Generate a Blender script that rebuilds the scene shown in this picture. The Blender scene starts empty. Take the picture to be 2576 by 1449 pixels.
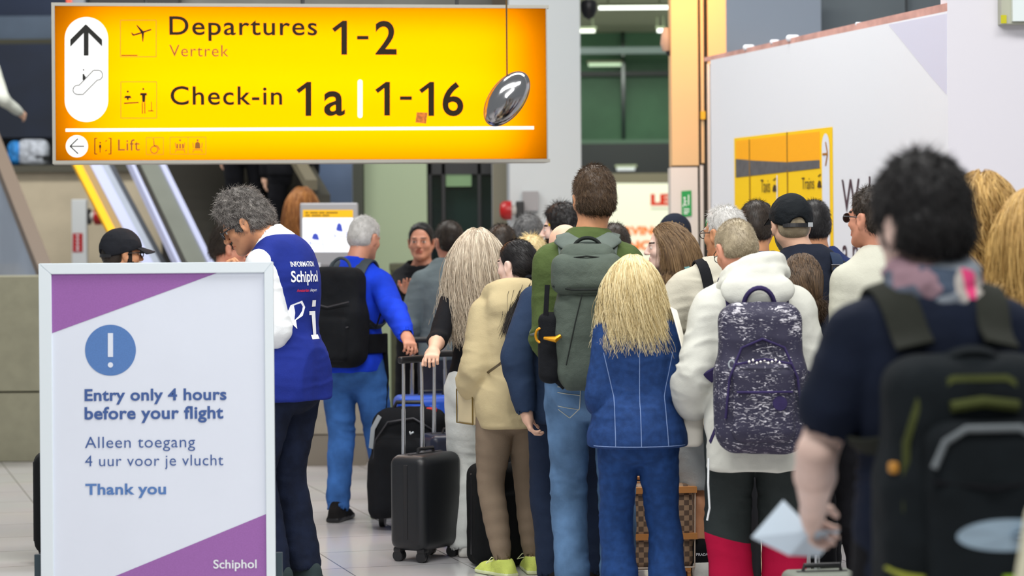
import bpy, math, random
import numpy as np
from mathutils import Vector, Matrix
random.seed(5)
RNG = np.random.default_rng(7)
SC = bpy.context.scene
COL = SC.collection
# ------------------------------------------------------------------ camera, light, exposure
FPX, HZ, CX, HC, ROLL = 6000.0, 600.0, 1288.0, 1.6, -0.008
cam = bpy.data.cameras.new('camera')
camo = bpy.data.objects.new('camera', cam); COL.objects.link(camo)
camo.location = (0, 0, HC)
camo.rotation_euler = (Matrix.Rotation(math.pi / 2, 3, 'X') @ Matrix.Rotation(ROLL, 3, 'Z')).to_euler()
cam.sensor_width = 36.0
cam.lens = FPX / 2576 * 36.0
cam.shift_y = -(724.5 - HZ) / 2576
cam.clip_end = 200
cam.dof.use_dof = True
cam.dof.focus_distance = 10.9
cam.dof.aperture_fstop = cam.lens / 1000 / 0.035
SC.camera = camo
SC.view_settings.view_transform = 'Standard'
SC.view_settings.look = 'None'
SC.view_settings.gamma = 1.0
SC.view_settings.exposure = 0.16
SC.cycles.max_bounces = 6
SC.cycles.caustics_reflective = False
SC.cycles.caustics_refractive = False
wd = bpy.data.worlds.new('hall_light'); SC.world = wd; wd.use_nodes = True
wd.node_tree.nodes['Background'].inputs[0].default_value = (0.93, 0.97, 1.0, 1)
wd.node_tree.nodes['Background'].inputs[1].default_value = 0.30


def area(name, loc, size, power, col=(1, 1, 1), target=None, spread=180):
    l = bpy.data.lights.new(name, 'AREA'); l.shape = 'RECTANGLE'; l.size, l.size_y = size
    l.energy = power; l.color = col; l.spread = math.radians(spread)
    o = bpy.data.objects.new(name, l); COL.objects.link(o); o.location = loc
    if target is not None:
        o.rotation_euler = (Vector(target) - Vector(loc)).to_track_quat('-Z', 'Y').to_euler()
    return o


# rows of ceiling light fittings over the hall
area('ceiling_light_row', (-1.5, 9.0, 5.6), (4, 1.2), 180, (1, .98, .95), (-1.0, 10.5, 0))
area('ceiling_light_row', (2.0, 8.0, 5.6), (4, 1.2), 180, (1, .98, .95), (1.2, 10.5, 0))
area('ceiling_light_row', (0.3, 14.0, 5.8), (5, 1.2), 215, (1, .98, .94), (0.3, 14.5, 0))
area('ceiling_light_row', (0.0, 3.5, 5.2), (5, 1.2), 165, (1, .99, .97), (0.3, 8.5, .8))
area('ceiling_light_row', (-4.0, 19.0, 6.0), (4, 1.2), 280, (1, .98, .93), (-4, 20.5, 0))


def W(px, py, d):
    """the point of the hall seen at a photo pixel, d metres deep"""
    a, b = (px - CX) / FPX * d, (HZ - py) / FPX * d
    c, s = math.cos(ROLL), math.sin(ROLL)
    return Vector((a * c - b * s, d, HC + a * s + b * c))


def WX(px, py, d): return W(px, py, d).x
def WZ(px, py, d): return W(px, py, d).z


# ------------------------------------------------------------------ materials
MATS = {}


def mat(name, col, rough=.6, metal=0., var=.0, vscale=8., bump=0., bscale=60., spec=.5, emit=0., ecol=None, stretch=(1, 1, 1), sheen=0., coat=0., col2=None, trans=0., bump2=0., b2scale=9.):
    if name in MATS: return MATS[name]
    m = bpy.data.materials.new(name); m.use_nodes = True; MATS[name] = m
    nt = m.node_tree; b = nt.nodes['Principled BSDF']
    b.inputs['Base Color'].default_value = (*col, 1)
    b.inputs['Roughness'].default_value = rough
    b.inputs['Metallic'].default_value = metal
    b.inputs['Specular IOR Level'].default_value = spec
    if sheen: b.inputs['Sheen Weight'].default_value = sheen; b.inputs['Sheen Roughness'].default_value = .4
    if coat: b.inputs['Coat Weight'].default_value = coat
    if trans: b.inputs['Transmission Weight'].default_value = trans
    if emit:
        b.inputs['Emission Color'].default_value = (*(ecol or col), 1)
        b.inputs['Emission Strength'].default_value = emit
    tc = nt.nodes.new('ShaderNodeTexCoord'); mp = nt.nodes.new('ShaderNodeMapping')
    mp.inputs['Scale'].default_value = stretch
    nt.links.new(tc.outputs['Object'], mp.inputs[0])
    if var or col2:
        n = nt.nodes.new('ShaderNodeTexNoise'); n.inputs['Scale'].default_value = vscale; n.inputs['Detail'].default_value = 5
        nt.links.new(mp.outputs[0], n.inputs['Vector'])
        r = nt.nodes.new('ShaderNodeValToRGB')
        c2 = col2 or tuple(min(1, c * (1 + var)) for c in col)
        c1 = col if col2 else tuple(c * (1 - var) for c in col)
        r.color_ramp.elements[0].position = .36; r.color_ramp.elements[1].position = .64
        r.color_ramp.elements[0].color = (*c1, 1); r.color_ramp.elements[1].color = (*c2, 1)
        nt.links.new(n.outputs[0], r.inputs[0]); nt.links.new(r.outputs[0], b.inputs['Base Color'])
    last = None
    for st, scl, dist in ((bump, bscale, .004), (bump2, b2scale, .03)):
        if not st: continue
        n = nt.nodes.new('ShaderNodeTexNoise'); n.inputs['Scale'].default_value = scl; n.inputs['Detail'].default_value = 3
        nt.links.new(mp.outputs[0], n.inputs['Vector'])
        bp = nt.nodes.new('ShaderNodeBump'); bp.inputs['Strength'].default_value = st; bp.inputs['Distance'].default_value = dist
        nt.links.new(n.outputs[0], bp.inputs['Height'])
        if last: nt.links.new(last.outputs[0], bp.inputs['Normal'])
        nt.links.new(bp.outputs[0], b.inputs['Normal']); last = bp
    return m


def hairmat(name, c1, c2, rough=.45):
    if name in MATS: return MATS[name]
    m = bpy.data.materials.new(name); m.use_nodes = True; MATS[name] = m
    nt = m.node_tree; b = nt.nodes['Principled BSDF']
    a = nt.nodes.new('ShaderNodeAttribute'); a.attribute_name = 'strand'
    r = nt.nodes.new('ShaderNodeValToRGB')
    r.color_ramp.elements[0].color = (*c1, 1); r.color_ramp.elements[1].color = (*c2, 1)
    nt.links.new(a.outputs['Fac'], r.inputs[0]); nt.links.new(r.outputs[0], b.inputs['Base Color'])
    b.inputs['Roughness'].default_value = rough; b.inputs['Specular IOR Level'].default_value = .35
    return m


def lit(name, col, st):
    if name in MATS: return MATS[name]
    m = bpy.data.materials.new(name); m.use_nodes = True; MATS[name] = m
    b = m.node_tree.nodes['Principled BSDF']; b.inputs['Base Color'].default_value = (*[c * .6 for c in col], 1)
    b.inputs['Emission Color'].default_value = (*col, 1); b.inputs['Emission Strength'].default_value = st
    return m


# ------------------------------------------------------------------ objects
def tag(o, label=None, cat=None, group=None, kind=None):
    if label: o['label'] = label
    if cat: o['category'] = cat
    if group: o['group'] = group
    if kind: o['kind'] = kind
    return o


def empty(name, loc, rz=0., label=None, cat=None, group=None):
    o = bpy.data.objects.new(name, None); COL.objects.link(o); o.location = loc; o.rotation_euler = (0, 0, rz)
    o.empty_display_size = .1
    return tag(o, label, cat, group)


def mesh_np(name, V, F, mats, parent=None, mi=None, smooth=True, attr=None):
    """V n x 3, F m x 4 or list of index lists"""
    me = bpy.data.meshes.new(name)
    V = np.asarray(V, dtype=np.float32)
    if isinstance(F, np.ndarray):
        k = F.shape[1]
        me.vertices.add(len(V)); me.vertices.foreach_set('co', V.ravel())
        me.loops.add(F.size); me.loops.foreach_set('vertex_index', F.ravel().astype(np.int32))
        me.polygons.add(len(F)); me.polygons.foreach_set('loop_start', np.arange(0, F.size, k, dtype=np.int32))
        me.update(calc_edges=True)
    else:
        me.from_pydata([tuple(map(float, v)) for v in V], [], [tuple(f) for f in F])
    if not isinstance(mats, (list, tuple)): mats = [mats]
    for m in mats: me.materials.append(m)
    if mi is not None: me.polygons.foreach_set('material_index', np.asarray(mi, dtype=np.int32))
    if smooth: me.polygons.foreach_set('use_smooth', np.ones(len(me.polygons), dtype=bool))
    if attr is not None:
        a = me.attributes.new('strand', 'FLOAT', 'POINT'); a.data.foreach_set('value', np.asarray(attr, dtype=np.float32))
    o = bpy.data.objects.new(name, me); COL.objects.link(o)
    if parent: o.parent = parent
    return o


class MB:
    """collects hard-surface shapes into one mesh"""
    def __init__(s): s.V = []; s.F = []; s.M = []; s.cur = 0
    def add(s, V, F):
        n = len(s.V); s.V += [Vector(v) for v in V]; s.F += [[i + n for i in f] for f in F]; s.M += [s.cur] * len(F); return s
    def box(s, a, b, bev=0.):
        a, b = Vector(a), Vector(b)
        lo = Vector([min(x, y) for x, y in zip(a, b)]); hi = Vector([max(x, y) for x, y in zip(a, b)])
        if bev <= 0:
            V = [(x, y, z) for x in (lo.x, hi.x) for y in (lo.y, hi.y) for z in (lo.z, hi.z)]
            return s.add(V, [(0, 1, 3, 2), (4, 6, 7, 5), (0, 4, 5, 1), (2, 3, 7, 6), (0, 2, 6, 4), (1, 5, 7, 3)])
        return s.rbox((lo + hi) / 2, (hi - lo) / 2, bev)
    def rbox(s, c, h, r, n=4, M=None):
        """rounded box: cube sphere pushed out to the corners"""
        c, h = Vector(c), Vector(h); r = min(r, *h)
        V, F, idx = [], [], {}
        g = [(-1, -math.pi / 2 + math.pi / 2 * i / n) for i in range(n + 1)]
        # lat-long sphere with duplicated middle rows
        lats = [(-1, -90 + 90 * i / n) for i in range(n + 1)] + [(1, 90 * i / n) for i in range(n + 1)]
        lons = []
        for q, (sx, sy) in enumerate(((1, 1), (-1, 1), (-1, -1), (1, -1))):
            lons += [(sx, sy, q * 90 + 90 * i / n) for i in range(n + 1)]
        for sz, la in lats:
            for sx, sy, lo in lons:
                a, b = math.radians(la), math.radians(lo)
                p = Vector((sx * (h.x - r) + r * math.cos(a) * math.cos(b), sy * (h.y - r) + r * math.cos(a) * math.sin(b), sz * (h.z - r) + r * math.sin(a)))
                if M: p = M @ p
                V.append(c + p)
        L = len(lons)
        for i in range(len(lats) - 1):
            for j in range(L): F.append((i * L + j, i * L + (j + 1) % L, (i + 1) * L + (j + 1) % L, (i + 1) * L + j))
        F.append(tuple(reversed(range(L)))); F.append(tuple((len(lats) - 1) * L + j for j in range(L)))
        return s.add(V, F)
    def tube(s, pts, r, n=10, caps=True, flat=None):
        """tube along points; flat=(w,t,updir) gives a strap section"""
        pts = [Vector([float(x) for x in p]) for p in pts]; V, F = [], []
        rs = r if isinstance(r, (list, tuple)) else [r] * len(pts)
        up = Vector((0, 0, 1)) if flat is None else (flat[2] if callable(flat[2]) else Vector(flat[2]))
        pn = None
        for i, p in enumerate(pts):
            t = (pts[min(i + 1, len(pts) - 1)] - pts[max(i - 1, 0)]).normalized()
            if flat is None:
                if pn is None:
                    e = Vector((1, 0, 0)) if abs(t.x) < .8 else Vector((0, 1, 0))
                    pn = (e - t * e.dot(t)).normalized()
                else:
                    pn = (pn - t * pn.dot(t)).normalized()
                e1, e2 = pn, t.cross(pn)
                for k in range(n):
                    a = 2 * math.pi * k / n; V.append(p + (e1 * math.cos(a) + e2 * math.sin(a)) * rs[i])
            else:
                u = up if not callable(flat[2]) else flat[2](p)
                e2 = (u - t * u.dot(t)).normalized(); e1 = t.cross(e2)
                w, th = flat[0] / 2, flat[1] / 2; n = 8
                for x, y in ((w, -th * .5), (w, th * .5), (w * .9, th), (-w * .9, th), (-w, th * .5), (-w, -th * .5), (-w * .9, -th), (w * .9, -th)):
                    V.append(p + e1 * x + e2 * y)
        for i in range(len(pts) - 1):
            for k in range(n): F.append((i * n + k, i * n + (k + 1) % n, (i + 1) * n + (k + 1) % n, (i + 1) * n + k))
        if caps: F.append(tuple(reversed(range(n)))); F.append(tuple((len(pts) - 1) * n + k for k in range(n)))
        return s.add(V, F)
    def cyl(s, a, b, r, n=20, r2=None): return s.tube([a, b], [r, r2 if r2 is not None else r], n)
    def lathe(s, prof, c, axis='z', n=24):
        V, F = [], []
        for r, z in prof:
            for k in range(n):
                a = 2 * math.pi * k / n; x, y = r * math.cos(a), r * math.sin(a)
                V.append(Vector(c) + (Vector((x, y, z)) if axis == 'z' else Vector((x, z, y)) if axis == 'y' else Vector((z, x, y))))
        for i in range(len(prof) - 1):
            for k in range(n): F.append((i * n + k, i * n + (k + 1) % n, (i + 1) * n + (k + 1) % n, (i + 1) * n + k))
        return s.add(V, F)
    def prism(s, poly, o, e1, e2, ex):
        """polygon (2d) in the plane o + x e1 + y e2, extruded by ex"""
        o, e1, e2, ex = map(Vector, (o, e1, e2, ex)); n = len(poly)
        A = [o + e1 * x + e2 * y for x, y in poly]; V = A + [p + ex for p in A]
        F = [tuple(range(n)), tuple(reversed(range(n, 2 * n)))] + [(i, i + n, (i + 1) % n + n, (i + 1) % n) for i in range(n)]
        return s.add(V, F)
    def quadslab(s, p, ex):
        """four corners and a thickness vector"""
        p = [Vector(q) for q in p]; ex = Vector(ex)
        return s.add(p + [q + ex for q in p], [(0, 1, 2, 3), (7, 6, 5, 4), (0, 4, 5, 1), (1, 5, 6, 2), (2, 6, 7, 3), (3, 7, 4, 0)])
    def build(s, name, m, parent=None, smooth=False, origin=None):
        import bmesh
        o = mesh_np(name, [tuple(v - Vector(origin)) if origin is not None else tuple(v) for v in s.V], s.F, m, parent, mi=s.M, smooth=False)
        bm = bmesh.new(); bm.from_mesh(o.data)
        bmesh.ops.recalc_face_normals(bm, faces=bm.faces); bm.to_mesh(o.data); bm.free()
        if smooth:
            o.data.polygons.foreach_set('use_smooth', np.ones(len(o.data.polygons), dtype=bool))
            try: o.data.set_sharp_from_angle(angle=math.radians(40))
            except Exception: pass
        if origin is not None: o.location = origin
        return o


_TC = {}


def text_polys(body, bold=0., space=1.):
    k = (body, bold, space)
    if k in _TC: return _TC[k]
    c = bpy.data.curves.new('txt', 'FONT'); c.body = body; c.offset = bold; c.space_character = space; c.resolution_u = 5
    o = bpy.data.objects.new('txt', c); COL.objects.link(o)
    dg = bpy.context.evaluated_depsgraph_get()
    me = bpy.data.meshes.new_from_object(o.evaluated_get(dg))
    V = np.array([v.co[:] for v in me.vertices]); F = [tuple(p.vertices) for p in me.polygons]
    bpy.data.objects.remove(o); bpy.data.curves.remove(c); bpy.data.meshes.remove(me)
    _TC[k] = (V, F); return V, F


class Plane:
    """a flat sheet in the hall: two photo pixels with depths give its level edge; c() is where a photo pixel meets it, in metres"""
    def __init__(s, A, B, tilt=0.):
        a, b = W(*A), W(*B); s.o = a; e = b - a; e.z = 0; s.e1 = e.normalized()
        n = Vector((s.e1.y, -s.e1.x, 0)); 
        if n.y > 0: n = -n
        R = Matrix.Rotation(tilt, 3, s.e1); s.n = R @ n; s.e2 = R @ Vector((0, 0, -1))
    def hit(s, px, py, lift=0.):
        C = Vector((0, 0, HC)); r = W(px, py, 1.) - C
        return C + r * ((s.o - C).dot(s.n) / r.dot(s.n)) + s.n * lift
    def c(s, px, py):
        p = s.hit(px, py) - s.o; return p.dot(s.e1), p.dot(s.e2)
    def at(s, x, y, lift=0.): return s.o + s.e1 * x + s.e2 * y + s.n * lift


def text_on(pl, body, x0, x1, ybase, ytop, m, parent, lift=.004, bold=0., space=1., ref='H', name='lettering'):
    """writing whose capitals span ytop..ybase and whose ink spans x0..x1 (photo pixels) on a Plane"""
    V, F = text_polys(body, bold, space)
    Vr, _ = text_polys(ref, bold, 1.)
    h = Vr[:, 1].max() - Vr[:, 1].min(); b0 = Vr[:, 1].min(); mn = V[:, 0].min()
    cx, cb = pl.c(x0, ybase); ex = pl.c(x1, ybase)[0]; ct = pl.c(x0, ytop)[1]
    sx = (ex - cx) / (V[:, 0].max() - mn); sy = (cb - ct) / h
    P = [tuple(pl.at(cx + (v[0] - mn) * sx, cb - (v[1] - b0) * sy, lift)) for v in V]
    return mesh_np(name, P, F, m, parent, smooth=False)


def poly_on(pl, mb, pts, lift=.004, th=.002):
    """flat printed shape from outline pixels on a Plane"""
    A = [pl.hit(x, y, lift) for x, y in pts]; n = len(A); B = [p - pl.n * th for p in A]
    mb.add(A + B, [tuple(range(n)), tuple(reversed(range(n, 2 * n)))] + [(i, i + n, (i + 1) % n + n, (i + 1) % n) for i in range(n)])
    return mb


def bar_on(pl, mb, a, b, w, lift=.004):
    (x0, y0), (x1, y1) = a, b; L = math.hypot(x1 - x0, y1 - y0) or 1; nx, ny = -(y1 - y0) / L * w / 2, (x1 - x0) / L * w / 2
    return poly_on(pl, mb, [(x0 + nx, y0 + ny), (x1 + nx, y1 + ny), (x1 - nx, y1 - ny), (x0 - nx, y0 - ny)], lift)


def rebase(root):
    """puts a thing's Empty at the middle of its underside, its parts staying where they stand"""
    lo, hi = Vector((1e9,) * 3), Vector((-1e9,) * 3)
    for ch in root.children_recursive:
        if ch.type == 'MESH':
            for v in ch.bound_box:
                p = ch.matrix_local @ Vector(v) if ch.parent == root else Vector(v)
                lo = Vector(map(min, lo, p)); hi = Vector(map(max, hi, p))
    L = Vector(((lo.x + hi.x) / 2, (lo.y + hi.y) / 2, lo.z)); root.location = L
    for ch in root.children: ch.matrix_parent_inverse = Matrix.Translation(-L)
    return root


def circ(cx, cy, r, n=40, ry=None): return [(cx + r * math.cos(2 * math.pi * i / n), cy + (ry or r) * math.sin(2 * math.pi * i / n)) for i in range(n)]


def stadium(x0, y0, x1, y1, n=16):
    r = (x1 - x0) / 2; cx = (x0 + x1) / 2
    return [(cx - r * math.cos(math.pi * i / n), y0 + r - r * math.sin(math.pi * i / n)) for i in range(n + 1)] + [(cx + r * math.cos(math.pi * i / n), y1 - r + r * math.sin(math.pi * i / n)) for i in range(n + 1)]


def ring_on(pl, mb, pts, w, lift=.004):
    n = len(pts)
    for i in range(n): bar_on(pl, mb, pts[i], pts[(i + 1) % n], w, lift)


def S(r, g, b):
    f = lambda c: (c / 255 / 12.92) if c <= 10 else ((c / 255 + .055) / 1.055) ** 2.4
    return (f(r), f(g), f(b))


# ------------------------------------------------------------------ the setting
WHITE = mat('white_panel', S(226, 228, 234), .55)
GREYP = mat('grey_panel', S(150, 158, 172), .6, var=.03, vscale=3)
SILVER = mat('silver', S(205, 214, 220), .35, .6)
ALU = mat('satin_aluminium', S(222, 231, 236), .4)
CHROME = mat('chrome', (.75, .77, .8), .12, 1.)
STEEL = mat('brushed_steel', (.5, .51, .53), .3, 1.)
BLACK = mat('black_plastic', (.012, .012, .014), .4)
DARK = mat('dark_metal', S(52, 54, 56), .5)
DGREEN = mat('dark_green_glass', S(22, 40, 34), .08, var=.3, vscale=2)
INK = mat('dark_sign_print', S(40, 28, 8), .6, spec=.2)
INKBLACK = mat('black_sign_print', S(38, 38, 36), .6, spec=.2)
ORANGE = mat('amber_sign_print', S(214, 140, 0), .6)


def make_floor():
    m = bpy.data.materials.new('pale_polished_tiles'); m.use_nodes = True; nt = m.node_tree; b = nt.nodes['Principled BSDF']
    tc = nt.nodes.new('ShaderNodeTexCoord'); mp = nt.nodes.new('ShaderNodeMapping'); mp.inputs['Rotation'].default_value = (0, 0, math.radians(-16))
    br = nt.nodes.new('ShaderNodeTexBrick'); br.offset = 0; br.inputs['Scale'].default_value = 1.0
    br.inputs['Color1'].default_value = (*S(214, 210, 211), 1); br.inputs['Color2'].default_value = (*S(206, 204, 205), 1); br.inputs['Mortar'].default_value = (*S(130, 128, 126), 1)
    br.inputs['Mortar Size'].default_value = .004; br.inputs['Brick Width'].default_value = .6; br.inputs['Row Height'].default_value = .6
    n = nt.nodes.new('ShaderNodeTexNoise'); n.inputs['Scale'].default_value = 2.2; n.inputs['Detail'].default_value = 6
    mx = nt.nodes.new('ShaderNodeMixRGB'); mx.blend_type = 'MULTIPLY'; mx.inputs[0].default_value = .14
    nt.links.new(tc.outputs['Object'], mp.inputs[0]); nt.links.new(mp.outputs[0], br.inputs['Vector']); nt.links.new(mp.outputs[0], n.inputs['Vector'])
    nt.links.new(br.outputs['Color'], mx.inputs[1]); nt.links.new(n.outputs['Color'], mx.inputs[2]); nt.links.new(mx.outputs[0], b.inputs['Base Color'])
    b.inputs['Roughness'].default_value = .16; b.inputs['Specular IOR Level'].default_value = .6
    o = MB().box((-9, 2, -.1), (9, 34, 0)).build('floor', m); tag(o, kind='structure')


make_floor()


def wallbox(name, px0, py0, px1, py1, d, th, m, zbot=None, ztop=None):
    a, b = W(px0, py0, d), W(px1, py1, d)
    o = MB().box((a.x, d, ztop if ztop is not None else a.z), (b.x, d + th, zbot if zbot is not None else b.z)).build(name, m)
    return tag(o, kind='structure')


# hoarding on the right, running away to the left; its near end meets a plain white wall
NEAR = W(2383, 30, 13.0); FARP = W(1787, 150, 16.47)
HO = Plane((1787, 150, 16.47), (2383, 30, 13.0))
E_H = HO.e1; N_H = HO.n
ztop = (NEAR.z + FARP.z) / 2
o = MB().quadslab([Vector((FARP.x, FARP.y, 0)), Vector((NEAR.x, NEAR.y, 0)), Vector((NEAR.x, NEAR.y, ztop)), Vector((FARP.x, FARP.y, ztop))], -N_H * .06).build('wall_right', WHITE); tag(o, kind='structure')
# raw pink plaster edge along the hoarding's top, with putty lumps
mb = MB(); PINK = mat('raw_plaster_edge', S(196, 150, 140), .8, var=.2, vscale=6)
q = [Vector((FARP.x, FARP.y, ztop)) - E_H * .12, Vector((NEAR.x, NEAR.y, ztop))]
mb.quadslab([q[0], q[1], q[1] + Vector((0, 0, .045)), q[0] + Vector((0, 0, .028))], -N_H * .05)
o = mb.build('trim_1', PINK); tag(o, kind='structure')
for t, r in ((.21, .02), (.33, .016), (.41, .022), (.68, .012)):
    p = q[0].lerp(q[1], t) + Vector((0, 0, .035)) - N_H * .02
    o = MB().rbox((0, 0, 0), (r * 2, r, r), r * .9).build('putty_lump', WHITE, smooth=True, origin=None); o.location = p
    tag(o, 'white putty lump on the pink edge of the hoarding, %s' % {.21: 'its left end', .33: 'a third of the way along', .41: 'near its middle', .68: 'two thirds along'}[t], 'putty')
# print on the hoarding: a pale lilac corner
mb = MB(); poly_on(HO, mb, [(2236, 62), (2382, 34), (2382, 238), (2340, 190)], .002)
LILAC = mat('pale_lilac_print', S(206, 206, 224), .6); mb.build('lilac_print', LILAC, bpy.data.objects['wall_right'])
# white wall facing the camera at the near end
o = MB().box((NEAR.x, 13.0, 0), (NEAR.x + 3.2, 13.2, 5.2)).build('wall_front', mat('plain_white_wall', S(222, 220, 228), .6)); tag(o, kind='structure')
# upper walls behind the hoarding
wallbox('wall_back_pale', 1825, -60, 2070, 620, 19.0, .1, mat('grey_blue_wall', S(150, 162, 178), .7), zbot=0)
wallbox('wall_back_dark', 2065, -60, 2700, 620, 19.6, .1, mat('slate_wall', S(112, 122, 128), .7, var=.08, vscale=1.2), zbot=0)
wallbox('trim_2', 2279, -60, 2284, 200, 19.5, .05, DARK)
# emergency fixture on the near wall
t = empty('wall_fixture', (0, 0, 0), 0, 'grey box fixture with white frame high on the near white wall', 'fixture')
a, b = W(2516, -40, 12.93), W(2600, 60, 12.93)
MB().box((a.x, 12.9, b.z), (b.x, 13.0, a.z)).build('housing', mat('fixture_grey', S(176, 178, 160), .5), t)
MB().box((WX(2549, 0, 12.85), 12.86, b.z + .01), (b.x, 12.9, a.z)).build('cover', mat('fixture_white', S(226, 236, 236), .3), t)
MB().box((WX(2517, 0, 12.9), 12.892, WZ(2517, 59, 12.9)), (WX(2531, 0, 12.9), 12.899, WZ(2531, 38, 12.9))).build('sticker', mat('lime_sticker', S(196, 190, 10), .5), t)['label'] = 'small lime sticker'
rebase(t)
# column clad in cream panels, right of the shop gap
CRGLOW = mat('glow_tinted_cladding', S(216, 178, 128), .55); CRL = mat('pale_cladding', S(214, 206, 198), .5)  # upper panels' base colour also carries the amber sign glow
dcol = 17.2
def colbox(name, x0, x1, y0, y1, m, d=dcol, th=.3, zb=None):
    a, b = W(x0, y0, d), W(x1, y1, d); o = MB().box((a.x, d, zb if zb is not None else b.z), (b.x, d + th, a.z)).build(name, m); return tag(o, kind='structure')
colbox('column_upper_panel', 1687, 1758, -60, 416, CRGLOW); colbox('column_lower_panel', 1687, 1758, 421, 800, CRL, zb=0)
colbox('column_edge_strip', 1761, 1772, -60, 410, CRGLOW); colbox('column_edge_strip', 1761, 1772, 416, 800, CRL, zb=0)
colbox('column_core', 1688, 1781, -60, 800, mat('dark_gap', S(50, 46, 40), .7), d=dcol + .03, th=.24, zb=0)
colbox('column_return_panel', 1779, 1827, -60, 160, CRGLOW, d=dcol - .02, th=.3); colbox('column_return_panel', 1779, 1790, 160, 800, CRL, d=dcol - .02, th=.3, zb=0)
area('amber_sign_glow', (W(1720, -190, 16.7).x, 16.7, W(1700, -190, 16.7).z), (.8, .2), 8, (1, .40, .04), (W(1740, 130, 17.2).x, 17.2, W(1735, 150, 17.2).z), 100)
t = empty('evacuation_sign', (0, 0, 0), 0, 'green vertical escape sign on the cream column', 'sign')
PE = Plane((1714, 480, dcol - .004), (1738, 480, dcol - .004))
mb = MB(); poly_on(PE, mb, [(1714, 481), (1739, 479), (1740, 543), (1715, 546)], .004, .006); mb.build('plate', mat('escape_green', S(28, 150, 72), .4), t)
mb = MB(); poly_on(PE, mb, circ(1722, 498, 2.6, 12), .006)
for a_, b_ in (((1722, 501), (1722, 511)), ((1722, 504), (1727, 508)), ((1722, 511), (1718, 520)), ((1722, 511), (1727, 518)), ((1732, 490), (1732, 516)), ((1720, 526), (1734, 526)), ((1720, 532), (1734, 532)), ((1720, 537), (1730, 537))): bar_on(PE, mb, a_, b_, 2.4, .006)
mb.build('symbol', mat('sign_white', (.85, .88, .86), .5), t); rebase(t)
t = empty('evacuation_sign', (0, 0, 0), 0, 'narrow green sign edge-on in the dark gap beside the hoarding', 'sign')
a, b = W(1776, 552, 17.16), W(1786, 616, 17.16); MB().box((a.x, 17.14, b.z), (b.x, 17.185, a.z)).build('plate', MATS['escape_green'], t); rebase(t)
tag(MB().box((WX(1760, 0, 17.19), 17.18, WZ(1760, 300, 17.19)), (WX(1772, 0, 17.19), 17.2, WZ(1772, 280, 17.19))).build('yellow_sticker', mat('yellow_tape', S(220, 170, 20), .5)), 'small yellow sticker on the cream column edge', 'sticker')
# big white column, its brown return, the greenish wall and dark glass doors behind
wallbox('column_white', 1278, -60, 1466, 900, 20.0, .6, mat('white_column', S(206, 212, 214), .55), zbot=0)
wallbox('trim_3', 1238, 330, 1279, 900, 20.3, .3, mat('taupe_jamb', S(112, 108, 92), .6), zbot=0)
wallbox('wall_green', 915, 330, 1078, 1000, 21.0, .2, mat('sage_wall', S(166, 182, 150), .6), zbot=0)
wallbox('trim_4', 886, 330, 917, 1000, 20.9, .2, mat('olive_jamb', S(62, 66, 56), .6), zbot=0)
wallbox('wall_blue', 800, 330, 890, 1000, 22.0, .1, mat('blue_grey_pane', S(92, 110, 140), .3, var=.15, vscale=1.5), zbot=0)
t = empty('door_1', (0, 0, 0)); tag(t, 'dark green glass doors between sage wall and white column', 'door', kind='structure')
a, b = W(1074, 330, 21.2), W(1242, 1000, 21.2)
MB().box((a.x, 21.2, 0), (b.x, 21.25, a.z)).build('glass', DGREEN, t)
mb = MB()
for x in (1074, 1108, 1198, 1236): mb.box((WX(x, 0, 21.15), 21.12, 0), (WX(x + 8, 0, 21.15), 21.2, a.z))
for y in (330, 418): mb.box((a.x, 21.12, WZ(0, y + 30, 21.15)), (b.x, 21.2, WZ(0, y, 21.15)))
mb.build('frame', BLACK, t)
mb = MB()
for x0, y0, x1, y1 in ((1115, 402, 1185, 416), (1118, 446, 1182, 478)): mb.box((WX(x0, 0, 21.1), 21.13, WZ(0, y1, 21.1)), (WX(x1, 0, 21.1), 21.19, WZ(0, y0, 21.1)))
mb.build('window_pane', mat('lit_green_pane', S(120, 150, 110), .2, emit=.12), t); rebase(t)
# wall box and fire bell on the white column
tag(MB().box((WX(1310, 0, 19.95), 19.9, WZ(0, 541, 19.95)), (WX(1350, 0, 19.95), 20.0, WZ(0, 492, 19.95))).build('wall_box', mat('box_grey', S(160, 158, 160), .5)), 'plain grey box on the white column', 'box')


def bell(px, py, d, left, label):
    t = empty('fire_bell', (0, 0, 0), 0, label, 'alarm'); p = W(px, py, d); s = -1 if left else 1
    MB().rbox(p, (.035, .04, .075), .01).build('bracket', BLACK, t)
    MB().lathe([(.045, 0), (.045, .05)], p + Vector((.03 * s, 0, 0)) if s > 0 else p - Vector((.08, 0, 0)), 'x').build('collar', mat('bell_grey', S(190, 186, 180), .4), t)
    pr = [(.001, .10), (.05, .095), (.075, .07), (.08, .03), (.078, .0)]
    MB().lathe([(r, z * s) for r, z in pr], p + Vector((.07 * s, 0, 0)), 'x').build('dome', mat('bell_red', S(170, 22, 24), .35), t, smooth=True)
    rebase(t)


bell(1308, 529, 19.85, True, 'red fire bell sticking out left of the grey box on the white column')
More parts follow.
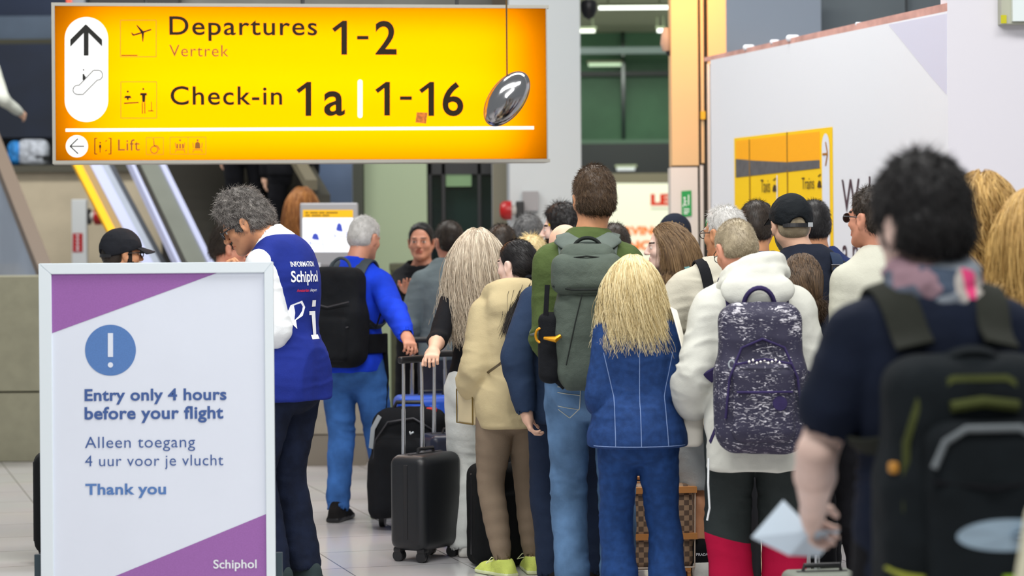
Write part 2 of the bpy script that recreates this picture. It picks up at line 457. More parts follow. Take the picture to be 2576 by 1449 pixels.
# ---- shop front seen through the gap
mgap = mat('gap_ceiling', S(176, 182, 150), .7)
zc = 4.05
tag(MB().box((.4, 22.5, zc), (2.6, 28.6, zc + .1)).build('ceiling', mgap), kind='structure')
wallbox('window_1', 1440, 96, 1720, 362, 28.5, .1, mat('green_glass_front', S(74, 118, 84), .5, var=.25, vscale=1.1), ztop=zc)
tag(MB().box((WX(1562, 0, 28.4), 28.38, WZ(0, 362, 28.4)), (WX(1570, 0, 28.4), 28.45, zc)).build('trim_5', DGREEN), kind='structure')
for y0, y1, d, m in ((180, 190, 28.4, BLACK), (362, 437, 27.0, mat('shop_fascia', S(34, 36, 38), .4)), (437, 461, 26.6, mat('brown_lintel', S(120, 110, 92), .6)), (119, 133, 27.6, mat('beam_reflection', S(178, 194, 194), .5)), (352, 363, 28.3, mat('green_sill', S(96, 130, 104), .4))):  # the pale bar is a beam's reflection in the glass, built as a strip
    o = wallbox('trim_6', 1440, y0, 1720, y1, d, .12, m)
wallbox('wall_shop_backing', 1440, 437, 1720, 900, 28.8, .1, mat('shop_dark', S(60, 60, 52), .6), zbot=0)


def tube_lamp(x0, x1, py, d, col, st, label):
    t = empty('fluorescent_lamp', (0, 0, 0), 0, label, 'lamp', 'strip lamps above the shop'); z = WZ(x0, py, d); r = 4.5 / FPX * d
    MB().tube([(WX(x0 + 4, 0, d), d, z), (WX(x1 - 4, 0, d), d, z)], r, 12).build('tube', lit('tube_%d' % (st * 10), col, st), t, smooth=True)
    mb = MB(); mb.box((WX(x0, 0, d), d - .04, z + r * .9), (WX(x1, 0, d), d + .04, z + r * 2.2))
    if d < 26.5:
        for f in (.15, .85): mb.cyl((WX(x0 + (x1 - x0) * f, 0, d), d, z + r), (WX(x0 + (x1 - x0) * f, 0, d), d, max(zc + .01, z + r * 2.2)), .008, 8)
    mb.build('housing', mgap, t); rebase(t)


tube_lamp(1502, 1686, 20, 24.2, (.95, 1, .92), 2.2, 'long white strip lamp nearest the top of the shop gap')
tube_lamp(1440, 1500, 78, 26.4, (.95, 1, .85), 1.7, 'short strip lamp at the left of the gap behind the dark camera')
tube_lamp(1649, 1672, 77, 26.4, (.95, 1, 1), 2.2, 'short strip lamp at the right of the gap by the cream column')
tube_lamp(1475, 1565, 163, 28.36, (.62, .82, .55), .8, 'dim green reflection of a strip lamp, built as a glowing tube before the glass')  # lamp reflection in the green glass, modelled as an emissive tube
tube_lamp(1544, 1598, 425, 26.965, (.75, .8, .78), .7, 'pale strip lamp on the dark shop fascia')
# hanging loudspeaker at the top of the gap and a pale one at the right
t = empty('hanging_spotlight', (0, 0, 0), 0, 'black round spotlight hanging at the top of the gap', 'spotlight'); p = W(1481, 25, 20.5)
MB().lathe([(.001, -.085), (.045, -.06), (.068, -.01), (.072, .05), (.06, .08), (.001, .09)], p, 'z').build('body', BLACK, t, smooth=True)
mb = MB(); mb.cyl(p + Vector((-.02, 0, .06)), p + Vector((-.02, 0, .4)), .006); mb.cyl(p + Vector((.025, 0, .06)), p + Vector((.025, 0, .4)), .006); mb.build('hanger', DARK, t); rebase(t)
t = empty('dome_camera', (0, 0, 0), 0, 'pale rounded camera beside the cream column at the gap', 'camera'); p = W(1678, 105, 17.35)
MB().lathe([(.001, -.076), (.034, -.068), (.051, -.017), (.042, .05), (.025, .10)], p, 'z').build('housing', mat('pinkish_grey', S(160, 140, 128), .5), t, smooth=True)
MB().lathe([(.001, -.03), (.02, -.02), (.025, .01)], p + Vector((.015, 0, -.075)), 'z').build('lens', BLACK, t, smooth=True); rebase(t)
area('gap_fill_light', (1.45, 25.6, 3.98), (2., 3.5), 95, (.84, 1, .82), (1.45, 26.2, 0))  # added light, brightens the gap beyond what the strip lamps give
# lit shop wall with lettering
t = empty('shop_sign', (0, 0, 0), 0, 'glowing cream shop wall panel with orange lettering', 'sign')
PS = Plane((1500, 461, 26.0), (1720, 461, 26.0)); mb = MB(); poly_on(PS, mb, [(1480, 461), (1720, 461), (1720, 968), (1480, 968)], 0, .1); mb.build('panel', lit('cream_lightbox', (.86, .85, .66), .62), t)
RED = lit('orange_red_letter', S(226, 50, 6), .4)
text_on(PS, 'LEGO', 1637, 1760, 517, 488, RED, t, bold=.06); mb = MB(); bar_on(PS, mb, (1637, 525), (1700, 525), 2, .003); mb.build('grey_line', mat('grey_print', S(150, 150, 130)), t)
OL = lit('orange_letter', S(250, 130, 40), .5)
text_on(PS, 'SERVING', 1535, 1668, 592, 570, OL, t, bold=.05); text_on(PS, 'SINCE', 1548, 1660, 630, 606, OL, t, bold=.05)
mb = MB(); poly_on(PS, mb, [(1520, 596), (1720, 596), (1720, 604), (1520, 604)], .003); rebase(t)

# ---- left background: dark gallery, escalators, beige wall
NAVY = mat('navy_wall', S(26, 44, 74), .5, var=.5, vscale=.5); BKW = mat('black_wall', S(16, 20, 28), .6)
wallbox('wall_back', -150, 110, 830, 1000, 27.0, .1, BKW, zbot=0)
wallbox('wall_back_upper', -150, -80, 830, 40, 26.8, .1, NAVY)
wallbox('trim_7', -150, 42, 700, 100, 26.6, .2, mat('blue_grey_fascia', S(100, 118, 140), .5, var=.1, vscale=2)); wallbox('trim_8', -150, 100, 700, 112, 26.5, .2, mat('olive_edge', S(88, 86, 66), .6))
wallbox('wall_left_navy', -150, 112, 135, 345, 26.4, .1, NAVY)
wallbox('ceiling_beam', 240, -80, 1290, 17, 24.0, .3, mat('ceiling_strip', S(118, 118, 112), .6, var=.2, vscale=.9)); 
wallbox('ceiling_beam', 225, -80, 450, 17, 23.8, .15, BLACK); wallbox('trim_9', 170, -80, 213, 17, 23.7, .3, mat('pale_strip', S(150, 160, 170), .5)); wallbox('trim_9', 1236, -80, 1275, 17, 23.7, .2, mat('brown_strip', S(84, 72, 56), .6))
tag(MB().box((WX(170, 0, 23.6), 23.55, WZ(0, 13, 23.6)), (WX(178, 0, 23.6), 23.65, WZ(0, -4, 23.6))).build('signal_light', lit('red_signal', (.9, .1, .05), 1.)), 'small red light above the left end of the yellow sign', 'light')
BEIGE = mat('beige_stone', S(186, 174, 150), .6, var=.06, vscale=4)
wallbox('wall_left', -150, 428, 505, 900, 23.2, .2, BEIGE, zbot=0)
wallbox('trim_10', -150, 418, 420, 430, 23.1, .3, mat('dark_edge', S(70, 68, 56), .6))


# ------------------------------------------------------------------ escalators at the left
GLASSB = mat('blue_grey_glass', S(150, 164, 184), .15, var=.12, vscale=1.2)
LAV = mat('lavender_trim', S(176, 182, 214), .35)
TRUSS = mat('truss_cladding', S(104, 108, 100), .45, var=.06, vscale=2)
RUB = mat('handrail_rubber', S(38, 34, 30), .5); BROWN = mat('brown_handrail', S(110, 96, 84), .5)
STEP = mat('step_metal', S(56, 54, 48), .5, .3)


def slope(px0, py0, d0, px1, py1, d1):
    a, b = W(px0, py0, d0), W(px1, py1, d1); return a, b


def band(mb, a, b, w0, w1, h0, h1):
    """long slab along a-b, from w0 to w1 sideways and h0 to h1 upwards"""
    t = (b - a); th = Vector((t.x, t.y, 0)).normalized(); w = Vector((th.y, -th.x, 0)); up = Vector((0, 0, 1))
    V = [p + w * x + up * h for p in (a, b) for x, h in ((w0, h0), (w1, h0), (w1, h1), (w0, h1))]
    mb.add(V, [(0, 1, 2, 3), (7, 6, 5, 4), (0, 4, 5, 1), (1, 5, 6, 2), (2, 6, 7, 3), (3, 7, 4, 0)]); return mb


# nearest at far left: brown handrail over a pale glass side
t = empty('escalator', (0, 0, 0), 0, 'leftmost escalator side with brown handrail over pale bluish glass', 'escalator')
a, b = slope(135, 740, 19.0, -40, 296, 21.2)
band(MB(), a, b, -.06, .06, -.05, .05).build('handrail', BROWN, t); band(MB(), a, b, -.02, .02, -1.5, -.05).build('glass_panel', GLASSB, t)
band(MB(), a, b, -.35, .0, -3.4, -1.3).build('side_panel', mat('scuffed_panel', S(150, 146, 138), .4, var=.2, vscale=2.5), t); rebase(t)
# second: yellow line, lavender skirt, grey edge
t = empty('escalator', (0, 0, 0), 0, 'narrow escalator side with yellow stripe and lavender skirt in front of beige wall', 'escalator')
a, b = slope(386, 700, 19.4, 198, 340, 21.2)
for nm, w0, w1, h0, h1, m in (('yellow_stripe', -.19, -.12, -.02, .02, mat('yellow_line', S(238, 178, 10), .5)), ('brown_strip', -.12, -.05, -.03, .015, mat('bronze_strip', S(150, 124, 80), .5)), ('skirt', -.05, .05, -.03, .03, LAV), ('rail', .05, .13, -.05, .0, GREYP), ('edge', .13, .19, -.08, -.02, mat('edge_dark', S(70, 74, 82), .5))):
    band(MB(), a, b, w0, w1, h0, h1).build(nm, m, t)
rebase(t)
# third: dark clad escalator with riders; interior shade put into dark materials
t = empty('escalator', (0, 0, 0), 0, 'dark escalator carrying riders up behind the vested man', 'escalator')
a, b = slope(562, 730, 19.0, 352, 300, 21.2)
band(MB(), a, b, -.19, -.03, -.12, .0).build('outer_cladding', TRUSS, t); band(MB(), a, b, -.24, -.19, -.10, -.02).build('lower_edge', mat('edge_black', S(34, 32, 28), .5), t)
band(MB(), a, b, -.27, -.24, -.10, .0).build('skirt_line', LAV, t); band(MB(), a, b, -.03, .02, -.02, .03).build('balustrade_trim', LAV, t)
u = (b - a); uh = Vector((u.x, u.y, 0)).normalized(); w = Vector((uh.y, -uh.x, 0))
mb = MB(); n = 16
for i in range(n):
    p = a.lerp(b, (i + .0) / n); q_ = a.lerp(b, (i + 1.) / n); z = p.z - .18
    V = [p + w * .1, q_ + w * .1, q_ + w * .70, p + w * .70]
    V = [Vector((v.x, v.y, z)) for v in V]; mb.quadslab(V, (0, 0, -.25))
ES_A, ES_B, ES_W = a, b, w
mb.build('step', STEP, t)['kind'] = 'stuff'
band(MB(), a + w * .75, b + w * .75, -.03, .03, -.3, .8).build('glass_panel', mat('smoked_glass', S(46, 44, 38), .2, var=.5, vscale=3), t)
band(MB(), a + w * .75, b + w * .75, -.05, .05, .8, .88).build('handrail', mat('worn_handrail', S(104, 98, 80), .5), t)
band(MB(), a + w * .79, b + w * .79, .0, .12, -.3, .76).build('right_cladding', mat('dark_olive_cladding', S(56, 54, 44), .5, var=.2), t)
rebase(t)
wallbox('wall_escalator_back', 405, 330, 830, 900, 23.0, .1, mat('escalator_shade_wall', S(34, 30, 26), .7, var=.4, vscale=2.2), zbot=0)  # near-black colour holds the shade of the deep escalator interior
# stone block at the far left
t = empty('stone_counter', (0, 0, 0), 0, 'grey green stone block with a joint at the far left edge', 'counter'); d = 17.4
ST = mat('grey_green_stone', S(146, 144, 122), .6, var=.06, vscale=10)
MB().box((WX(-120, 0, d), d, WZ(0, 985, d)), (WX(95, 0, d), d + .5, WZ(0, 695, d)), .008).build('upper_block', ST, t); MB().box((WX(-120, 0, d), d, 0), (WX(97, 0, d), d + .5, WZ(0, 989, d)), .008).build('lower_block', ST, t); rebase(t)
# white pillar with a red notice, bell beside it
d = 22.5; t = empty('notice_post', (0, 0, 0), 0, 'white post with a small red notice in front of the beige wall', 'post')
MB().box((WX(175, 0, d), d, 0), (WX(213, 0, d), d + .08, WZ(0, 503, d)), .01).build('post', mat('post_white', S(208, 212, 214), .5), t)
PR = Plane((183, 587, d - .002), (207, 587, d - .002)); mb = MB(); poly_on(PR, mb, [(183, 587), (208, 587), (208, 634), (183, 634)], .003); mb.build('red_notice', mat('notice_red', S(176, 14, 24), .5), t)
mb = MB()
for y in (592, 601, 610, 619, 627): bar_on(PR, mb, (192, y), (199, y + 2), 4, .006)
mb.build('lettering', WHITE, t); rebase(t)
bell(220, 545, 22.6, False, 'red fire bell right of the white post on the beige wall')
# belongings blurred at the gallery edge, upper left
for px, py, rx, rz_, col, lab, nm, cat in ((40, 385, .075, .12, (30, 120, 190), 'bright blue bag at the gallery edge left of the yellow sign', 'bag', 'bag'), (84, 384, .15, .13, (170, 176, 186), 'grey white bundle on the gallery edge beside the yellow sign', 'bundle', 'bundle'), (100, 396, .09, .08, (34, 36, 38), 'small dark bag below the grey white bundle', 'bag', 'bag')):
    o = MB().rbox((0, 0, 0), (rx, .1, rz_), .07).build(nm, mat(nm + str(px), S(*col), .6, var=.35, vscale=14, bump2=.6, b2scale=20), smooth=True); o.location = W(px, py, 23.25); tag(o, lab, cat)
# ---- self-service screen on a stone plinth
d = 17.0
t = empty('stone_plinth', (0, 0, 0), 0, 'beige stone plinth with darker foot behind the man in the blue jacket', 'plinth')
STB = mat('kiosk_stone', S(158, 150, 136), .6, var=.05, vscale=12)
zb = 0.; x0, x1 = WX(757, 1000, d), WX(920, 1000, d)
MB().box((x0, d - .1, .22), (x1, d + .4, 1.0), .01).build('block', STB, t); MB().box((x0, d - .105, 0), (x1, d + .41, .215)).build('foot', mat('kiosk_stone_dark', S(132, 124, 112), .6), t); rebase(t)
t = empty('information_kiosk', (0, 0, 0), 0, 'grey framed information screen with yellow header on the plinth', 'screen'); d = 16.8
MB().box((WX(750, 0, d), d, WZ(0, 690, d)), (WX(895, 0, d), d + .12, WZ(0, 517, d)), .012).build('housing', mat('kiosk_grey', S(172, 172, 176), .4, .2), t)
PK = Plane((762, 529, d), (888, 529, d)); mb = MB(); poly_on(PK, mb, [(762, 528), (888, 528), (888, 547), (762, 547)], .004); mb.build('header', lit('kiosk_yellow', S(232, 176, 10), .7), t)
mb = MB(); poly_on(PK, mb, [(762, 548), (888, 548), (888, 634), (762, 634)], .004); sc_ = mb.build('screen', lit('screen_white', (.94, .96, 1), .95), t)
mb = MB()
for x_, y_, w_ in ((768, 535, 8), (780, 535, 20), (803, 535, 14), (820, 535, 30), (768, 542, 12), (784, 542, 24), (811, 542, 18)): bar_on(PK, mb, (x_, y_), (x_ + w_, y_), 3, .008)
mb.build('header_print', mat('header_brown', S(120, 86, 10), .6), t)
mb = MB(); mb2 = MB(); BL = lit('screen_blue', S(60, 80, 190), .5)
for px, py, w_, h_ in ((784, 600, 20, 14), (845, 578, 18, 18)):
    poly_on(PK, mb, [(px, py), (px + w_ * .2, py - h_ * .8), (px + w_ * .5, py - h_), (px + w_ * .8, py - h_ * .7), (px + w_, py + h_ * .3), (px + w_ * .3, py + h_ * .2)], .007)
    for dx in (-7, w_ + 6): bar_on(PK, mb, (px + dx, py - 6), (px + dx + 6, py + 30), 1.8, .007)
    bar_on(PK, mb, (px - 4, py + h_ * .8), (px + w_ + 6, py + h_), 1.8, .007)
mb.build('map_picture', BL, t)
MB().quadslab([W(755, 690, d + .02), W(890, 690, d + .02), W(890, 655, d - .18), W(755, 655, d - .18)], (0, 0, -.03)).build('shelf', MATS['kiosk_grey'], t)
MB().box((WX(770, 0, d), d + .02, .98), (WX(870, 0, d), d + .1, WZ(0, 688, d))).build('stem', MATS['kiosk_grey'], t)
mb = MB(); poly_on(PK, mb, [(765, 662), (812, 660), (812, 675), (765, 677)], .2, .004); mb.build('slip', WHITE, t)
rebase(t)
# olive bin and green glass panel near the smiling man
d = 18.0; t = empty('waste_bin', (0, 0, 0), 0, 'tall dark olive bin behind the smiling man', 'bin'); OLV = mat('olive_metal', S(62, 66, 46), .5, var=.08)
MB().box((WX(976, 0, d), d, .08), (WX(1075, 0, d), d + .4, WZ(0, 680, d)), .012).build('body', OLV, t); MB().box((WX(974, 0, d), d - .01, WZ(0, 690, d)), (WX(1077, 0, d), d + .41, WZ(0, 670, d)), .01).build('lid', mat('olive_metal_top', S(78, 80, 60), .5), t); MB().box((WX(985, 0, d), d + .03, 0), (WX(1066, 0, d), d + .37, .09)).build('plinth', BLACK, t); rebase(t)
# ------------------------------------------------------------------ the big yellow sign
SG = Plane((135, 212, 13.3), (1374, 212, 13.68)); dS = 13.3
t = empty('hanging_sign', (0, 0, 0), 0, 'large lit yellow sign with departures and check-in directions', 'sign')
fr = [SG.hit(137, 20), SG.hit(1372, 19), SG.hit(1375.5, 400), SG.hit(140, 405)]
c0, c1 = SG.c(139, 211)[0], SG.c(1374, 211)[0]; yt, yb = SG.c(755, 18)[1], SG.c(755, 402)[1]
mb = MB(); mb.quadslab([SG.at(c0, yt), SG.at(c1, yt), SG.at(c1, yb), SG.at(c0, yb)], -SG.n * .004)
ym = bpy.data.materials.new('yellow_lightbox_film'); ym.use_nodes = True; nt = ym.node_tree; nt.nodes.remove(nt.nodes['Principled BSDF'])
tr = nt.nodes.new('ShaderNodeBsdfTranslucent'); tr.inputs[0].default_value = (1., .585, .0, 1); nt.links.new(tr.outputs[0], nt.nodes['Material Output'].inputs[0])
mb.build('face', ym, t)
FRM = mat('sign_frame_grey', S(172, 170, 160), .45, .2)
dep = -SG.n * .22
mb = MB()
e = .018
for p4 in ([(c0 - e, yt - e), (c1 + e, yt - e), (c1 + e, yt), (c0 - e, yt)], [(c0 - e, yb), (c1 + e, yb), (c1 + e, yb + e), (c0 - e, yb + e)], [(c0 - e, yt), (c0, yt), (c0, yb), (c0 - e, yb)], [(c1, yt), (c1 + e * .4, yt), (c1 + e * .4, yb), (c1, yb)]):
    mb.quadslab([SG.at(x, y, .008) for x, y in p4], dep)
mb.quadslab([SG.at(x, y, -.2) for x, y in ((c0, yt), (c1, yt), (c1, yb), (c0, yb))], -SG.n * .012)
mb.build('housing', FRM, t)
mb = MB()
for x in (c0 + .5, (c0 + c1) / 2, c1 - .5): mb.tube([SG.at(x, yt - .01, -.1), SG.at(x, yt - 2., -.1)], .012, 8)
mb.build('hanger_rod', DARK, t)
cc = SG.at((c0 + c1) / 2, (yt + yb) / 2, -.15)
for k, fy in enumerate((.2, .5, .82)):
    l = area('sign_tube_light', SG.at((c0 + c1) / 2, yt + (yb - yt) * fy, -.185), (abs(c1 - c0) * .90, .20), 5.0, (1, .98, .92), SG.at((c0 + c1) / 2, yt + (yb - yt) * fy, .5))
    l.parent = t
SW = lit('sign_white_light', (1, 1, .98), .62)
mb = MB(); poly_on(SG, mb, stadium(163, 43, 272, 307, 24), .004); mb.build('arrow_pill', SW, t)
mb = MB(); poly_on(SG, mb, [(216, 61), (257, 100), (257, 117), (223, 83), (223, 140), (211, 140), (211, 83), (177, 118), (177, 100)], .010); mb.build('up_arrow', INKBLACK, t)
EI = [(140 + x / 3.62, 20 + y / 3.62) for x, y in ((345, 568), (395, 568), (415, 577), (427, 600), (427, 625), (415, 645), (400, 655), (380, 657), (250, 788), (195, 788), (172, 778), (159, 758), (160, 735), (172, 715), (190, 705), (215, 704))]
mb = MB(); ring_on(SG, mb, EI, 1.8, .010); poly_on(SG, mb, circ(210.5, 176, 2, 12), .010); poly_on(SG, mb, [(208, 186), (212, 186), (215, 196), (212, 203), (208, 201)], .010); bar_on(SG, mb, (212, 190), (217, 196), 1.4, .010); mb.build('escalator_symbol', INKBLACK, t)
mb = MB(); ring_on(SG, mb, [(303, 51), (393, 51), (393, 143), (303, 143)], 1.5); ring_on(SG, mb, [(304, 206), (394, 206), (394, 297), (304, 297)], 1.5); ring_on(SG, mb, [(368, 346), (411, 346), (411, 389), (368, 389)], 1.2); ring_on(SG, mb, [(428, 345), (518, 345), (518, 388), (428, 388)], 1.2); bar_on(SG, mb, (473, 345), (473, 388), 1.1); mb.build('symbol_frame', ORANGE, t)
mb = MB(); Q = lambda x, y: (140 + x / 3.62, 20 + y / 3.62)
poly_on(SG, mb, [Q(*p) for p in ((686, 226), (694, 224), (712, 240), (775, 222), (735, 160), (740, 154), (800, 212), (865, 192), (873, 195), (870, 203), (806, 226), (797, 308), (790, 308), (783, 234), (712, 254), (700, 252))], .005)
bar_on(SG, mb, (305, 139.5), (346, 139.5), 2.6); mb.build('airplane_symbol', INK, t)
mb = MB(); poly_on(SG, mb, circ(321.5, 230.5, 2.8, 14)); poly_on(SG, mb, [(315, 241), (328, 241), (331, 247), (324, 247), (323.5, 252), (320, 252), (319, 247), (312, 247)]); bar_on(SG, mb, (312, 260), (349, 258), 3)
poly_on(SG, mb, circ(360.5, 224, 2.6, 14)); poly_on(SG, mb, [(353, 234), (369, 234), (370, 240), (366, 240), (365, 257), (358, 257), (357, 240), (352, 240)])
for x in (358, 364): bar_on(SG, mb, (x, 258), (x + .4, 286), 2.2)
bar_on(SG, mb, (381, 256), (381, 278), 1.6); bar_on(SG, mb, (373, 279), (386, 279), 2.2); mb.build('check_in_symbol', INK, t)
AMB = mat('brown_amber_print', S(150, 92, 0), .6)
text_on(SG, 'Departures', 426, 798, 88, 41, INK, t, space=1.1, bold=.012); text_on(SG, 'Vertrek', 426, 575, 142, 113, AMB, t, space=1.1)
text_on(SG, 'Check-in', 429, 710, 264, 217, INK, t, space=1.1, bold=.012)


def one(mb, xr, top, base, w=14.5, lift=.004):
    k = (base - top) / 86.
    poly_on(SG, mb, [(xr, top), (xr - 11 * k, top), (xr - 38 * k, top + 20 * k), (xr - 31 * k, top + 29 * k), (xr - w, top + 16 * k), (xr - w, base), (xr, base)], lift)


for a_ in ((873, 52, 138), (783, 206, 292), (981, 206, 291), (1092, 206, 292)): mb = MB(); one(mb, *a_); mb.build('digit', INK, t)
mb = MB()
bar_on(SG, mb, (898, 95), (927, 95), 9.5); mb.build('dash', INK, t); mb = MB(); bar_on(SG, mb, (1006, 247), (1036, 247), 9.5); mb.build('dash', INK, t)
text_on(SG, '2', 944, 998, 138, 52, INK, t, bold=.016, ref='2'); text_on(SG, 'a', 815, 868, 292, 229, INK, t, bold=.016, ref='a'); text_on(SG, '6', 1113, 1166, 293, 206, INK, t, bold=.016, ref='6')
mb = MB(); poly_on(SG, mb, stadium(899.5, 200, 912, 297, 10)); mb.build('white_divider', SW, t); mb = MB(); poly_on(SG, mb, circ(193.5, 368, 28, 40)); mb.build('arrow_disc', SW, t); mb = MB(); bar_on(SG, mb, (165, 327.5), (1343, 321.5), 8); mb.build('white_line', SW, t)
mb = MB(); bar_on(SG, mb, (177, 368), (212, 368), 2.6, .008); bar_on(SG, mb, (176, 368.5), (196, 349), 2.8, .008); bar_on(SG, mb, (176, 367.5), (197, 387), 2.8, .008); mb.build('left_arrow', INKBLACK, t)
text_on(SG, 'Lift', 297, 352, 379, 351, AMB, t, space=1.05, bold=.004)
mb = MB()
for x, s in ((238.5, 1), (279, -1)): bar_on(SG, mb, (x, 347), (x, 388), 2.6); bar_on(SG, mb, (x, 348), (x + 6 * s, 348), 2); bar_on(SG, mb, (x, 387.5), (x + 6 * s, 387.5), 2)
poly_on(SG, mb, [(250, 364), (254, 364), (255, 371), (253, 372), (252.8, 384), (251, 384), (250.5, 372), (249, 371)]); poly_on(SG, mb, circ(252, 359, 2, 10)); bar_on(SG, mb, (265, 356), (269, 353), 2); bar_on(SG, mb, (265, 380), (269, 377), 2); mb.build('lift_symbol', INK, t)
mb = MB(); ring_on(SG, mb, circ(388, 377, 9, 18), 2.2); poly_on(SG, mb, circ(386, 350, 1.8, 10)); bar_on(SG, mb, (386.5, 353), (388, 367), 2.2); bar_on(SG, mb, (387, 366), (396, 367), 2.2); bar_on(SG, mb, (396, 367), (402, 377), 2.2); mb.build('wheelchair_symbol', AMB, t)
mb = MB()
for x in (453, 497):
    mb = MB()
    poly_on(SG, mb, circ(x, 353, 2.6, 10)); bar_on(SG, mb, (x - 12, 359), (x - 10, 372), 1.6); bar_on(SG, mb, (x + 12, 359), (x + 10, 372), 1.6); bar_on(SG, mb, (x - 12, 377), (x + 12, 377), 1.8); bar_on(SG, mb, (x - 10, 379), (x - 12, 383), 1.6); bar_on(SG, mb, (x + 10, 379), (x + 12, 383), 1.6)
    if x == 497: break
    for x_ in (446, 453, 460): bar_on(SG, mb, (x_, 362), (x_, 374), 4)
    mb.build('pram_symbol', AMB, t)
for x in (): bar_on(SG, mb, (x, 362), (x, 374), 4)
poly_on(SG, mb, [(491, 360), (497, 356), (503, 360), (504, 374), (490, 374)]); mb.build('pram_symbol', AMB, t)
rebase(t)
mb = MB(); poly_on(SG, mb, [(1048, 283), (1075, 284), (1071, 311), (1045, 308)], .012, .004); o = mb.build('sticker', mat('orange_sticker', S(206, 110, 20), .5, var=.4, vscale=60)); tag(o, 'small orange sticker below the digits of the yellow sign', 'sticker')
# convex mirror hanging by a wire in front of the sign
t = empty('convex_mirror', (0, 0, 0), 0, 'tilted oval convex mirror hanging in front of the yellow sign', 'mirror'); dm = 13.0; p = W(1275, 248, dm); k = dm / FPX
MB().tube([W(1275.5, 196, dm), W(1273, -120, dm)], .0045, 8).build('wire', mat('wire_brown', S(90, 66, 20), .5), t)
rot = math.radians(-40)
def ov(m_, rx, ry, th, nm, mt, off):
    V, F = [], []; n = 48
    R = Matrix.Rotation(math.radians(36), 3, 'Y')
    for i, (r, y) in enumerate(((.001, -th), (.35, -th * .93), (.65, -th * .72), (.88, -th * .38), (1., 0), (1.02, .012), (.9, .03), (.001, .045))):
        for j in range(n):
            a_ = 2 * math.pi * j / n; V.append(p + R @ Vector((rx * r * math.cos(a_), y + off, ry * r * math.sin(a_))))
    for i in range(7):
        for j in range(n): F.append((i * n + j, i * n + (j + 1) % n, (i + 1) * n + (j + 1) % n, (i + 1) * n + j))
    m_.add(V, F); return m_.build(nm, mt, t, smooth=True)
ov(MB(), 42 * k, 76 * k, .055, 'mirror', mat('mirror_steel', (.42, .42, .43), .14, 1.), 0); ov(MB(), 44 * k, 78 * k, .004, 'rim', mat('mirror_rim', S(70, 66, 58), .4), .012); rebase(t)

# ------------------------------------------------------------------ the poster stand in front
BD = Plane((98, 663, 9.5), (687, 656, 9.5), tilt=0); dB = 9.5
t = empty('poster_stand', (0, 0, 0), 0, 'silver framed poster stand about entry four hours before flights', 'sign')
TL, TR = BD.c(98, 663), BD.c(687, 656); iTL, iTR = BD.c(130, 690), BD.c(665, 684.5)
x0, x1 = TL[0], TR[0]; y0 = TL[1]; xi0, xi1, yi0 = iTL[0], iTR[0], iTL[1]; yB = BD.c(108, 1540)[1]; yiB = yB - (yi0 - y0)
mb = MB(); n_ = BD.n * .014
for q4 in ([(x0, y0), (x1, y0), (xi1, yi0), (xi0, yi0)], [(xi0, yiB), (xi1, yiB), (x1, yB), (x0, yB)], [(x0, y0), (xi0, yi0), (xi0, yiB), (x0, yB)], [(xi1, yi0), (x1, y0), (x1, yB), (xi1, yiB)]):
    A = [BD.at(x, y, .012) for x, y in q4]
    cx_ = sum((p for p in A), Vector()) / 4
    # snap-frame profile: ridge slightly proud in the middle of each bar
    out2 = [A[0].lerp(A[3], .0), A[1].lerp(A[2], .0)]; ridge = [A[0].lerp(A[3], .35) + BD.n * .006, A[1].lerp(A[2], .35) + BD.n * .006]
    g = .0006
    mb.quadslab(A, -BD.n * .03)
fb = mb.build('frame', ALU, t)
import bmesh
bm = bmesh.new(); bm.from_mesh(fb.data); bmesh.ops.bevel(bm, geom=[e_ for e_ in bm.edges], offset=.0022, segments=2, affect='EDGES'); bm.to_mesh(fb.data); bm.free()
PAP = mat('poster_paper', S(222, 228, 240), .35, var=.012, vscale=3)
mb = MB(); mb.quadslab([BD.at(x, y, .0) for x, y in ((xi0, yi0), (xi1, yi0), (xi1, yiB), (xi0, yiB))], -BD.n * .01); po = mb.build('poster', PAP, t)
PUR = mat('purple_print', S(152, 98, 168), .45, var=.05, vscale=200); BLU = mat('blue_print', S(84, 124, 184), .45, var=.05, vscale=200); BLT = mat('blue_text', S(62, 92, 152), .5)
cB = [BD.c(130, 838), BD.c(546, 686.5)]
mb = MB(); A = [BD.at(xi0, yi0, .001), BD.at(cB[1][0], yi0, .001), BD.at(xi0, cB[0][1], .001)]; mb.add(A, [(0, 1, 2)]); mb.build('purple_corner', PUR, po); mb = MB()
cC = BD.c(664, 1293); cD = BD.c(246, 1449); sl = (cC[1] - cD[1]) / (cC[0] - cD[0]); A = [BD.at(xi1, cC[1], .001), BD.at(xi1, yiB, .001), BD.at(max(xi0, cD[0] - (yiB - cD[1]) / -sl), yiB, .001)]
mb.add(A, [(0, 1, 2)]); mb.build('purple_corner', PUR, po)
mb = MB(); poly_on(BD, mb, circ(278, 881, 64, 64), .001, .0005); mb.build('blue_disc', BLU, po)
mb = MB(); bar_on(BD, mb, (278, 838), (278, 898), 13, .002); poly_on(BD, mb, circ(278, 918, 6.6, 24), .002); mb.build('exclamation_mark', PAP, po)
text_on(BD, 'Entry only 4 hours', 213, 570, 1009, 979, BLT, po, lift=.002, bold=.027, space=1.04); text_on(BD, 'before your flight', 213, 562, 1056, 1024, BLT, po, lift=.002, bold=.027, space=1.04, ref='b')
text_on(BD, 'Alleen toegang', 214, 491, 1127, 1099, BLT, po, lift=.002, bold=-.002, space=1.06); text_on(BD, '4 uur voor je vlucht', 214, 562, 1173, 1146, BLT, po, lift=.002, bold=-.002, space=1.06)
text_on(BD, 'Thank you', 215, 418, 1245, 1217, BLU, po, lift=.002, bold=.027, space=1.04); text_on(BD, 'Schiphol', 537, 646, 1430, 1408, WHITE, po, lift=.003, bold=.018, space=1.02)
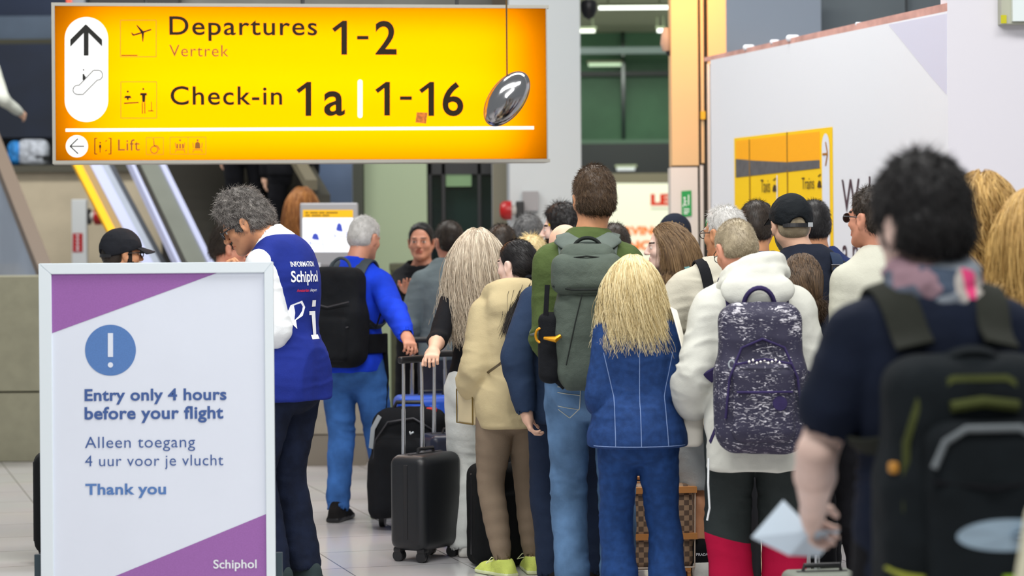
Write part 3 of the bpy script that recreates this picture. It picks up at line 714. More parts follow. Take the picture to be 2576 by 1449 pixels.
# feet
DKT = mat('dark_slate_metal', S(44, 62, 70), .5)
zf = BD.at(x0, yB).z
mb = MB()
for x, s in ((x0 - .02, -1), (x1 + .012, 1)):
    p = BD.at(x, yB, 0); mb.box((p.x - .012, p.y - .06, 0), (p.x + .012, p.y + .3, .05)); mb.box((p.x - .012, p.y + .02, .03), (p.x + .012, p.y + .05, WZ(0, 1398, 9.5)))
mb.box((BD.at(x0, yB).x, BD.at(x0, yB).y + .02, .03), (BD.at(x1, yB).x, BD.at(x1, yB).y + .06, zf + .02))
mb.build('foot', DKT, t); rebase(t)
# printed yellow panel and greeting on the hoarding
t = empty('wall_poster', (0, 0, 0), 0, 'yellow printed panel with taxi and train directions on the white hoarding', 'poster')
YP = mat('poster_yellow', S(250, 204, 0), .5); OP = mat('poster_orange', S(255, 176, 0), .5); GP = mat('poster_grey', S(92, 90, 92), .6, var=.12, vscale=20)
cc0 = HO.c(1848, 348); cc1 = HO.c(2095, 319)
ytp = (cc0[1] + cc1[1]) / 2
def hp(x, f): return cc0[0] + (cc1[0] - cc0[0]) * x, ytp + f  # x 0..1 along the panel, f metres down
def hquad(x0, f0, x1, f1, lift, nm, m, par, f2=None, f3=None):
    mb = MB(); mb.quadslab([HO.at(*hp(x0, f0), lift), HO.at(*hp(x1, f1 if f2 is None else f2), lift), HO.at(*hp(x1, f1 if f3 is None else f3), lift), HO.at(*hp(x0, f1), lift)], -HO.n * .002); return mb.build(nm, m, par)
K = (cc1[1] - HO.c(2095, 600)[1]) / (319 - 600)   # metres per pixel at the panel's near end
L_ = abs(cc1[0] - cc0[0]); PXM = 240 / L_
def rect(x0, f0, x1, f1, lift, nm, m):
    mb = MB(); mb.quadslab([HO.at(*hp(x0, f0), lift), HO.at(*hp(x1, f0), lift), HO.at(*hp(x1, f1), lift), HO.at(*hp(x0, f1), lift)], -HO.n * .002); return mb.build(nm, m, t)
rect(0, 0, 1, 1.75, .004, 'backing', YP)
rect(.02, .02, .885, .24, .006, 'orange_photo', OP)
mb = MB(); A = [HO.at(*hp(x, f), .007) for x, f in ((.02, .14), (.25, .165), (.55, .19), (.885, .195), (.885, .245), (.02, .265))]; mb.add(A, [(0, 1, 2, 3, 4, 5)]); mb.build('grey_band', GP, t)
mb = MB()
for x, f0, f1 in ((.565, .0, .2), (.565, .24, .55), (.17, .02, .6)): mb.quadslab([HO.at(*hp(x, f0), .008), HO.at(*hp(x + .008, f0), .008), HO.at(*hp(x + .008, f1), .008), HO.at(*hp(x, f1), .008)], -HO.n * .001)
mb.build('panel_joint', mat('joint_brown', S(140, 100, 10), .6), t)
mb = MB(); mb.quadslab([HO.at(*hp(x, f), .009) for x, f in ((.46, .27), (.47, .27), (.47, .6), (.46, .6))], -HO.n * .001); mb.build('white_divider', WHITE, t)
SI = mat('white_strip', S(226, 230, 240), .5)
mb = MB(); pts = [(.905, 1.75), (.905, .12)] + [(.94 - .035 * math.cos(math.pi * i / 10), .12 - .085 * math.sin(math.pi * i / 10)) for i in range(11)] + [(.975, 1.75)]
A = [HO.at(*hp(x, f), .006) for x, f in pts]; mb.add(A + [p - HO.n * .002 for p in A], [tuple(range(len(A)))]); mb.build('white_strip', SI, t)
mb = MB()
for p4 in (((.915, .155), (.96, .155), (.96, .168), (.915, .168)), ((.94, .09), (.946, .085), (.964, .155), (.958, .162)), ((.958, .16), (.964, .166), (.944, .235), (.938, .23))): mb.quadslab([HO.at(*hp(x, f), .01) for x, f in p4], -HO.n * .001)
mb.build('arrow', mat('arrow_brown', S(170, 110, 10), .6), t)


def htext(body, x0, x1, fb, ft, m, par, lift=.009, bold=0., ref='H'):
    V, F = text_polys(body, bold); Vr, _ = text_polys(ref, bold); h = Vr[:, 1].max() - Vr[:, 1].min(); b0 = Vr[:, 1].min(); mn = V[:, 0].min(); wd_ = V[:, 0].max() - mn
    P = [tuple(HO.at(x0 + (v[0] - mn) * (x1 - x0) / wd_, fb - (v[1] - b0) * (fb - ft) / h, lift)) for v in V]; return mesh_np('lettering', P, F, m, par, smooth=False)


INKB = mat('brown_black_print', S(64, 44, 10), .6)
def pc(px, py): return HO.c(px, py)
a_, b_, c_ = pc(1917, 484), pc(1940, 482), pc(1917, 452); htext('Taxis', a_[0], b_[0], a_[1], c_[1], INKB, t)
a_, b_, c_ = pc(2020, 476), pc(2051, 474), pc(2020, 447); htext('Trains', a_[0], b_[0], a_[1], c_[1], INKB, t)
mb = MB()
for px, py in ((1951, 478), (2064, 468)): poly_on(HO, mb, [(px - 5, py + 4), (px - 4, py - 6), (px - 1, py - 14), (px + 3, py - 12), (px + 4, py - 2), (px + 6, py + 3)], .009); bar_on(HO, mb, (px - 3, py - 24), (px + 3, py - 30), 2.2, .009)
mb.build('symbol', INKB, t); rebase(t)
VI = mat('aubergine_print', S(74, 48, 58), .6)
t = empty('wall_lettering', (0, 0, 0), 0, 'large aubergine greeting printed on the white hoarding beside the yellow panel', 'lettering')
a_, b_, c_ = pc(2119, 534), pc(2232, 518), pc(2119, 452); htext("We're", a_[0], b_[0], a_[1], c_[1], VI, t, .004, bold=-.003, ref='W')
a_, b_, c_ = pc(2121, 670), pc(2205, 664), pc(2121, 617); htext('a new', a_[0], b_[0], a_[1], c_[1], VI, t, .004, ref='a')
rebase(t)


# ------------------------------------------------------------------ soft shapes: blended solids turned into one smooth surface
class Fld:
    def __init__(s, lo, hi, h):
        s.h = h; s.lo = np.array(lo, dtype=np.float64); n = np.ceil((np.array(hi) - s.lo) / h).astype(int) + 2
        s.ax = [(s.lo[i] + h * np.arange(n[i])).astype(np.float32) for i in range(3)]; s.v = np.full(tuple(n), .2, dtype=np.float32)
    def blk(s, lo, hi, pad):
        sl = []
        for i in range(3):
            a = int(np.searchsorted(s.ax[i], lo[i] - pad)); b = int(np.searchsorted(s.ax[i], hi[i] + pad))
            if b <= a: return None
            sl.append(slice(a, b))
        return tuple(sl), s.ax[0][sl[0]][:, None, None], s.ax[1][sl[1]][None, :, None], s.ax[2][sl[2]][None, None, :]
    def mix(s, sl, d, k, sub=False):
        v = s.v[sl]
        if sub:
            d = -d; r = np.maximum(v, d)
            if k > 0: q = np.maximum(k - np.abs(v - d), 0) / k; r = r + q * q * (k * .25)
        else:
            r = np.minimum(v, d)
            if k > 0: q = np.maximum(k - np.abs(v - d), 0) / k; r = r - q * q * (k * .25)
        s.v[sl] = r
    def seg(s, a, b, ra, rb, side=None, k=.02, sub=False):
        """tapered segment of elliptical section; ra, rb = radius or (sideways, fore-aft)"""
        a = np.array(a, dtype=np.float32); b = np.array(b, dtype=np.float32)
        ra = np.array(ra if np.ndim(ra) else (ra, ra), dtype=np.float32); rb = np.array(rb if np.ndim(rb) else (rb, rb), dtype=np.float32)
        R = max(ra.max(), rb.max()); B = s.blk(np.minimum(a, b) - R, np.maximum(a, b) + R, k + 2 * s.h)
        if B is None: return s
        sl, X, Y, Z = B; ab = b - a; L2 = float(ab @ ab) + 1e-9; L = L2 ** .5; t_ = ab / L
        px, py, pz = X - a[0], Y - a[1], Z - a[2]
        t = np.clip((px * ab[0] + py * ab[1] + pz * ab[2]) / L2, 0, 1)
        qx, qy, qz = px - t * ab[0], py - t * ab[1], pz - t * ab[2]
        if side is None:
            r = ra[0] + (rb[0] - ra[0]) * t; d = np.sqrt(qx * qx + qy * qy + qz * qz) - r
        else:
            e1 = np.array(side, dtype=np.float32); e1 = e1 - t_ * (e1 @ t_); e1 /= np.linalg.norm(e1) + 1e-9; e2 = np.cross(t_, e1)
            r1 = ra[0] + (rb[0] - ra[0]) * t; r2 = ra[1] + (rb[1] - ra[1]) * t; rm = np.minimum(r1, r2)
            u = (qx * e1[0] + qy * e1[1] + qz * e1[2]) / r1; w = (qx * e2[0] + qy * e2[1] + qz * e2[2]) / r2; m = (qx * t_[0] + qy * t_[1] + qz * t_[2]) / rm
            d = (np.sqrt(u * u + w * w + m * m) - 1) * rm
        s.mix(sl, d, k, sub); return s
    def chain(s, pts, rad, side=None, k=.015):
        for i in range(len(pts) - 1): s.seg(pts[i], pts[i + 1], rad[i], rad[i + 1], side, k)
        return s
    def ell(s, c, r, R=None, k=.02, sub=False):
        c = np.array(c, dtype=np.float32); r = np.array(r, dtype=np.float32); M = r.max()
        B = s.blk(c - M, c + M, k + 2 * s.h)
        if B is None: return s
        sl, X, Y, Z = B; x, y, z = X - c[0], Y - c[1], Z - c[2]
        if R is not None: R = np.array(R, dtype=np.float32); x, y, z = (R[0, 0] * x + R[1, 0] * y + R[2, 0] * z, R[0, 1] * x + R[1, 1] * y + R[2, 1] * z, R[0, 2] * x + R[1, 2] * y + R[2, 2] * z)
        s.mix(sl, (np.sqrt((x / r[0]) ** 2 + (y / r[1]) ** 2 + (z / r[2]) ** 2) - 1) * r.min(), k, sub); return s
    def box(s, c, h, r, R=None, k=.01, sub=False):
        c = np.array(c, dtype=np.float32); h = np.array(h, dtype=np.float32); M = float(np.linalg.norm(h))
        B = s.blk(c - M, c + M, k + 2 * s.h)
        if B is None: return s
        sl, X, Y, Z = B; x, y, z = X - c[0], Y - c[1], Z - c[2]
        if R is not None: R = np.array(R, dtype=np.float32); x, y, z = (R[0, 0] * x + R[1, 0] * y + R[2, 0] * z, R[0, 1] * x + R[1, 1] * y + R[2, 1] * z, R[0, 2] * x + R[1, 2] * y + R[2, 2] * z)
        qx, qy, qz = np.abs(x) - h[0] + r, np.abs(y) - h[1] + r, np.abs(z) - h[2] + r
        d = np.sqrt(np.maximum(qx, 0) ** 2 + np.maximum(qy, 0) ** 2 + np.maximum(qz, 0) ** 2) + np.minimum(np.maximum(qx, np.maximum(qy, qz)), 0) - r
        s.mix(sl, d, k, sub); return s
    def cut(s, p, n, k=0.):
        """takes away everything on the side n points to"""
        p = np.array(p, dtype=np.float32); n = np.array(n, dtype=np.float32); n = n / np.linalg.norm(n)
        d = (s.ax[0][:, None, None] - p[0]) * n[0] + (s.ax[1][None, :, None] - p[1]) * n[1] + (s.ax[2][None, None, :] - p[2]) * n[2]
        s.mix((slice(None),) * 3, -d, k, True); return s
    def mesh(s):
        v = s.v
        v[0] = v[-1] = .1; v[:, 0] = v[:, -1] = .1; v[:, :, 0] = v[:, :, -1] = .1
        ins = v < 0; n = np.array(v.shape) - 1
        sh = lambda A, o: A[o[0]:o[0] + n[0], o[1]:o[1] + n[1], o[2]:o[2] + n[2]]
        C = [(i, j, k) for i in (0, 1) for j in (0, 1) for k in (0, 1)]
        c = np.zeros(tuple(n), dtype=np.uint8)
        for o in C: c += sh(ins, o)
        act = (c > 0) & (c < 8); I = np.argwhere(act)
        if len(I) == 0: return np.zeros((0, 3), np.float32), np.zeros((0, 4), np.int32)
        ids = np.full(tuple(n), -1, dtype=np.int32); ids[act] = np.arange(len(I))
        P = np.zeros((len(I), 3), dtype=np.float32); cnt = np.zeros(len(I), dtype=np.float32)
        val = {o: v[I[:, 0] + o[0], I[:, 1] + o[1], I[:, 2] + o[2]] for o in C}
        for a in C:
            for ax in range(3):
                if a[ax]: continue
                b = list(a); b[ax] = 1; b = tuple(b); s0, s1 = val[a], val[b]; m = (s0 < 0) != (s1 < 0)
                t = np.where(m, s0 / np.where(m, s0 - s1, 1), 0)
                q = np.tile(np.array(a, dtype=np.float32), (len(I), 1)); q[:, ax] = t
                P += np.where(m[:, None], q, 0); cnt += m
        V = s.lo[None] + s.h * (I + P / cnt[:, None])
        F = []
        for ax in range(3):
            o1, o2 = [(1, 2), (2, 0), (0, 1)][ax]
            A = [slice(0, v.shape[i]) for i in range(3)]; B = list(A); A[ax] = slice(0, v.shape[ax] - 1); B[ax] = slice(1, v.shape[ax])
            a, b = ins[tuple(A)], ins[tuple(B)]; E = np.argwhere(a != b)
            E = E[(E[:, o1] > 0) & (E[:, o2] > 0) & (E[:, o1] < n[o1]) & (E[:, o2] < n[o2])]
            q = []
            for d1, d2 in ((1, 1), (0, 1), (0, 0), (1, 0)):
                e = E.copy(); e[:, o1] -= d1; e[:, o2] -= d2; q.append(ids[e[:, 0], e[:, 1], e[:, 2]])
            q = np.stack(q, 1); fl = a[E[:, 0], E[:, 1], E[:, 2]]
            q[~fl] = q[~fl][:, ::-1]; F.append(q)
        return V.astype(np.float32), np.concatenate(F).astype(np.int32)


def normals(V, F):
    a, b, c, d = (V[F[:, i]] for i in range(4)); n = np.cross(c - a, d - b); N = np.zeros_like(V)
    for i in range(4):
        for j in range(3): N[:, j] += np.bincount(F[:, i], n[:, j], minlength=len(V))
    return N / (np.linalg.norm(N, axis=1, keepdims=True) + 1e-12)


def relax(V, F, it=2, f=.5):
    for _ in range(it):
        S_ = np.zeros_like(V, dtype=np.float64); n = np.zeros(len(V))
        for i in range(4):
            for o in (1, 3):
                j = (i + o) % 4
                for x in range(3): S_[:, x] += np.bincount(F[:, i], V[F[:, j], x], minlength=len(V))
                n += np.bincount(F[:, i], minlength=len(V))
        V = (V * (1 - f) + f * S_ / np.maximum(n, 1)[:, None]).astype(np.float32)
    return V


def vnoise(P, seed=0):
    P = np.asarray(P, dtype=np.float32) + 100.; I = np.floor(P).astype(np.int64); f = P - I; f = f * f * (3 - 2 * f); r = np.zeros(len(P), dtype=np.float32)
    for dx in (0, 1):
        for dy in (0, 1):
            for dz in (0, 1):
                h = (I[:, 0] + dx) * 374761393 + (I[:, 1] + dy) * 668265263 + (I[:, 2] + dz) * 2147483647 + seed * 974711
                h = (h ^ (h >> 13)) * 1274126177; h = (h ^ (h >> 16)) & 0xffff
                w = (f[:, 0] if dx else 1 - f[:, 0]) * (f[:, 1] if dy else 1 - f[:, 1]) * (f[:, 2] if dz else 1 - f[:, 2])
                r += w * (h / 32768. - 1.).astype(np.float32)
    return r


def ridge(P, seed=0): return 1 - np.abs(vnoise(P, seed)) * 2


def fold(V, F, amp, sc=(7, 7, 5), seed=0, amp2=0., sc2=(5, 5, 30)):
    N = normals(V, F); d = amp * (ridge(V * np.array(sc), seed) * .6 + vnoise(V * np.array(sc) * 2.3, seed + 3) * .4)
    if np.ndim(amp2) or amp2: d = d + amp2 * ridge(V * np.array(sc2) + vnoise(V * 6, seed + 9)[:, None] * .8, seed + 5)
    return (V + N * d[:, None]).astype(np.float32)


def join(parts):
    V, F, M = [], [], []; n = 0
    for v, f, m in parts: V.append(v); F.append(f + n); M.append(m if np.ndim(m) else np.full(len(f), m)); n += len(v)
    return np.concatenate(V), np.concatenate(F), np.concatenate(M)


def strands_mesh(P, r, taper=.25):
    """P: n x m x 3 strand points -> thin three-sided tapering tubes"""
    n, m, _ = P.shape; T = np.gradient(P, axis=1); T /= np.linalg.norm(T, axis=2, keepdims=True) + 1e-9
    a = np.cross(T, np.array([.31, .2, .93])); a /= np.linalg.norm(a, axis=2, keepdims=True) + 1e-9; b = np.cross(T, a)
    rr = (np.asarray(r).reshape(-1, 1) if np.ndim(r) else np.full((n, 1), r)) * np.linspace(1, taper, m)[None] ** 1.0
    V = np.stack([P + (a * math.cos(q) + b * math.sin(q)) * rr[..., None] for q in (0, 2.094, 4.189)], 2).reshape(-1, 3)
    i = np.arange(n)[:, None, None] * m * 3 + np.arange(m - 1)[None, :, None] * 3 + np.arange(3)[None, None, :]; j = i - np.arange(3) + (np.arange(3) + 1) % 3
    F = np.stack([i, j, j + 3, i + 3], -1).reshape(-1, 4)
    return V.astype(np.float32), F.astype(np.int32)


def rx(a): c, s = math.cos(a), math.sin(a); return np.array([[1, 0, 0], [0, c, -s], [0, s, c]])
def ry(a): c, s = math.cos(a), math.sin(a); return np.array([[c, 0, s], [0, 1, 0], [-s, 0, c]])
def rzm(a): c, s = math.cos(a), math.sin(a); return np.array([[c, -s, 0], [s, c, 0], [0, 0, 1]])
def unit(v): v = np.array(v, dtype=float); return v / (np.linalg.norm(v) + 1e-12)
D2R = math.pi / 180


# ------------------------------------------------------------------ people
SKIN = {k: mat('skin_' + k, S(*c), .5, var=.04, vscale=30, spec=.4, bump=.05, bscale=150) for k, c in dict(fair=(226, 182, 156), tan=(204, 146, 108), ruddy=(208, 146, 120), brown=(176, 118, 84), pale=(232, 200, 186)).items()}
EYE = mat('eye_white', S(232, 228, 222), .2); IRIS = mat('iris_dark', S(44, 32, 26), .2); LIP = {k: mat('lip_' + k, tuple(a * b for a, b in zip(SKIN[k].node_tree.nodes['Principled BSDF'].inputs[0].default_value[:3], (.82, .55, .55))), .4) for k in SKIN}
HAIRC = dict(black=((.004, .004, .005), (.03, .026, .026)), dark=((.012, .008, .006), (.07, .05, .035)), brown=((.03, .017, .009), (.14, .085, .045)), lightbrown=((.09, .05, .025), (.34, .22, .11)), blond=((.55, .42, .19), (.98, .86, .54)), platinum=((.36, .28, .20), (.88, .78, .62)), grey=((.045, .04, .037), (.42, .39, .36)), white=((.42, .41, .39), (.85, .84, .82)), red=((.16, .05, .012), (.48, .20, .05)), ashblond=((.20, .16, .10), (.62, .53, .37)), gold=((.26, .14, .03), (.70, .46, .16)), salt=((.05, .05, .052), (.30, .30, .30)))
HAIRM = {k: hairmat('hair_' + k, *v) for k, v in HAIRC.items()}
RUBBER = mat('shoe_sole', S(210, 208, 200), .6)
PEOPLE = {}


class Person:
    def __init__(s, label, px, top, sc, rz=0, lean=0, H=None, head=(0, 0, 0), armL=None, armR=None, feet=None, b=1., fem=0, skin='fair', fine=1., tw=0, hipx=0., z0=0., headoff=(0, 0, 0), group=None, hairh=.016, hsc=1., armk=1.):
        s.d = FPX / sc; p = W(px, 900, s.d); s.loc = Vector((p.x, s.d, z0)); s.rz = rz * D2R; s.fine = fine; s.fem = fem; s.b = b; s.skin = skin; s.tw = tw * D2R
        s.Ri = rzm(-s.rz); s.lean = lean * D2R
        ztop = W(px, top, s.d).z - z0 - hairh; s.armk = armk
        s.H = H or ztop; H = s.H
        s.root = empty('person', s.loc, s.rz, label, 'person', group)
        s.hip = np.array([0, 0, .52 * H]); N = 60; s.sp_f = np.linspace(.52, .86, N); pts = [s.hip]; ang = [0]
        for i in range(1, N):
            f = s.sp_f[i]; a = s.lean * (.35 + .65 * min(1, (f - .52) / .25)); a2 = a + (.10 if f > .80 else 0)
            pts.append(pts[-1] + np.array([0, math.sin(a2), math.cos(a2)]) * (s.sp_f[1] - s.sp_f[0]) * H); ang.append(a)
        s.sp_p = np.array(pts); s.sp_a = ang
        s.side = rzm(s.tw) @ np.array([1., 0, 0])
        k = H / 1.75; s.k = k; s.hs = k ** .6 * 1.02 * hsc
        yaw, pit, rol = (x * D2R for x in head)
        s.nb = s.sp(.85); s.HR = rzm(yaw) @ rx(-pit) @ ry(rol)
        s.hc = s.nb + np.array([0, .012, .012]) * k + s.HR @ np.array([0, .012, .118]) * s.hs + rx(-s.lean) @ np.array([0, 0, .02]) + np.array(headoff)
        if H == ztop:  # put the crown where the photo shows it
            dz = ztop - (s.hc[2] + .117 * s.hs * abs(s.HR[2, 2]) + .02 * (1 - abs(s.HR[2, 2])))
            s.hc[2] += max(-.06, min(.06, dz)) * .8
        s.sh = {}; s.el = {}; s.wr = {}; s.fd = {}
        for sg, arm in ((-1, armL), (1, armR)):
            S_ = s.sp(.788) + s.side * sg * .094 * H * b * (1 - .08 * fem); s.sh[sg] = S_
            up, fo = .172 * H, .152 * H
            arm = arm or dict(up=(.10, -.05, -1), fo=(.03, .22, -1))
            if 'px' in arm:
                w = s.loc3(W(*arm['px'])); v = w - S_; L = np.linalg.norm(v); L = min(L, (up + fo) * .999) if not arm.get('stretch') else L
                if L > (up + fo) * .999: q = L / (up + fo) * 1.002; up *= q; fo *= q
                w = S_ + unit(v) * L; h = unit(arm.get('hint', (sg * .4, -1, -.4))); a = (up * up - fo * fo + L * L) / (2 * L); hh = max(up * up - a * a, 0) ** .5
                h = unit(h - unit(v) * (h @ unit(v))); e = S_ + unit(v) * a + h * hh
            else:
                u_, f_ = (unit(np.array(arm[q]) * np.array([sg, 1, 1])) for q in ('up', 'fo')); e = S_ + u_ * up; w = e + f_ * fo
            s.el[sg], s.wr[sg] = e, w; s.fd[sg] = arm
        feet = feet or ((-.085, .0, 10), (.085, .0, -10)); s.ft = {}; s.kn = {}; s.an = {}; s.hj = {}
        for sg, f in zip((-1, 1), feet):
            hj = np.array([sg * .052 * H * b, 0, .505 * H]); an = np.array([f[0], f[1], .045 * H + (f[3] if len(f) > 3 else 0)]); v = an - hj; L = np.linalg.norm(v); t, c = .235 * H, .235 * H
            if L > .4699 * H: t = c = L / 2 * 1.001
            a = L / 2; hh = max(t * t - a * a, 0) ** .5; h = np.array([math.sin(-f[2] * D2R), math.cos(f[2] * D2R), 0]); h = unit(h - unit(v) * (h @ unit(v)))
            s.hj[sg], s.an[sg], s.kn[sg], s.ft[sg] = hj, an, hj + unit(v) * a + h * hh, f
    def sp(s, f):
        if f <= .52: return np.array([0, 0, f * s.H])
        return np.array([np.interp(f, s.sp_f, s.sp_p[:, i]) for i in range(3)])
    def an_(s, f): return float(np.interp(f, s.sp_f, s.sp_a)) if f > .52 else 0.
    def loc3(s, p): return s.Ri @ (np.array(p) - np.array(s.loc))
    def hp(s, p): return s.hc + s.HR @ (np.array(p, dtype=float) * s.hs)
    # profile of the trunk: half width, half depth by height
    def prof(s, f):
        H, b, m = s.H, s.b, s.fem
        fs = [.46, .50, .54, .60, .66, .72, .76, .79, .822, .85]
        w = [.142, .158 + .012 * m, .156 + .014 * m, .138 - .012 * m, .143 - .010 * m, .156 - .012 * m, .160 - .012 * m, .152 - .012 * m, .098, .062]
        dd = [.105, .120, .118, .104, .108, .120, .120, .100, .075, .062]
        return np.interp(f, fs, w) * H / 1.75 * b, np.interp(f, fs, dd) * H / 1.75 * (b * .7 + .3)
    def ctr(s, f):
        p = s.sp(f).copy(); a = s.an_(f); fs = [.46, .54, .60, .72, .80, .85]
        p[1] += float(np.interp(f, fs, [-.012, -.012, .008, .0, -.008, .0])) * s.k; return p
    def bounds(s, pts, pad): P = np.array(pts); return P.min(0) - pad, P.max(0) + pad
    def trunk(s, F, f0, f1, ew=0., ed=0., step=.03, k=.02, hemw=0.):
        fs = list(np.arange(f0, f1, step)) + [f1]; P = [s.ctr(f) for f in fs]; R = []
        for f in fs:
            w, d = s.prof(max(f, .46)); g = max(0, (.60 - f)) * hemw; R.append((w + ew + g, d + ed + g))
        F.chain(P, R, s.side, k); return F
    def body(s, iris=True, brow='dark', beard=None, bald_stubble=None, forearm=False, neckr=.058, curl=.35, curlR=None):
        k, H = s.k, s.H; parts = []
        mats = [SKIN[s.skin], EYE, IRIS, LIP[s.skin], HAIRM[brow]]
        pts = list(s.sh.values()) + list(s.el.values()) + list(s.wr.values()) + list(s.an.values()) + list(s.kn.values()) + [s.hip, s.nb]
        lo, hi = s.bounds(pts, .2); lo[2] = -.02
        F = Fld(lo, hi, .0105 * s.fine); s.trunk(F, .50, .845, -.012, -.012)
        for g in (-1, 1):
            F.seg(s.sp(.825), s.sh[g] , .045 * k, .05 * k, k=.04)
            F.chain([s.sh[g], s.sh[g] * .45 + s.el[g] * .55, s.el[g], s.el[g] * .65 + s.wr[g] * .35, s.wr[g]], [.050 * k * s.armk, .045 * k * s.armk, .039 * k * s.armk, .040 * k * s.armk, .027 * k], k=.015)
            F.chain([s.hj[g], s.hj[g] * .5 + s.kn[g] * .5, s.kn[g], s.kn[g] * .65 + s.an[g] * .35, s.an[g]], [.088 * k, .072 * k, .052 * k, .055 * k, .036 * k], k=.02)
            a = s.ft[g][2] * D2R; fwd = np.array([math.sin(-a), math.cos(a), 0]); up = .02
            F.seg(s.an[g] + fwd * -.02 - np.array([0, 0, .03]), s.an[g] + fwd * .10 + np.array([0, 0, -.045 * k + .016]), .032, .022, k=.03)
        F.seg(s.sp(.83), s.hc - s.HR @ np.array([0, .02, .05]) * s.hs, neckr * k, neckr * k * .95, k=.03)
        V, Q = F.mesh(); V = relax(V, Q, 2); parts.append((V, Q, 0))
        # head
        q = s.hp; hs = s.hs; R3 = s.HR
        lo, hi = s.bounds([q((0, 0, 0)), s.sp(.84)], .15); F = Fld(lo, hi, .0046 * s.fine)
        E = lambda c, r, kk=.015, sub=False, R=None: F.ell(q(c), np.array(r) * hs, R3 if R is None else R3 @ R, kk, sub)
        Cc = lambda a, b_, ra, rb, kk=.012, sub=False: F.seg(q(a), q(b_), ra * hs, rb * hs, None, kk, sub)
        E((0, -.012, .030), (.0745, .095, .0855)); E((0, .026, -.035), (.060, .060, .078), .03)
        for g in (-1, 1): Cc((.052 * g, -.002, -.052), (.016 * g, .062, -.098), .020, .019, .03); E((.040 * g, .050, -.028), (.026, .026, .024), .02)
        E((0, .075, -.100), (.020, .016, .015), .02)
        Cc((-.034, .079, .017), (.034, .079, .017), .0115, .0115, .016)
        for g in (-1, 1): E((.032 * g, .094, -.001), (.019, .014, .012), .010, True); E((.0315 * g, .0755, -.001), (.0125,) * 3, .002)
        Cc((0, .088, .010), (0, .108, -.030), .0085, .0125, .010); 
        for g in (-1, 1): E((.0115 * g, .099, -.034), (.0085, .011, .008), .006)
        Cc((-.020, .086, -.0585), (.020, .086, -.0585), .0062, .0062, .008); Cc((-.016, .087, -.0705), (.016, .087, -.0705), .0075, .0075, .008); Cc((-.024, .092, -.0645), (.024, .092, -.0645), .0028, .0028, .004, True)
        for g in (-1, 1):
            A = ry(.18 * g) @ rzm(-.45 * g) @ rx(.15); E((.083 * g, -.012, -.010), (.0095, .021, .0315), .008, False, A); E((.093 * g, -.005, -.008), (.006, .011, .019), .005, True, A); E((.077 * g, -.004, -.036), (.007, .010, .011), .006)
        F.seg(q((0, -.030, -.055)), s.sp(.835) + np.array([0, -.0, 0]), neckr * k * .97, neckr * k * 1.1, k=.03)
        V, Q = F.mesh(); V = relax(V, Q, 1, .35)
        c = (V[Q].mean(1) - s.hc) @ s.HR / s.hs; m = np.zeros(len(Q), dtype=np.int32)
        ax_ = np.abs(c[:, 0]); 
        eye = ((ax_ - .0315) ** 2 + (c[:, 1] - .0755) ** 2 + (c[:, 2] + .001) ** 2 < .0142 ** 2) & (c[:, 1] > .078) & (np.abs(c[:, 2] + .001) < .0052); m[eye] = 1
        m[eye & ((ax_ - .0315) ** 2 + (c[:, 2] + .001) ** 2 < .0066 ** 2)] = 2
        m[(ax_ < .024) & (c[:, 1] > .078) & (c[:, 2] < -.054) & (c[:, 2] > -.077) & (ax_ < .026 - 80 * (c[:, 2] + .0645) ** 2)] = 3
        m[(ax_ > .012) & (ax_ < .050) & (c[:, 1] > .062) & (np.abs(c[:, 2] - (.0235 - 2.2 * (ax_ - .030) ** 2)) < .0042)] = 4
        if beard:
            mats.append(HAIRM[beard]); nz = vnoise(c * 90, 4) * .006
            bd = (c[:, 2] + nz < -.045 + .0 * ax_) & (c[:, 1] > -.005) & (m == 0) & (c[:, 2] > -.135) & ((ax_ > .02) | (c[:, 2] < -.078) | (c[:, 2] > -.056)) | ((ax_ > .055) & (c[:, 1] + nz > -.002) & (c[:, 1] < .03) & (c[:, 2] < .01) & (c[:, 2] > -.06))
            m[bd & (m == 0)] = 5
        parts.append((V, Q, m))
        for g in (-1, 1): parts.append((*s.hand(g, forearm, curlR if (g > 0 and curlR is not None) else curl), 0))
        V, Q, M = join(parts)
        o = mesh_np('body', V, Q, mats, s.root, mi=M); return o
    def hand(s, g, forearm, curl):
        k = s.k; w, e = s.wr[g], s.el[g]; f = unit(w - e); arm = s.fd[g]
        f = unit(f + np.array(arm.get('bend', (0, 0, 0)))); n = np.array(arm.get('palm', (-g, 0, 0)), dtype=float); n = unit(n - f * (n @ f)); t = np.cross(f, n) * g
        t = unit(t); curl = arm.get('curl', curl)
        if 'thumb' in arm and t @ np.array(arm['thumb']) < 0: t = -t
        P = lambda a, b_, c: w + (f * a + t * b_ + n * c) * k
        pts = [w, P(.20, .06, .05), P(.05, -.05, .06)] + ([e] if forearm else [w - f * .05]); lo, hi = s.bounds(pts, .07); F = Fld(lo, hi, .0042 if s.fine <= 1 else .006)
        if forearm: F.chain([e - f * .02, e * .65 + w * .35, w], [.040 * k * s.armk, .041 * k * s.armk, .0265 * k * s.armk ** .5], k=.01)
        else: F.seg(w - f * .05, w, .029 * k, .026 * k)
        F.seg(w, P(.035, 0, .0), .026 * k, .028 * k, k=.02); F.chain([P(.02, 0, 0), P(.085, 0, .004)], [(.034 * k, .015 * k), (.041 * k, .0135 * k)], t, k=.02)
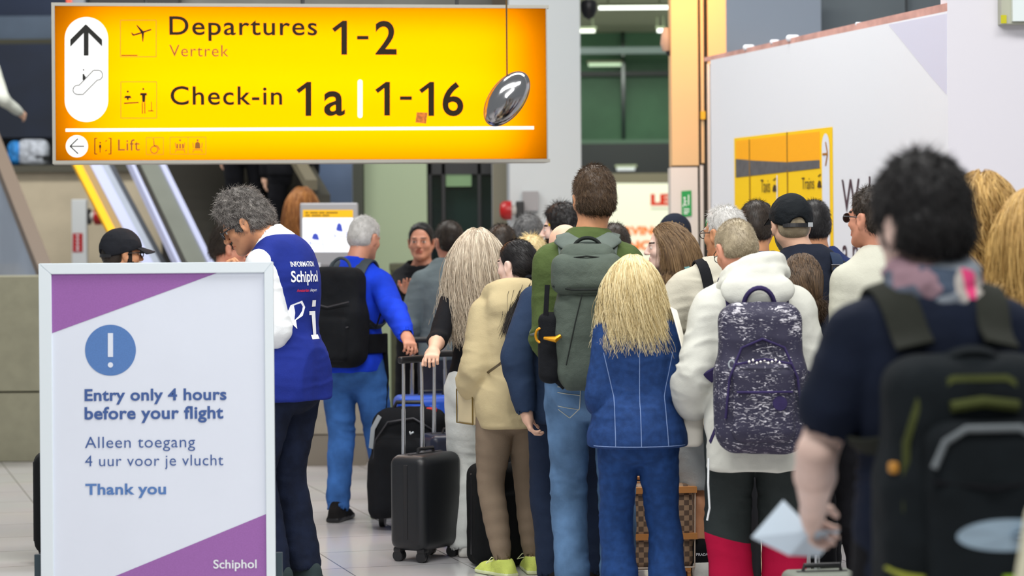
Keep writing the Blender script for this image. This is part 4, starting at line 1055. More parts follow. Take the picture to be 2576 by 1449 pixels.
        for j, (o, L) in enumerate(((.031, .068), (.0105, .076), (-.0105, .071), (-.030, .056))):
            p = P(.086 - abs(o - .005) * .12, o, .002); a = .15 + curl * .9 + j * .05 * curl; r = .0088 * k
            for q, fr in enumerate((.45, .32, .23)):
                dr = f * math.cos(a) + n * math.sin(a) + t * o * .9 * (1 - curl); p2 = p + unit(dr) * L * fr * k; F.seg(p, p2, r, r * .93, k=.003); p = p2; r *= .93; a += curl * 1.25
        p = P(.028, .028, .010); dr = unit(f * .72 + t * (.62 - .3 * curl) + n * (.25 + .5 * curl)); p2 = p + dr * .040 * k; F.seg(p, p2, .0125 * k, .0105 * k, k=.012)
        dr = unit(f * .9 + t * .15 + n * (.3 + .3 * curl)); F.seg(p2, p2 + dr * .034 * k, .0105 * k, .0085 * k, k=.004)
        V, Q = F.mesh(); return relax(V, Q, 1, .4), Q
    # clothing
    def top(s, name, m, hem=.50, ew=.022, ed=.024, hemw=.0, sleeve=1., sr=(.066, .060, .052, .045), collar=None, collar_r=.070, amp=.006, hood=False, puff=0., m2=None, cuff=True, ftop=.825, sc=(9, 9, 6), seed=None, hemtilt=(0, 0), neckcut=None, arms=(-1, 1), shoulder=.060, vneck=False, kn=.035):
        k, H = s.k, s.H; seed = int(s.loc.x * 100) % 97 if seed is None else seed
        pts = [s.sp(.86), np.array([0, 0, hem * H])]
        for g in arms: pts += [s.sh[g], s.el[g], s.wr[g]]
        pts += [s.sh[-1], s.sh[1]]
        lo, hi = s.bounds(pts, .17 + puff); F = Fld(lo, hi, .0078 * s.fine)
        s.trunk(F, hem - .02, ftop, ew * .75, ed * .8, hemw=hemw)
        hz = hem * H; F.cut((0, 0, hz), (hemtilt[0], hemtilt[1], -1), .012)
        for g in (-1, 1):
            F.seg(s.sp(min(.828, ftop)), s.sh[g] + np.array([0, 0, -.004]), shoulder * k * .72, shoulder * k * .95, k=.05)
            if g not in arms: continue
            sh, el, wr = s.sh[g], s.el[g], s.wr[g]
            sr = [r_ * .86 for r_ in sr] if g == arms[0] else sr; P = [sh, sh * .5 + el * .5, el, el * .5 + wr * .5, wr]; Lq = [0, .25, .5, .75, 1.]; R = [sr[0], (sr[0] + sr[1]) / 2, sr[1], sr[2], sr[3]]
            n = 14; tt = np.linspace(0, sleeve, n); P2 = [np.array([np.interp(t, Lq, [p[i] for p in P]) for i in range(3)]) for t in tt]; R2 = [(np.interp(t, Lq, R)) * k + puff * math.sin(math.pi * min(1, t / max(sleeve, .01))) * .5 for t in tt]
            dr = unit(P2[-1] - P2[-2])
            F.chain(P2, R2, k=.025)
            F.seg(P2[-1] + dr * (.004 + R2[-1]), P2[-1] + dr * (.03 + R2[-1] * 2), R2[-1] * 1.0, R2[-1] * 1.2, k=.004, sub=True); F.seg(P2[-1] - dr * .02, P2[-1] + dr * .05, R2[-1] * .78, R2[-1] * .84, k=.004, sub=True)
        if collar:
            c0, c1 = s.sp(.828), s.sp(.828) + unit(s.hc - s.sp(.828) + np.array([0, -.02, 0])) * (collar + .03) * k; F.seg(c0, c1, collar_r * k * 1.05, collar_r * k, k=.02)
            ax_ = unit(c1 - c0); top_ = c0 + ax_ * (collar + .03) * k
            F.seg(top_ + ax_ * .004 + np.array([0, .012, .012]), top_ + ax_ * .15, collar_r * k * 1.25, collar_r * k * 1.6, k=.006, sub=True); F.seg(top_ - ax_ * .03, top_ + ax_ * .1, collar_r * k * .86, collar_r * k * .9, k=.006, sub=True)
        else:
            c0 = s.sp(.84); F.seg(c0 + np.array([0, .012, .004 - .0]), s.sp(.84) + np.array([0, .02, .12]), .060 * k, .075 * k, k=.012, sub=True)
        if hood:
            c = s.sp(.835); R = rx(-s.lean * .5)
            ring = [c + R @ (np.array([.105 * math.cos(a_), .085 * math.sin(a_) - .035, .018 - .035 * math.sin(a_)]) * k) for a_ in np.linspace(0, 2 * math.pi, 18)]
            F.chain(ring, [.042 * k] * 18, k=.02)
            F.ell(c + R @ (np.array([0, -.135, -.035]) * k), np.array([.150, .062, .085]) * k, R @ rx(-.25), .04)
            F.seg(c + R @ (np.array([0, -.01, -.0]) * k), c + R @ (np.array([0, -.0, .16]) * k), .066 * k, .09 * k, k=.015, sub=True)
        V, Q = F.mesh(); V = relax(V, Q, 2, .5)
        # folds: soft all over, stronger around the elbows and waist
        wgt = np.full(len(V), .5, dtype=np.float32)
        for g in arms: wgt += .9 * np.exp(-((V - s.el[g]) ** 2).sum(1) / .012)
        wgt += .5 * np.exp(-((V[:, 2] - .60 * H) / .06) ** 2)
        V = fold(V, Q, amp * wgt, sc, seed, amp * .55 * wgt, (6, 6, 22))
        mi = None; ms = [m]
        if m2 is not None:
            mt2, fn = m2; cc = V[Q].mean(1); mi = fn(cc, s).astype(np.int32); ms = [m, mt2]
        return mesh_np(name, V, Q, ms, s.root, mi=mi)
    def pants(s, name, m, waist=.60, r=(.098, .082, .066, .060, .058), hem=.0, ew=.012, ed=.014, amp=.004, knee=.004, k=.018, upto=1., m2=None, seed=3, bum=.0, sc=(7, 7, 4)):
        H, kk = s.H, s.k; pts = [s.sp(waist + .02), s.hip]
        for g in (-1, 1): pts += [s.kn[g], s.an[g]]
        lo, hi = s.bounds(pts, .18); lo[2] = -.02; F = Fld(lo, hi, .0078 * s.fine)
        s.trunk(F, .49, waist + .02, ew, ed); F.ell((0, -.005, .468 * H), np.array([.075, .085, .06]) * kk, None, .03)
        if bum:
            for g in (-1, 1): F.ell(s.ctr(.50) + np.array([.070 * g, -.040, -.01]) * kk, np.array([.080, .080, .09]) * kk, None, .03)
        for g in (-1, 1):
            hj, kn, an = s.hj[g], s.kn[g], s.an[g]; Lq = [0, .25, .5, .75, 1]
            P = [hj, hj * .5 + kn * .5, kn, kn * .5 + an * .5, an]
            e = an + (an - kn) * hem; P[4] = e
            tt = np.linspace(0, upto, 12); P2 = [np.array([np.interp(t, Lq, [p[i] for p in P]) for i in range(3)]) for t in tt]; R2 = [np.interp(t, Lq, r) * kk for t in tt]
            F.chain(P2, R2, k=k); dr = unit(P2[-1] - P2[-2])
            F.seg(P2[-1] + dr * (.004 + R2[-1] * 1.05), P2[-1] + dr * (.03 + R2[-1] * 2.1), R2[-1] * 1.05, R2[-1] * 1.3, k=.004, sub=True); F.seg(P2[-1] - dr * .02, P2[-1] + dr * .05, R2[-1] * .8, R2[-1] * .86, k=.004, sub=True)
        F.cut(s.sp(waist), (0, math.sin(s.lean * .5), 1), .01)
        V, Q = F.mesh(); V = relax(V, Q, 2, .5)
        w = np.full(len(V), .35, dtype=np.float32)
        for g in (-1, 1): w += .9 * np.exp(-((V - s.kn[g]) ** 2).sum(1) / .02) + .8 * np.exp(-((V - s.an[g]) ** 2).sum(1) / .014)
        w += .5 * np.exp(-((V[:, 2] - .46 * H) / .05) ** 2)
        V = fold(V, Q, amp * (.5 + w), sc, seed, knee * w * .55 * (.35 + .65 * np.clip(vnoise(V * 9, seed + 40) + .5, 0, 1)), (6, 6, 24))
        mi = None; ms = [m]
        if m2 is not None: mi = m2[1](V[Q].mean(1), s).astype(np.int32); ms = [m] + list(m2[0] if isinstance(m2[0], (list, tuple)) else [m2[0]])
        return mesh_np(name, V, Q, ms, s.root, mi=mi)
    def shoes(s, m, sole=None, lace=None, L=.27, high=.0, name='shoe', lbl=None):
        for g in (-1, 1):
            a = s.ft[g][2] * D2R; fw = np.array([math.sin(-a), math.cos(a), 0]); sd = np.array([fw[1], -fw[0], 0]); an = s.an[g]; z0 = an[2] - .045 * s.H; k = s.k
            R = np.stack([sd, fw, np.array([0, 0, 1.])], 1); o = np.array([an[0], an[1], z0]); q = lambda x, y, z: o + R @ (np.array([x, y, z]) * k)
            F = Fld(*s.bounds([q(0, .07, .05)], .22), .006 if s.fine <= 1.1 else .008)
            F.box(q(0, .055, .014), np.array([.043, .142, .014]) * k, .012 * k, R, .01); F.ell(q(0, .12, .032), np.array([.044, .072, .036]) * k, R, .02); F.ell(q(0, .02, .05), np.array([.040, .085, .045]) * k, R, .02); F.ell(q(0, -.045, .045), np.array([.037, .045, .05]) * k, R, .02)
            F.seg(q(0, -.01, .05), q(0, -.012, .085 + high), .043 * k, .044 * k, k=.02); F.cut(q(0, 0, .093 + high), (0, 0, 1), .005); F.cut(q(0, 0, 0.001), (0, 0, -1))
            F.seg(q(0, -.008, .075 + high), q(0, -.008, .2), .037 * k, .037 * k, k=.004, sub=True)
            V, Q = F.mesh(); V = relax(V, Q, 1); zc = V[Q].mean(1)[:, 2] - z0; o_ = mesh_np(name, V, Q, [m, sole or m], s.root, mi=(zc < .024 * k).astype(np.int32))
            if lace is not None:
                mb = MB()
                for j in range(4): y = .05 + j * .02; mb.tube([q(-.028, y, .066 - j * .005), q(0, y + .008, .078 - j * .006), q(.028, y, .066 - j * .005)], .003, 6)
                mb.tube([q(0, .045, .085), q(-.05, .03, .10), q(-.075, .045, .07), q(-.02, .05, .08)], .0025, 6); mb.tube([q(0, .045, .085), q(.05, .03, .06), q(.075, .06, .02)], .0025, 6)
                mb.build('lace', lace, o_)
    # hair
    def cap(s, t=.012, front=.062, fs=.5, low=-.03, ls=.45, back=True, amp=0., asc=40, tt=None, seed=1, side_t=None, ears=True):
        """the hair's own volume around the skull; returns V, F"""
        q, hs, R3 = s.hp, s.hs, s.HR; F = Fld(*s.bounds([q((0, -.01, .01))], .19 + t * 2), .005 * s.fine); st = side_t if side_t is not None else t * .6; tt = tt if tt is not None else t
        F.ell(q((0, -.012, .030 + (tt - t) * .5)), np.array([.0745 + st, .095 + t, .0855 + tt]) * hs, R3, .01)
        if back: F.ell(q((0, -.048, -.020)), np.array([.066 + st, .056 + t, .058]) * hs, R3, .03)
        [F.ell(q((.088 * g, -.012, -.014)), np.array([.030, .027, .036]) * hs, R3, .006, True) for g in ((-1, 1) if ears else ())]
        n = np.array([0, 1, -fs]); F.cut(q((0, front, .062)), R3 @ n, .012); F.cut(q((0, 0, low)), R3 @ np.array([0, ls, -1]), .008)
        V, Q = F.mesh(); V = relax(V, Q, 1)
        if amp: N = normals(V, Q); V = (V + N * (amp * (ridge((V - s.hc) * asc, seed) * .6 + .5 * vnoise((V - s.hc) * asc * 1.9, seed + 1)))[:, None]).astype(np.float32)
        return V, Q
    def fuzz(s, V, Q, n, L, lift=.6, flow=(0, -.3, -.7), rnd=.4, r=.0011, m=4, curl=0., seed=0):
        """short strands standing on a hair volume"""
        rg = np.random.default_rng(seed + 11); a = V[Q[:, 0]]; A = np.linalg.norm(np.cross(V[Q[:, 2]] - a, V[Q[:, 3]] - V[Q[:, 1]]), axis=1); N = normals(V, Q)
        c_ = N[Q[:, 0]] @ s.HR; A = A * np.where((c_ @ unit((0, 1, -.5)) > .9) | (c_ @ unit((0, .45, -1)) > .88), 0, 1); f = rg.choice(len(Q), n, p=A / A.sum()); u, w = rg.random((2, n, 1)); p = (V[Q[f, 0]] * (1 - u) + V[Q[f, 1]] * u) * (1 - w) + (V[Q[f, 3]] * (1 - u) + V[Q[f, 2]] * u) * w; nn = N[Q[f, 0]]
        # nothing grows on the underside facing the neck or the face edge
        fl = s.HR @ unit(flow); fl = fl[None] - nn * (nn @ fl)[:, None]; lift *= .6; rnd *= .6; r *= .75; dr = nn * lift + fl + rg.normal(0, rnd, (n, 3)); dr /= np.linalg.norm(dr, axis=1, keepdims=True)
        LL = L * (.6 + .8 * rg.random((n, 1))); P = [p - nn * .002]; ph = rg.random((n, 1)) * 6.28; b1 = np.cross(dr, nn + .01); b1 /= np.linalg.norm(b1, axis=1, keepdims=True) + 1e-9; b2 = np.cross(dr, b1)
        for i in range(1, m):
            dr2 = dr + fl * (i / m) * .5; dr2 /= np.linalg.norm(dr2, axis=1, keepdims=True); q = P[-1] + dr2 * LL / (m - 1)
            if curl: q = q + (b1 * np.cos(ph + i * 1.5) + b2 * np.sin(ph + i * 1.5)) * curl
            P.append(q)
        P = np.stack(P, 1); v, f_ = strands_mesh(P, r * (.7 + .6 * rg.random(n))); return v, f_, np.repeat(rg.random(n), m * 3)
    def hair(s, col, parts, name='hair'):
        V, F, A = [], [], []; n = 0
        for v, f, a in parts: V.append(v); F.append(f + n); A.append(a if np.ndim(a) else np.full(len(v), a)); n += len(v)
        return mesh_np(name, np.concatenate(V), np.concatenate(F), HAIRM[col], s.root, attr=np.concatenate(A))
    def short(s, col, t=.012, n=3500, L=.018, amp=.0, asc=40, **kw):
        fz = {k_: kw.pop(k_) for k_ in ('lift', 'flow', 'rnd', 'r', 'curl', 'm') if k_ in kw}; n = int(n / s.fine ** 2)
        V, Q = s.cap(t, amp=amp, asc=asc, **kw); at = .25 + .25 * vnoise((V - s.hc) * 60, 3)
        return s.hair(col, [(V, Q, at), s.fuzz(V, Q, n, L, **fz)])
    def long(s, col, L=.38, n=2200, t=.014, r=.0022, wave=.006, part=0., spread=.0, back=0., seed=0, front=.04, torso=True, fade=.0, gather=None, m=18, pre=None, layer=.12):
        rg = np.random.default_rng(seed + 31); n = int(n / s.fine ** 1.5); hs = s.hs
        d = rg.normal(0, 1, (n * 3, 3)); d /= np.linalg.norm(d, axis=1, keepdims=True); d = d[(d[:, 2] > -.35) & (d[:, 1] < .62 + d[:, 2] * .35)][:n]; n = len(d)
        E = np.array([.0745 + t * .5, .095 + t * .5, .0855 + t * .6]) * hs; c0 = np.array([0, -.012, .030]) * hs
        P = c0 + d * E; sx = np.sign(d[:, :1] - part + 1e-6)
        fr = np.clip(d[:, 1:2] * 1.3 + .45, 0, 1); dr = np.concatenate([sx * (.75 - back * .55) * fr, -.45 - back * .7 + 0 * sx, -.35 + 0 * sx], 1) + d * .30
        LL = L * (1 - fade * rg.random((n, 1))) ; ds = LL / (m - 1); ph = rg.random((n, 1)) * 6.28; fq = 4 + 4 * rg.random((n, 1)); jit = rg.normal(0, 1, (n, 3)); pts = [P]
        lay = 1 + rg.random((n, 1)) * layer; g = s.HR.T @ np.array([0, 0, -1.]); ctrs = [(c0, E), (np.array([0, -.045, -.05]) * hs, np.array([.062, .062, .085]) * hs)]
        if torso:
            for f, w in ((.80, 1.), (.72, 1.)):
                wd_, dp_ = s.prof(f); cc = (s.HR.T @ (s.ctr(f) - s.hc)); ctrs.append((cc, np.array([wd_ + .03, dp_ + .035, .10 * s.k if f > .78 else .17 * s.k])))
        for i in range(1, m):
            dr = dr / (np.linalg.norm(dr, axis=1, keepdims=True) + 1e-9); dr = dr * .72 + g * (.30 if i > 1 else .12) + jit * .012 * spread
            wv = wave * np.stack([np.cos(ph[:, 0] + fq[:, 0] * i / m * 2), np.sin(ph[:, 0] + fq[:, 0] * i / m * 2), 0 * ph[:, 0]], 1)
            q = pts[-1] + dr / (np.linalg.norm(dr, axis=1, keepdims=True) + 1e-9) * ds + wv * (i / m)
            if gather is not None and i > 2: gp, gs = gather; wgt = min(1, i / m * gs); q = q + (np.array(gp) * hs - q) * wgt * .22
            for cc, ee in ctrs:
                e = ee * lay; u = (q - cc) / e; nr = np.linalg.norm(u, axis=1, keepdims=True); q = np.where(nr < 1, cc + u / np.maximum(nr, 1e-6) * e, q)
            pts.append(q)
        P = np.stack(pts, 1); ok = ~(((P[:, :, 1] > front) & (np.abs(P[:, :, 0]) < .066 * hs) & (P[:, :, 2] < .055)).any(1)); P = P[ok]; n = len(P)
        P = s.hc + P @ s.HR.T; rr = r * (.6 + .8 * rg.random(n)); v, f = strands_mesh(P, rr, .35); clump = rg.random(n)
        V, Q = s.cap(.010, front=.052, low=-.05, ls=.2); parts = [(V, Q, .2), (v, f, np.repeat(clump, m * 3))]
        return s.hair(col, parts + (pre or []))
    # small worn things
    def glasses(s, m=BLACK, lens=None, z=-.002, up=0., shift=0., rx_=.024, rz_=.018, name='glasses', rim=.0022):
        q = lambda x, y, z_: s.hp((x, y, z_)); mb = MB(); ml = MB(); yf = .100 + shift; zz = z + up
        for g in (-1, 1):
            P = [q(g * .033 + rx_ * math.cos(a), yf - .012 * abs(math.cos(a)) * 0 - .10 * max(0, abs(g * .033 + rx_ * math.cos(a)) - .03) * .8, zz + rz_ * math.sin(a)) for a in np.linspace(0, 2 * math.pi, 20)]
            mb.tube(P, rim * s.hs, 6, caps=False); c = sum((Vector(p) for p in P[:-1]), Vector()) / 19; ml.add([c] + [Vector(p) for p in P[:-1]], [(0, i + 1, (i + 1) % 19 + 1) for i in range(19)])
            mb.tube(([q(g * .056, yf - .01, zz), q(g * .072, yf - .05, zz - .03), q(g * .083, -.01, zz - .075)] if up else [q(g * .056, yf - .004, zz + .006), q(g * .074, .06 + shift * .8, zz + .006 - up * .15), q(g * .084, -.004 + shift * .5, zz + .004 - up * .6), q(g * .084, -.02 + shift * .4, zz - .018 - up * .75)]), rim * 1.1 * s.hs, 6)
        mb.tube([q(-.011, yf, zz + .004), q(0, yf + .004, zz + .008), q(.011, yf, zz + .004)], rim * s.hs, 6); o = mb.build(name, m, s.root, smooth=True)
        if lens is not None: ml.build('lens', lens, o)
        return o
    def capwear(s, m, brim=True, t=.016, low=-.002, strap=None, back_opening=False, front=.2, yaw=0, name='cap'):
        q, hs = s.hp, s.hs; R3 = s.HR @ rzm(yaw * D2R); qq = lambda x, y, z: s.hc + R3 @ (np.array([x, y, z]) * hs); F = Fld(*s.bounds([q((0, .03, .06))], .24), .005 * s.fine)
        F.ell(qq(0, -.010, .030), np.array([.078 + t, .099 + t, .090 + t]) * hs, R3, .01); F.cut(qq(0, 0, .012 + low), R3 @ np.array([0, .25, -1.]), .006)
        if back_opening: F.ell(qq(0, -.115, -.014 + low), np.array([.040, .05, .044]) * hs, R3, .004, True)
        V, Q = F.mesh(); V = relax(V, Q, 1); V = fold(V, Q, .0025, (22, 22, 22), 5); o = mesh_np(name, V, Q, m, s.root)
        if brim:
            mb = MB(); n = 16; top_ = []; bot = []
            A = [math.radians(-62 + 124 * i / n) for i in range(n + 1)]
            inn = [qq(.088 * math.sin(a), -.01 + .110 * math.cos(a) - .004, .014 + low + .028) for a in A]; out = [qq(.098 * math.sin(a) * 1.0, .035 + .150 * math.cos(a) * .98, .016 + low - .016 * math.sin(a) ** 2) for a in A]; th = s.HR @ np.array([0, 0, .005])
            V = [Vector(p) for p in inn + out] + [Vector(p - th) for p in inn + out]; N_ = n + 1; Fs = []
            for i in range(n): Fs += [(i, i + 1, N_ + i + 1, N_ + i), (2 * N_ + i, 3 * N_ + i, 3 * N_ + i + 1, 2 * N_ + i + 1), (N_ + i, N_ + i + 1, 3 * N_ + i + 1, 3 * N_ + i)]
            mb.add(V, Fs); mb.build('brim', m, o, smooth=True)
        if strap is not None:
            mb = MB(); P = [qq((.0785 + t) * .95 * math.sin(a), -.010 - (.0995 + t) * .95 * math.cos(a), -.006 + low) for a in np.linspace(-.8, .8, 14)]; mb.tube(P, 1, flat=(.018 * hs, .003, lambda p: Vector(p) - Vector(qq(0, -.01, -.02)))); mb.build('strap', strap, o)
        return o
    def back(s, f, out=0.): w, d = s.prof(f); return s.ctr(f) + rx(-s.an_(f)) @ np.array([0, -d - out, 0])
    def thing(s, name, label, cat, group=None): return empty(name, s.loc, s.rz, label, cat, group)


def strap_path(s, g, out, xt=.075, yb=-.10, zt=.80, zb=.60, on=None):
    """shoulder strap from the pack's top over the shoulder, down the chest and back under the arm"""
    w8, d8 = s.prof(.80); k = s.k; R = rx(-s.lean); c = s.sp(.80); Q = lambda x, y, z: c + R @ (np.array([x * g, y, z]) * k)
    P = [Q(xt, -.155 - out, -.05), Q(xt + .006, -.135 - out, .0), Q(xt + .012, -.085 - out, .048 + out * .6), Q(xt + .018, -.02, .070 + out), Q(xt + .02, .05 + out * .5, .052 + out * .7), Q(xt + .025, .105 + out, -.01), Q(xt + .03, .135 + out, -.10), Q(xt + .06, .125 + out, -.20), Q(xt + .10, .05 + out, -.27), Q(xt + .10, -.05, -.31), Q(xt + .06, -.14 - out, -.33)]
    n = 40; T = np.linspace(0, len(P) - 1, n); A = np.array(P); out_ = np.stack([np.interp(T, range(len(P)), A[:, i]) for i in range(3)], 1)
    if on is not None:
        from mathutils.bvhtree import BVHTree
        bv = BVHTree.FromPolygons([v.co for v in on.data.vertices], [p.vertices[:] for p in on.data.polygons]); cc = s.sp(.70) + np.array([g * .05 * k, 0, 0])
        for i in range(3, n):
            dv = unit(out_[i] - cc); h = bv.ray_cast(Vector(cc + dv * .6), Vector(-dv))[0]
            if h is not None: out_[i] = np.array(h) + dv * .010
    for _ in range(6): out_[1:-1] = (out_[:-2] + 2 * out_[1:-1] + out_[2:]) / 4
    ctr = s.sp(.76) + np.array([0, 0, -.06])
    return [tuple(p) for p in out_], (lambda p: Vector(p) - Vector(ctr + np.array([g * .05, 0, 0])))


# ------------------------------------------------------------------ clothes' cloths
def cloth(n, c, **k): return mat(n, S(*c), k.pop('rough', .85), **{**dict(var=.10, vscale=9, bump=.25, bscale=220, bump2=.22, b2scale=12, sheen=.0, spec=.2), **k})
NAVYV = cloth('royal_vest', (28, 44, 128)); SHIRT = cloth('white_shirt', (232, 236, 238), var=.03); DARKJ = cloth('dark_jeans', (20, 28, 48), var=.25, vscale=14); SLATE = cloth('slate_shoe', (46, 58, 60), bump2=0)
BLUEJ = cloth('blue_fleece', (26, 66, 216), var=.14, bscale=400, bump=.35); JEANB = cloth('blue_jeans', (56, 100, 164), var=.28, vscale=8, bscale=300); BLACKC = cloth('black_cloth', (16, 17, 22), var=.2); CHARC = cloth('charcoal_cloth', (42, 46, 48), var=.12)
GREYS = cloth('grey_knit', (104, 116, 120), var=.06, bump=.6, bscale=300); LBLUE = cloth('light_blue_shirt', (160, 184, 226), var=.03); DGREYT = cloth('dark_grey_trousers', (52, 54, 64), var=.08)
WHITEP = cloth('white_trousers', (226, 230, 226), var=.02); BEIGEC = cloth('beige_hoodie', (196, 180, 140), var=.05, vscale=5); TAUPE = cloth('taupe_leggings', (132, 116, 98), var=.06, bump2=0); BLAZ = cloth('navy_blazer', (40, 56, 82), var=.06); BLAZT = cloth('navy_trousers', (30, 42, 64), var=.08)
GREENJ = cloth('olive_jacket', (76, 92, 50), var=.10, vscale=6, bump2=.5); BLKCOL = cloth('black_collar', (20, 21, 24)); JEANW = cloth('washed_jeans', (88, 120, 156), var=.30, vscale=6, bscale=300); DENIMD = cloth('dark_denim', (32, 60, 110), var=.16, vscale=40, bscale=350, bump=.4); DENIMT = cloth('dark_denim_trousers', (30, 62, 114), var=.18, vscale=30, bscale=350)
DTOP = cloth('dark_navy_top', (30, 30, 48)); REDT = cloth('raspberry_top', (176, 40, 72)); CREAM = cloth('cream_jacket', (194, 190, 174), var=.04, vscale=5); GSHORT = cloth('grey_shorts', (178, 186, 188), var=.05); NAVYJ = cloth('navy_jacket', (24, 30, 44), var=.12); NAVYB = cloth('navy_blue_jacket', (36, 50, 96), var=.1); KNIT = cloth('black_knit', (14, 15, 18), bump=.8, bscale=260)
WHITEJ = cloth('white_shell', (204, 205, 196), var=.025, vscale=4, bump2=.5, b2scale=6); CHARP = cloth('charcoal_trousers', (40, 46, 46), var=.08); CRIM = cloth('crimson_cloth', (168, 8, 56), var=.12); PALES = cloth('pale_shirt', (186, 186, 172), var=.03); NAVYT = cloth('navy_tshirt', (20, 28, 46), var=.10); ORNG = cloth('orange_vest', (255, 122, 20)); YELC = cloth('yellow_coat', (232, 226, 40), var=.12, bump2=.8, b2scale=10); WHITEG = cloth('off_white_jacket', (200, 204, 196))
LIMES = cloth('lime_trainer', (206, 220, 110), var=.12, bump=.5, bscale=160); LIMEL = mat('pale_lace', S(232, 236, 190), .7); BLKSH = cloth('black_shoe', (26, 24, 24), bump2=0); WHSH = cloth('white_shoe', (220, 220, 214), bump2=0); SOCK = cloth('black_sock', (18, 18, 22), bump2=0)
BAGBLK = cloth('black_bag_cloth', (18, 20, 24), var=.18, bump=.5, bscale=260); BAGGRN = cloth('grey_green_bag_cloth', (82, 92, 84), var=.12, vscale=7, bump=.5, bscale=260, bump2=.6, b2scale=9); BAGDK = cloth('dark_green_bag_cloth', (34, 38, 36), var=.12); TEAL = cloth('teal_leather', (104, 148, 148), rough=.5, bump2=.1); STRAPW = mat('white_leather', S(226, 222, 210), .5); GUN = mat('gunmetal', (.1, .1, .11), .35, 1.); GOLDM = mat('brass_hook', S(214, 150, 30), .35, .6); TANL = mat('tan_leather', S(206, 140, 78), .5)


def patterned():
    m = bpy.data.materials.new('violet_speckled_cloth'); m.use_nodes = True; nt = m.node_tree; b = nt.nodes['Principled BSDF']; b.inputs['Roughness'].default_value = .7
    tc = nt.nodes.new('ShaderNodeTexCoord'); mp = nt.nodes.new('ShaderNodeMapping'); mp.inputs['Scale'].default_value = (38, 38, 120); mp.inputs['Rotation'].default_value = (0, .25, 0)
    n = nt.nodes.new('ShaderNodeTexNoise'); n.inputs['Scale'].default_value = 1.; n.inputs['Detail'].default_value = 4; n.inputs['Distortion'].default_value = 1.4
    n2 = nt.nodes.new('ShaderNodeTexNoise'); n2.inputs['Scale'].default_value = 9; ad = nt.nodes.new('ShaderNodeMath'); ad.operation = 'MULTIPLY_ADD'; ad.inputs[1].default_value = .35
    r = nt.nodes.new('ShaderNodeValToRGB'); r.color_ramp.elements[0].position = .76; r.color_ramp.elements[1].position = .88; r.color_ramp.elements[0].color = (*S(40, 38, 62), 1); r.color_ramp.elements[1].color = (*S(214, 212, 220), 1)
    nt.links.new(tc.outputs['Object'], mp.inputs[0]); nt.links.new(mp.outputs[0], n.inputs['Vector']); nt.links.new(tc.outputs['Object'], n2.inputs['Vector']); nt.links.new(n2.outputs[0], ad.inputs[0]); nt.links.new(n.outputs[0], ad.inputs[2]); nt.links.new(ad.outputs[0], r.inputs[0]); nt.links.new(r.outputs[0], b.inputs['Base Color']); return m


PATT = patterned(); VIOL = cloth('violet_webbing', (52, 44, 84), var=.15, bump2=0)


def checker():
    m = bpy.data.materials.new('brown_checked_canvas'); m.use_nodes = True; nt = m.node_tree; b = nt.nodes['Principled BSDF']; b.inputs['Roughness'].default_value = .5
    tc = nt.nodes.new('ShaderNodeTexCoord'); c = nt.nodes.new('ShaderNodeTexChecker'); c.inputs['Scale'].default_value = 42; c.inputs['Color1'].default_value = (*S(168, 138, 110), 1); c.inputs['Color2'].default_value = (*S(104, 84, 70), 1)
    nt.links.new(tc.outputs['Object'], c.inputs['Vector']); nt.links.new(c.outputs[0], b.inputs['Base Color']); return m


CHECK = checker()


def twotone(base, low, z):
    m = base.copy(); m.name = 'charcoal_and_crimson_cloth'; nt = m.node_tree; b = nt.nodes['Principled BSDF']; src = b.inputs['Base Color'].links[0].from_socket
    tc = nt.nodes.new('ShaderNodeTexCoord'); sp = nt.nodes.new('ShaderNodeSeparateXYZ'); ab = nt.nodes.new('ShaderNodeMath'); ab.operation = 'ABSOLUTE'; ad = nt.nodes.new('ShaderNodeMath'); ad.operation = 'MULTIPLY_ADD'; ad.inputs[1].default_value = -.25; lt = nt.nodes.new('ShaderNodeMath'); lt.operation = 'LESS_THAN'; lt.inputs[1].default_value = z
    mx = nt.nodes.new('ShaderNodeMixRGB'); mx.inputs[2].default_value = (*low, 1)
    nt.links.new(tc.outputs['Object'], sp.inputs[0]); nt.links.new(sp.outputs['X'], ab.inputs[0]); nt.links.new(ab.outputs[0], ad.inputs[0]); nt.links.new(sp.outputs['Z'], ad.inputs[2]); nt.links.new(ad.outputs[0], lt.inputs[0]); nt.links.new(lt.outputs[0], mx.inputs[0]); nt.links.new(src, mx.inputs[1]); nt.links.new(mx.outputs[0], b.inputs['Base Color']); return m


TWOT = twotone(CHARP, S(168, 8, 56), .33)


def scarfmat():
    m = bpy.data.materials.new('patchwork_scarf'); m.use_nodes = True; nt = m.node_tree; b = nt.nodes['Principled BSDF']; b.inputs['Roughness'].default_value = .9
    tc = nt.nodes.new('ShaderNodeTexCoord'); v = nt.nodes.new('ShaderNodeTexVoronoi'); v.inputs['Scale'].default_value = 16; sx = nt.nodes.new('ShaderNodeSeparateColor'); r = nt.nodes.new('ShaderNodeValToRGB'); r.color_ramp.interpolation = 'CONSTANT'
    cols = ((0, (150, 158, 168)), (.2, (96, 104, 120)), (.38, (196, 188, 180)), (.52, (150, 120, 130)), (.66, (206, 206, 210)), (.80, (70, 84, 104)), (.93, (236, 70, 130)))
    while len(r.color_ramp.elements) < len(cols): r.color_ramp.elements.new(.5)
    for e, (p, c) in zip(r.color_ramp.elements, cols): e.position = p; e.color = (*S(*c), 1)
    nt.links.new(tc.outputs['Object'], v.inputs['Vector']); nt.links.new(v.outputs['Color'], sx.inputs[0]); nt.links.new(sx.outputs[0], r.inputs[0]); nt.links.new(r.outputs[0], b.inputs['Base Color']); return m


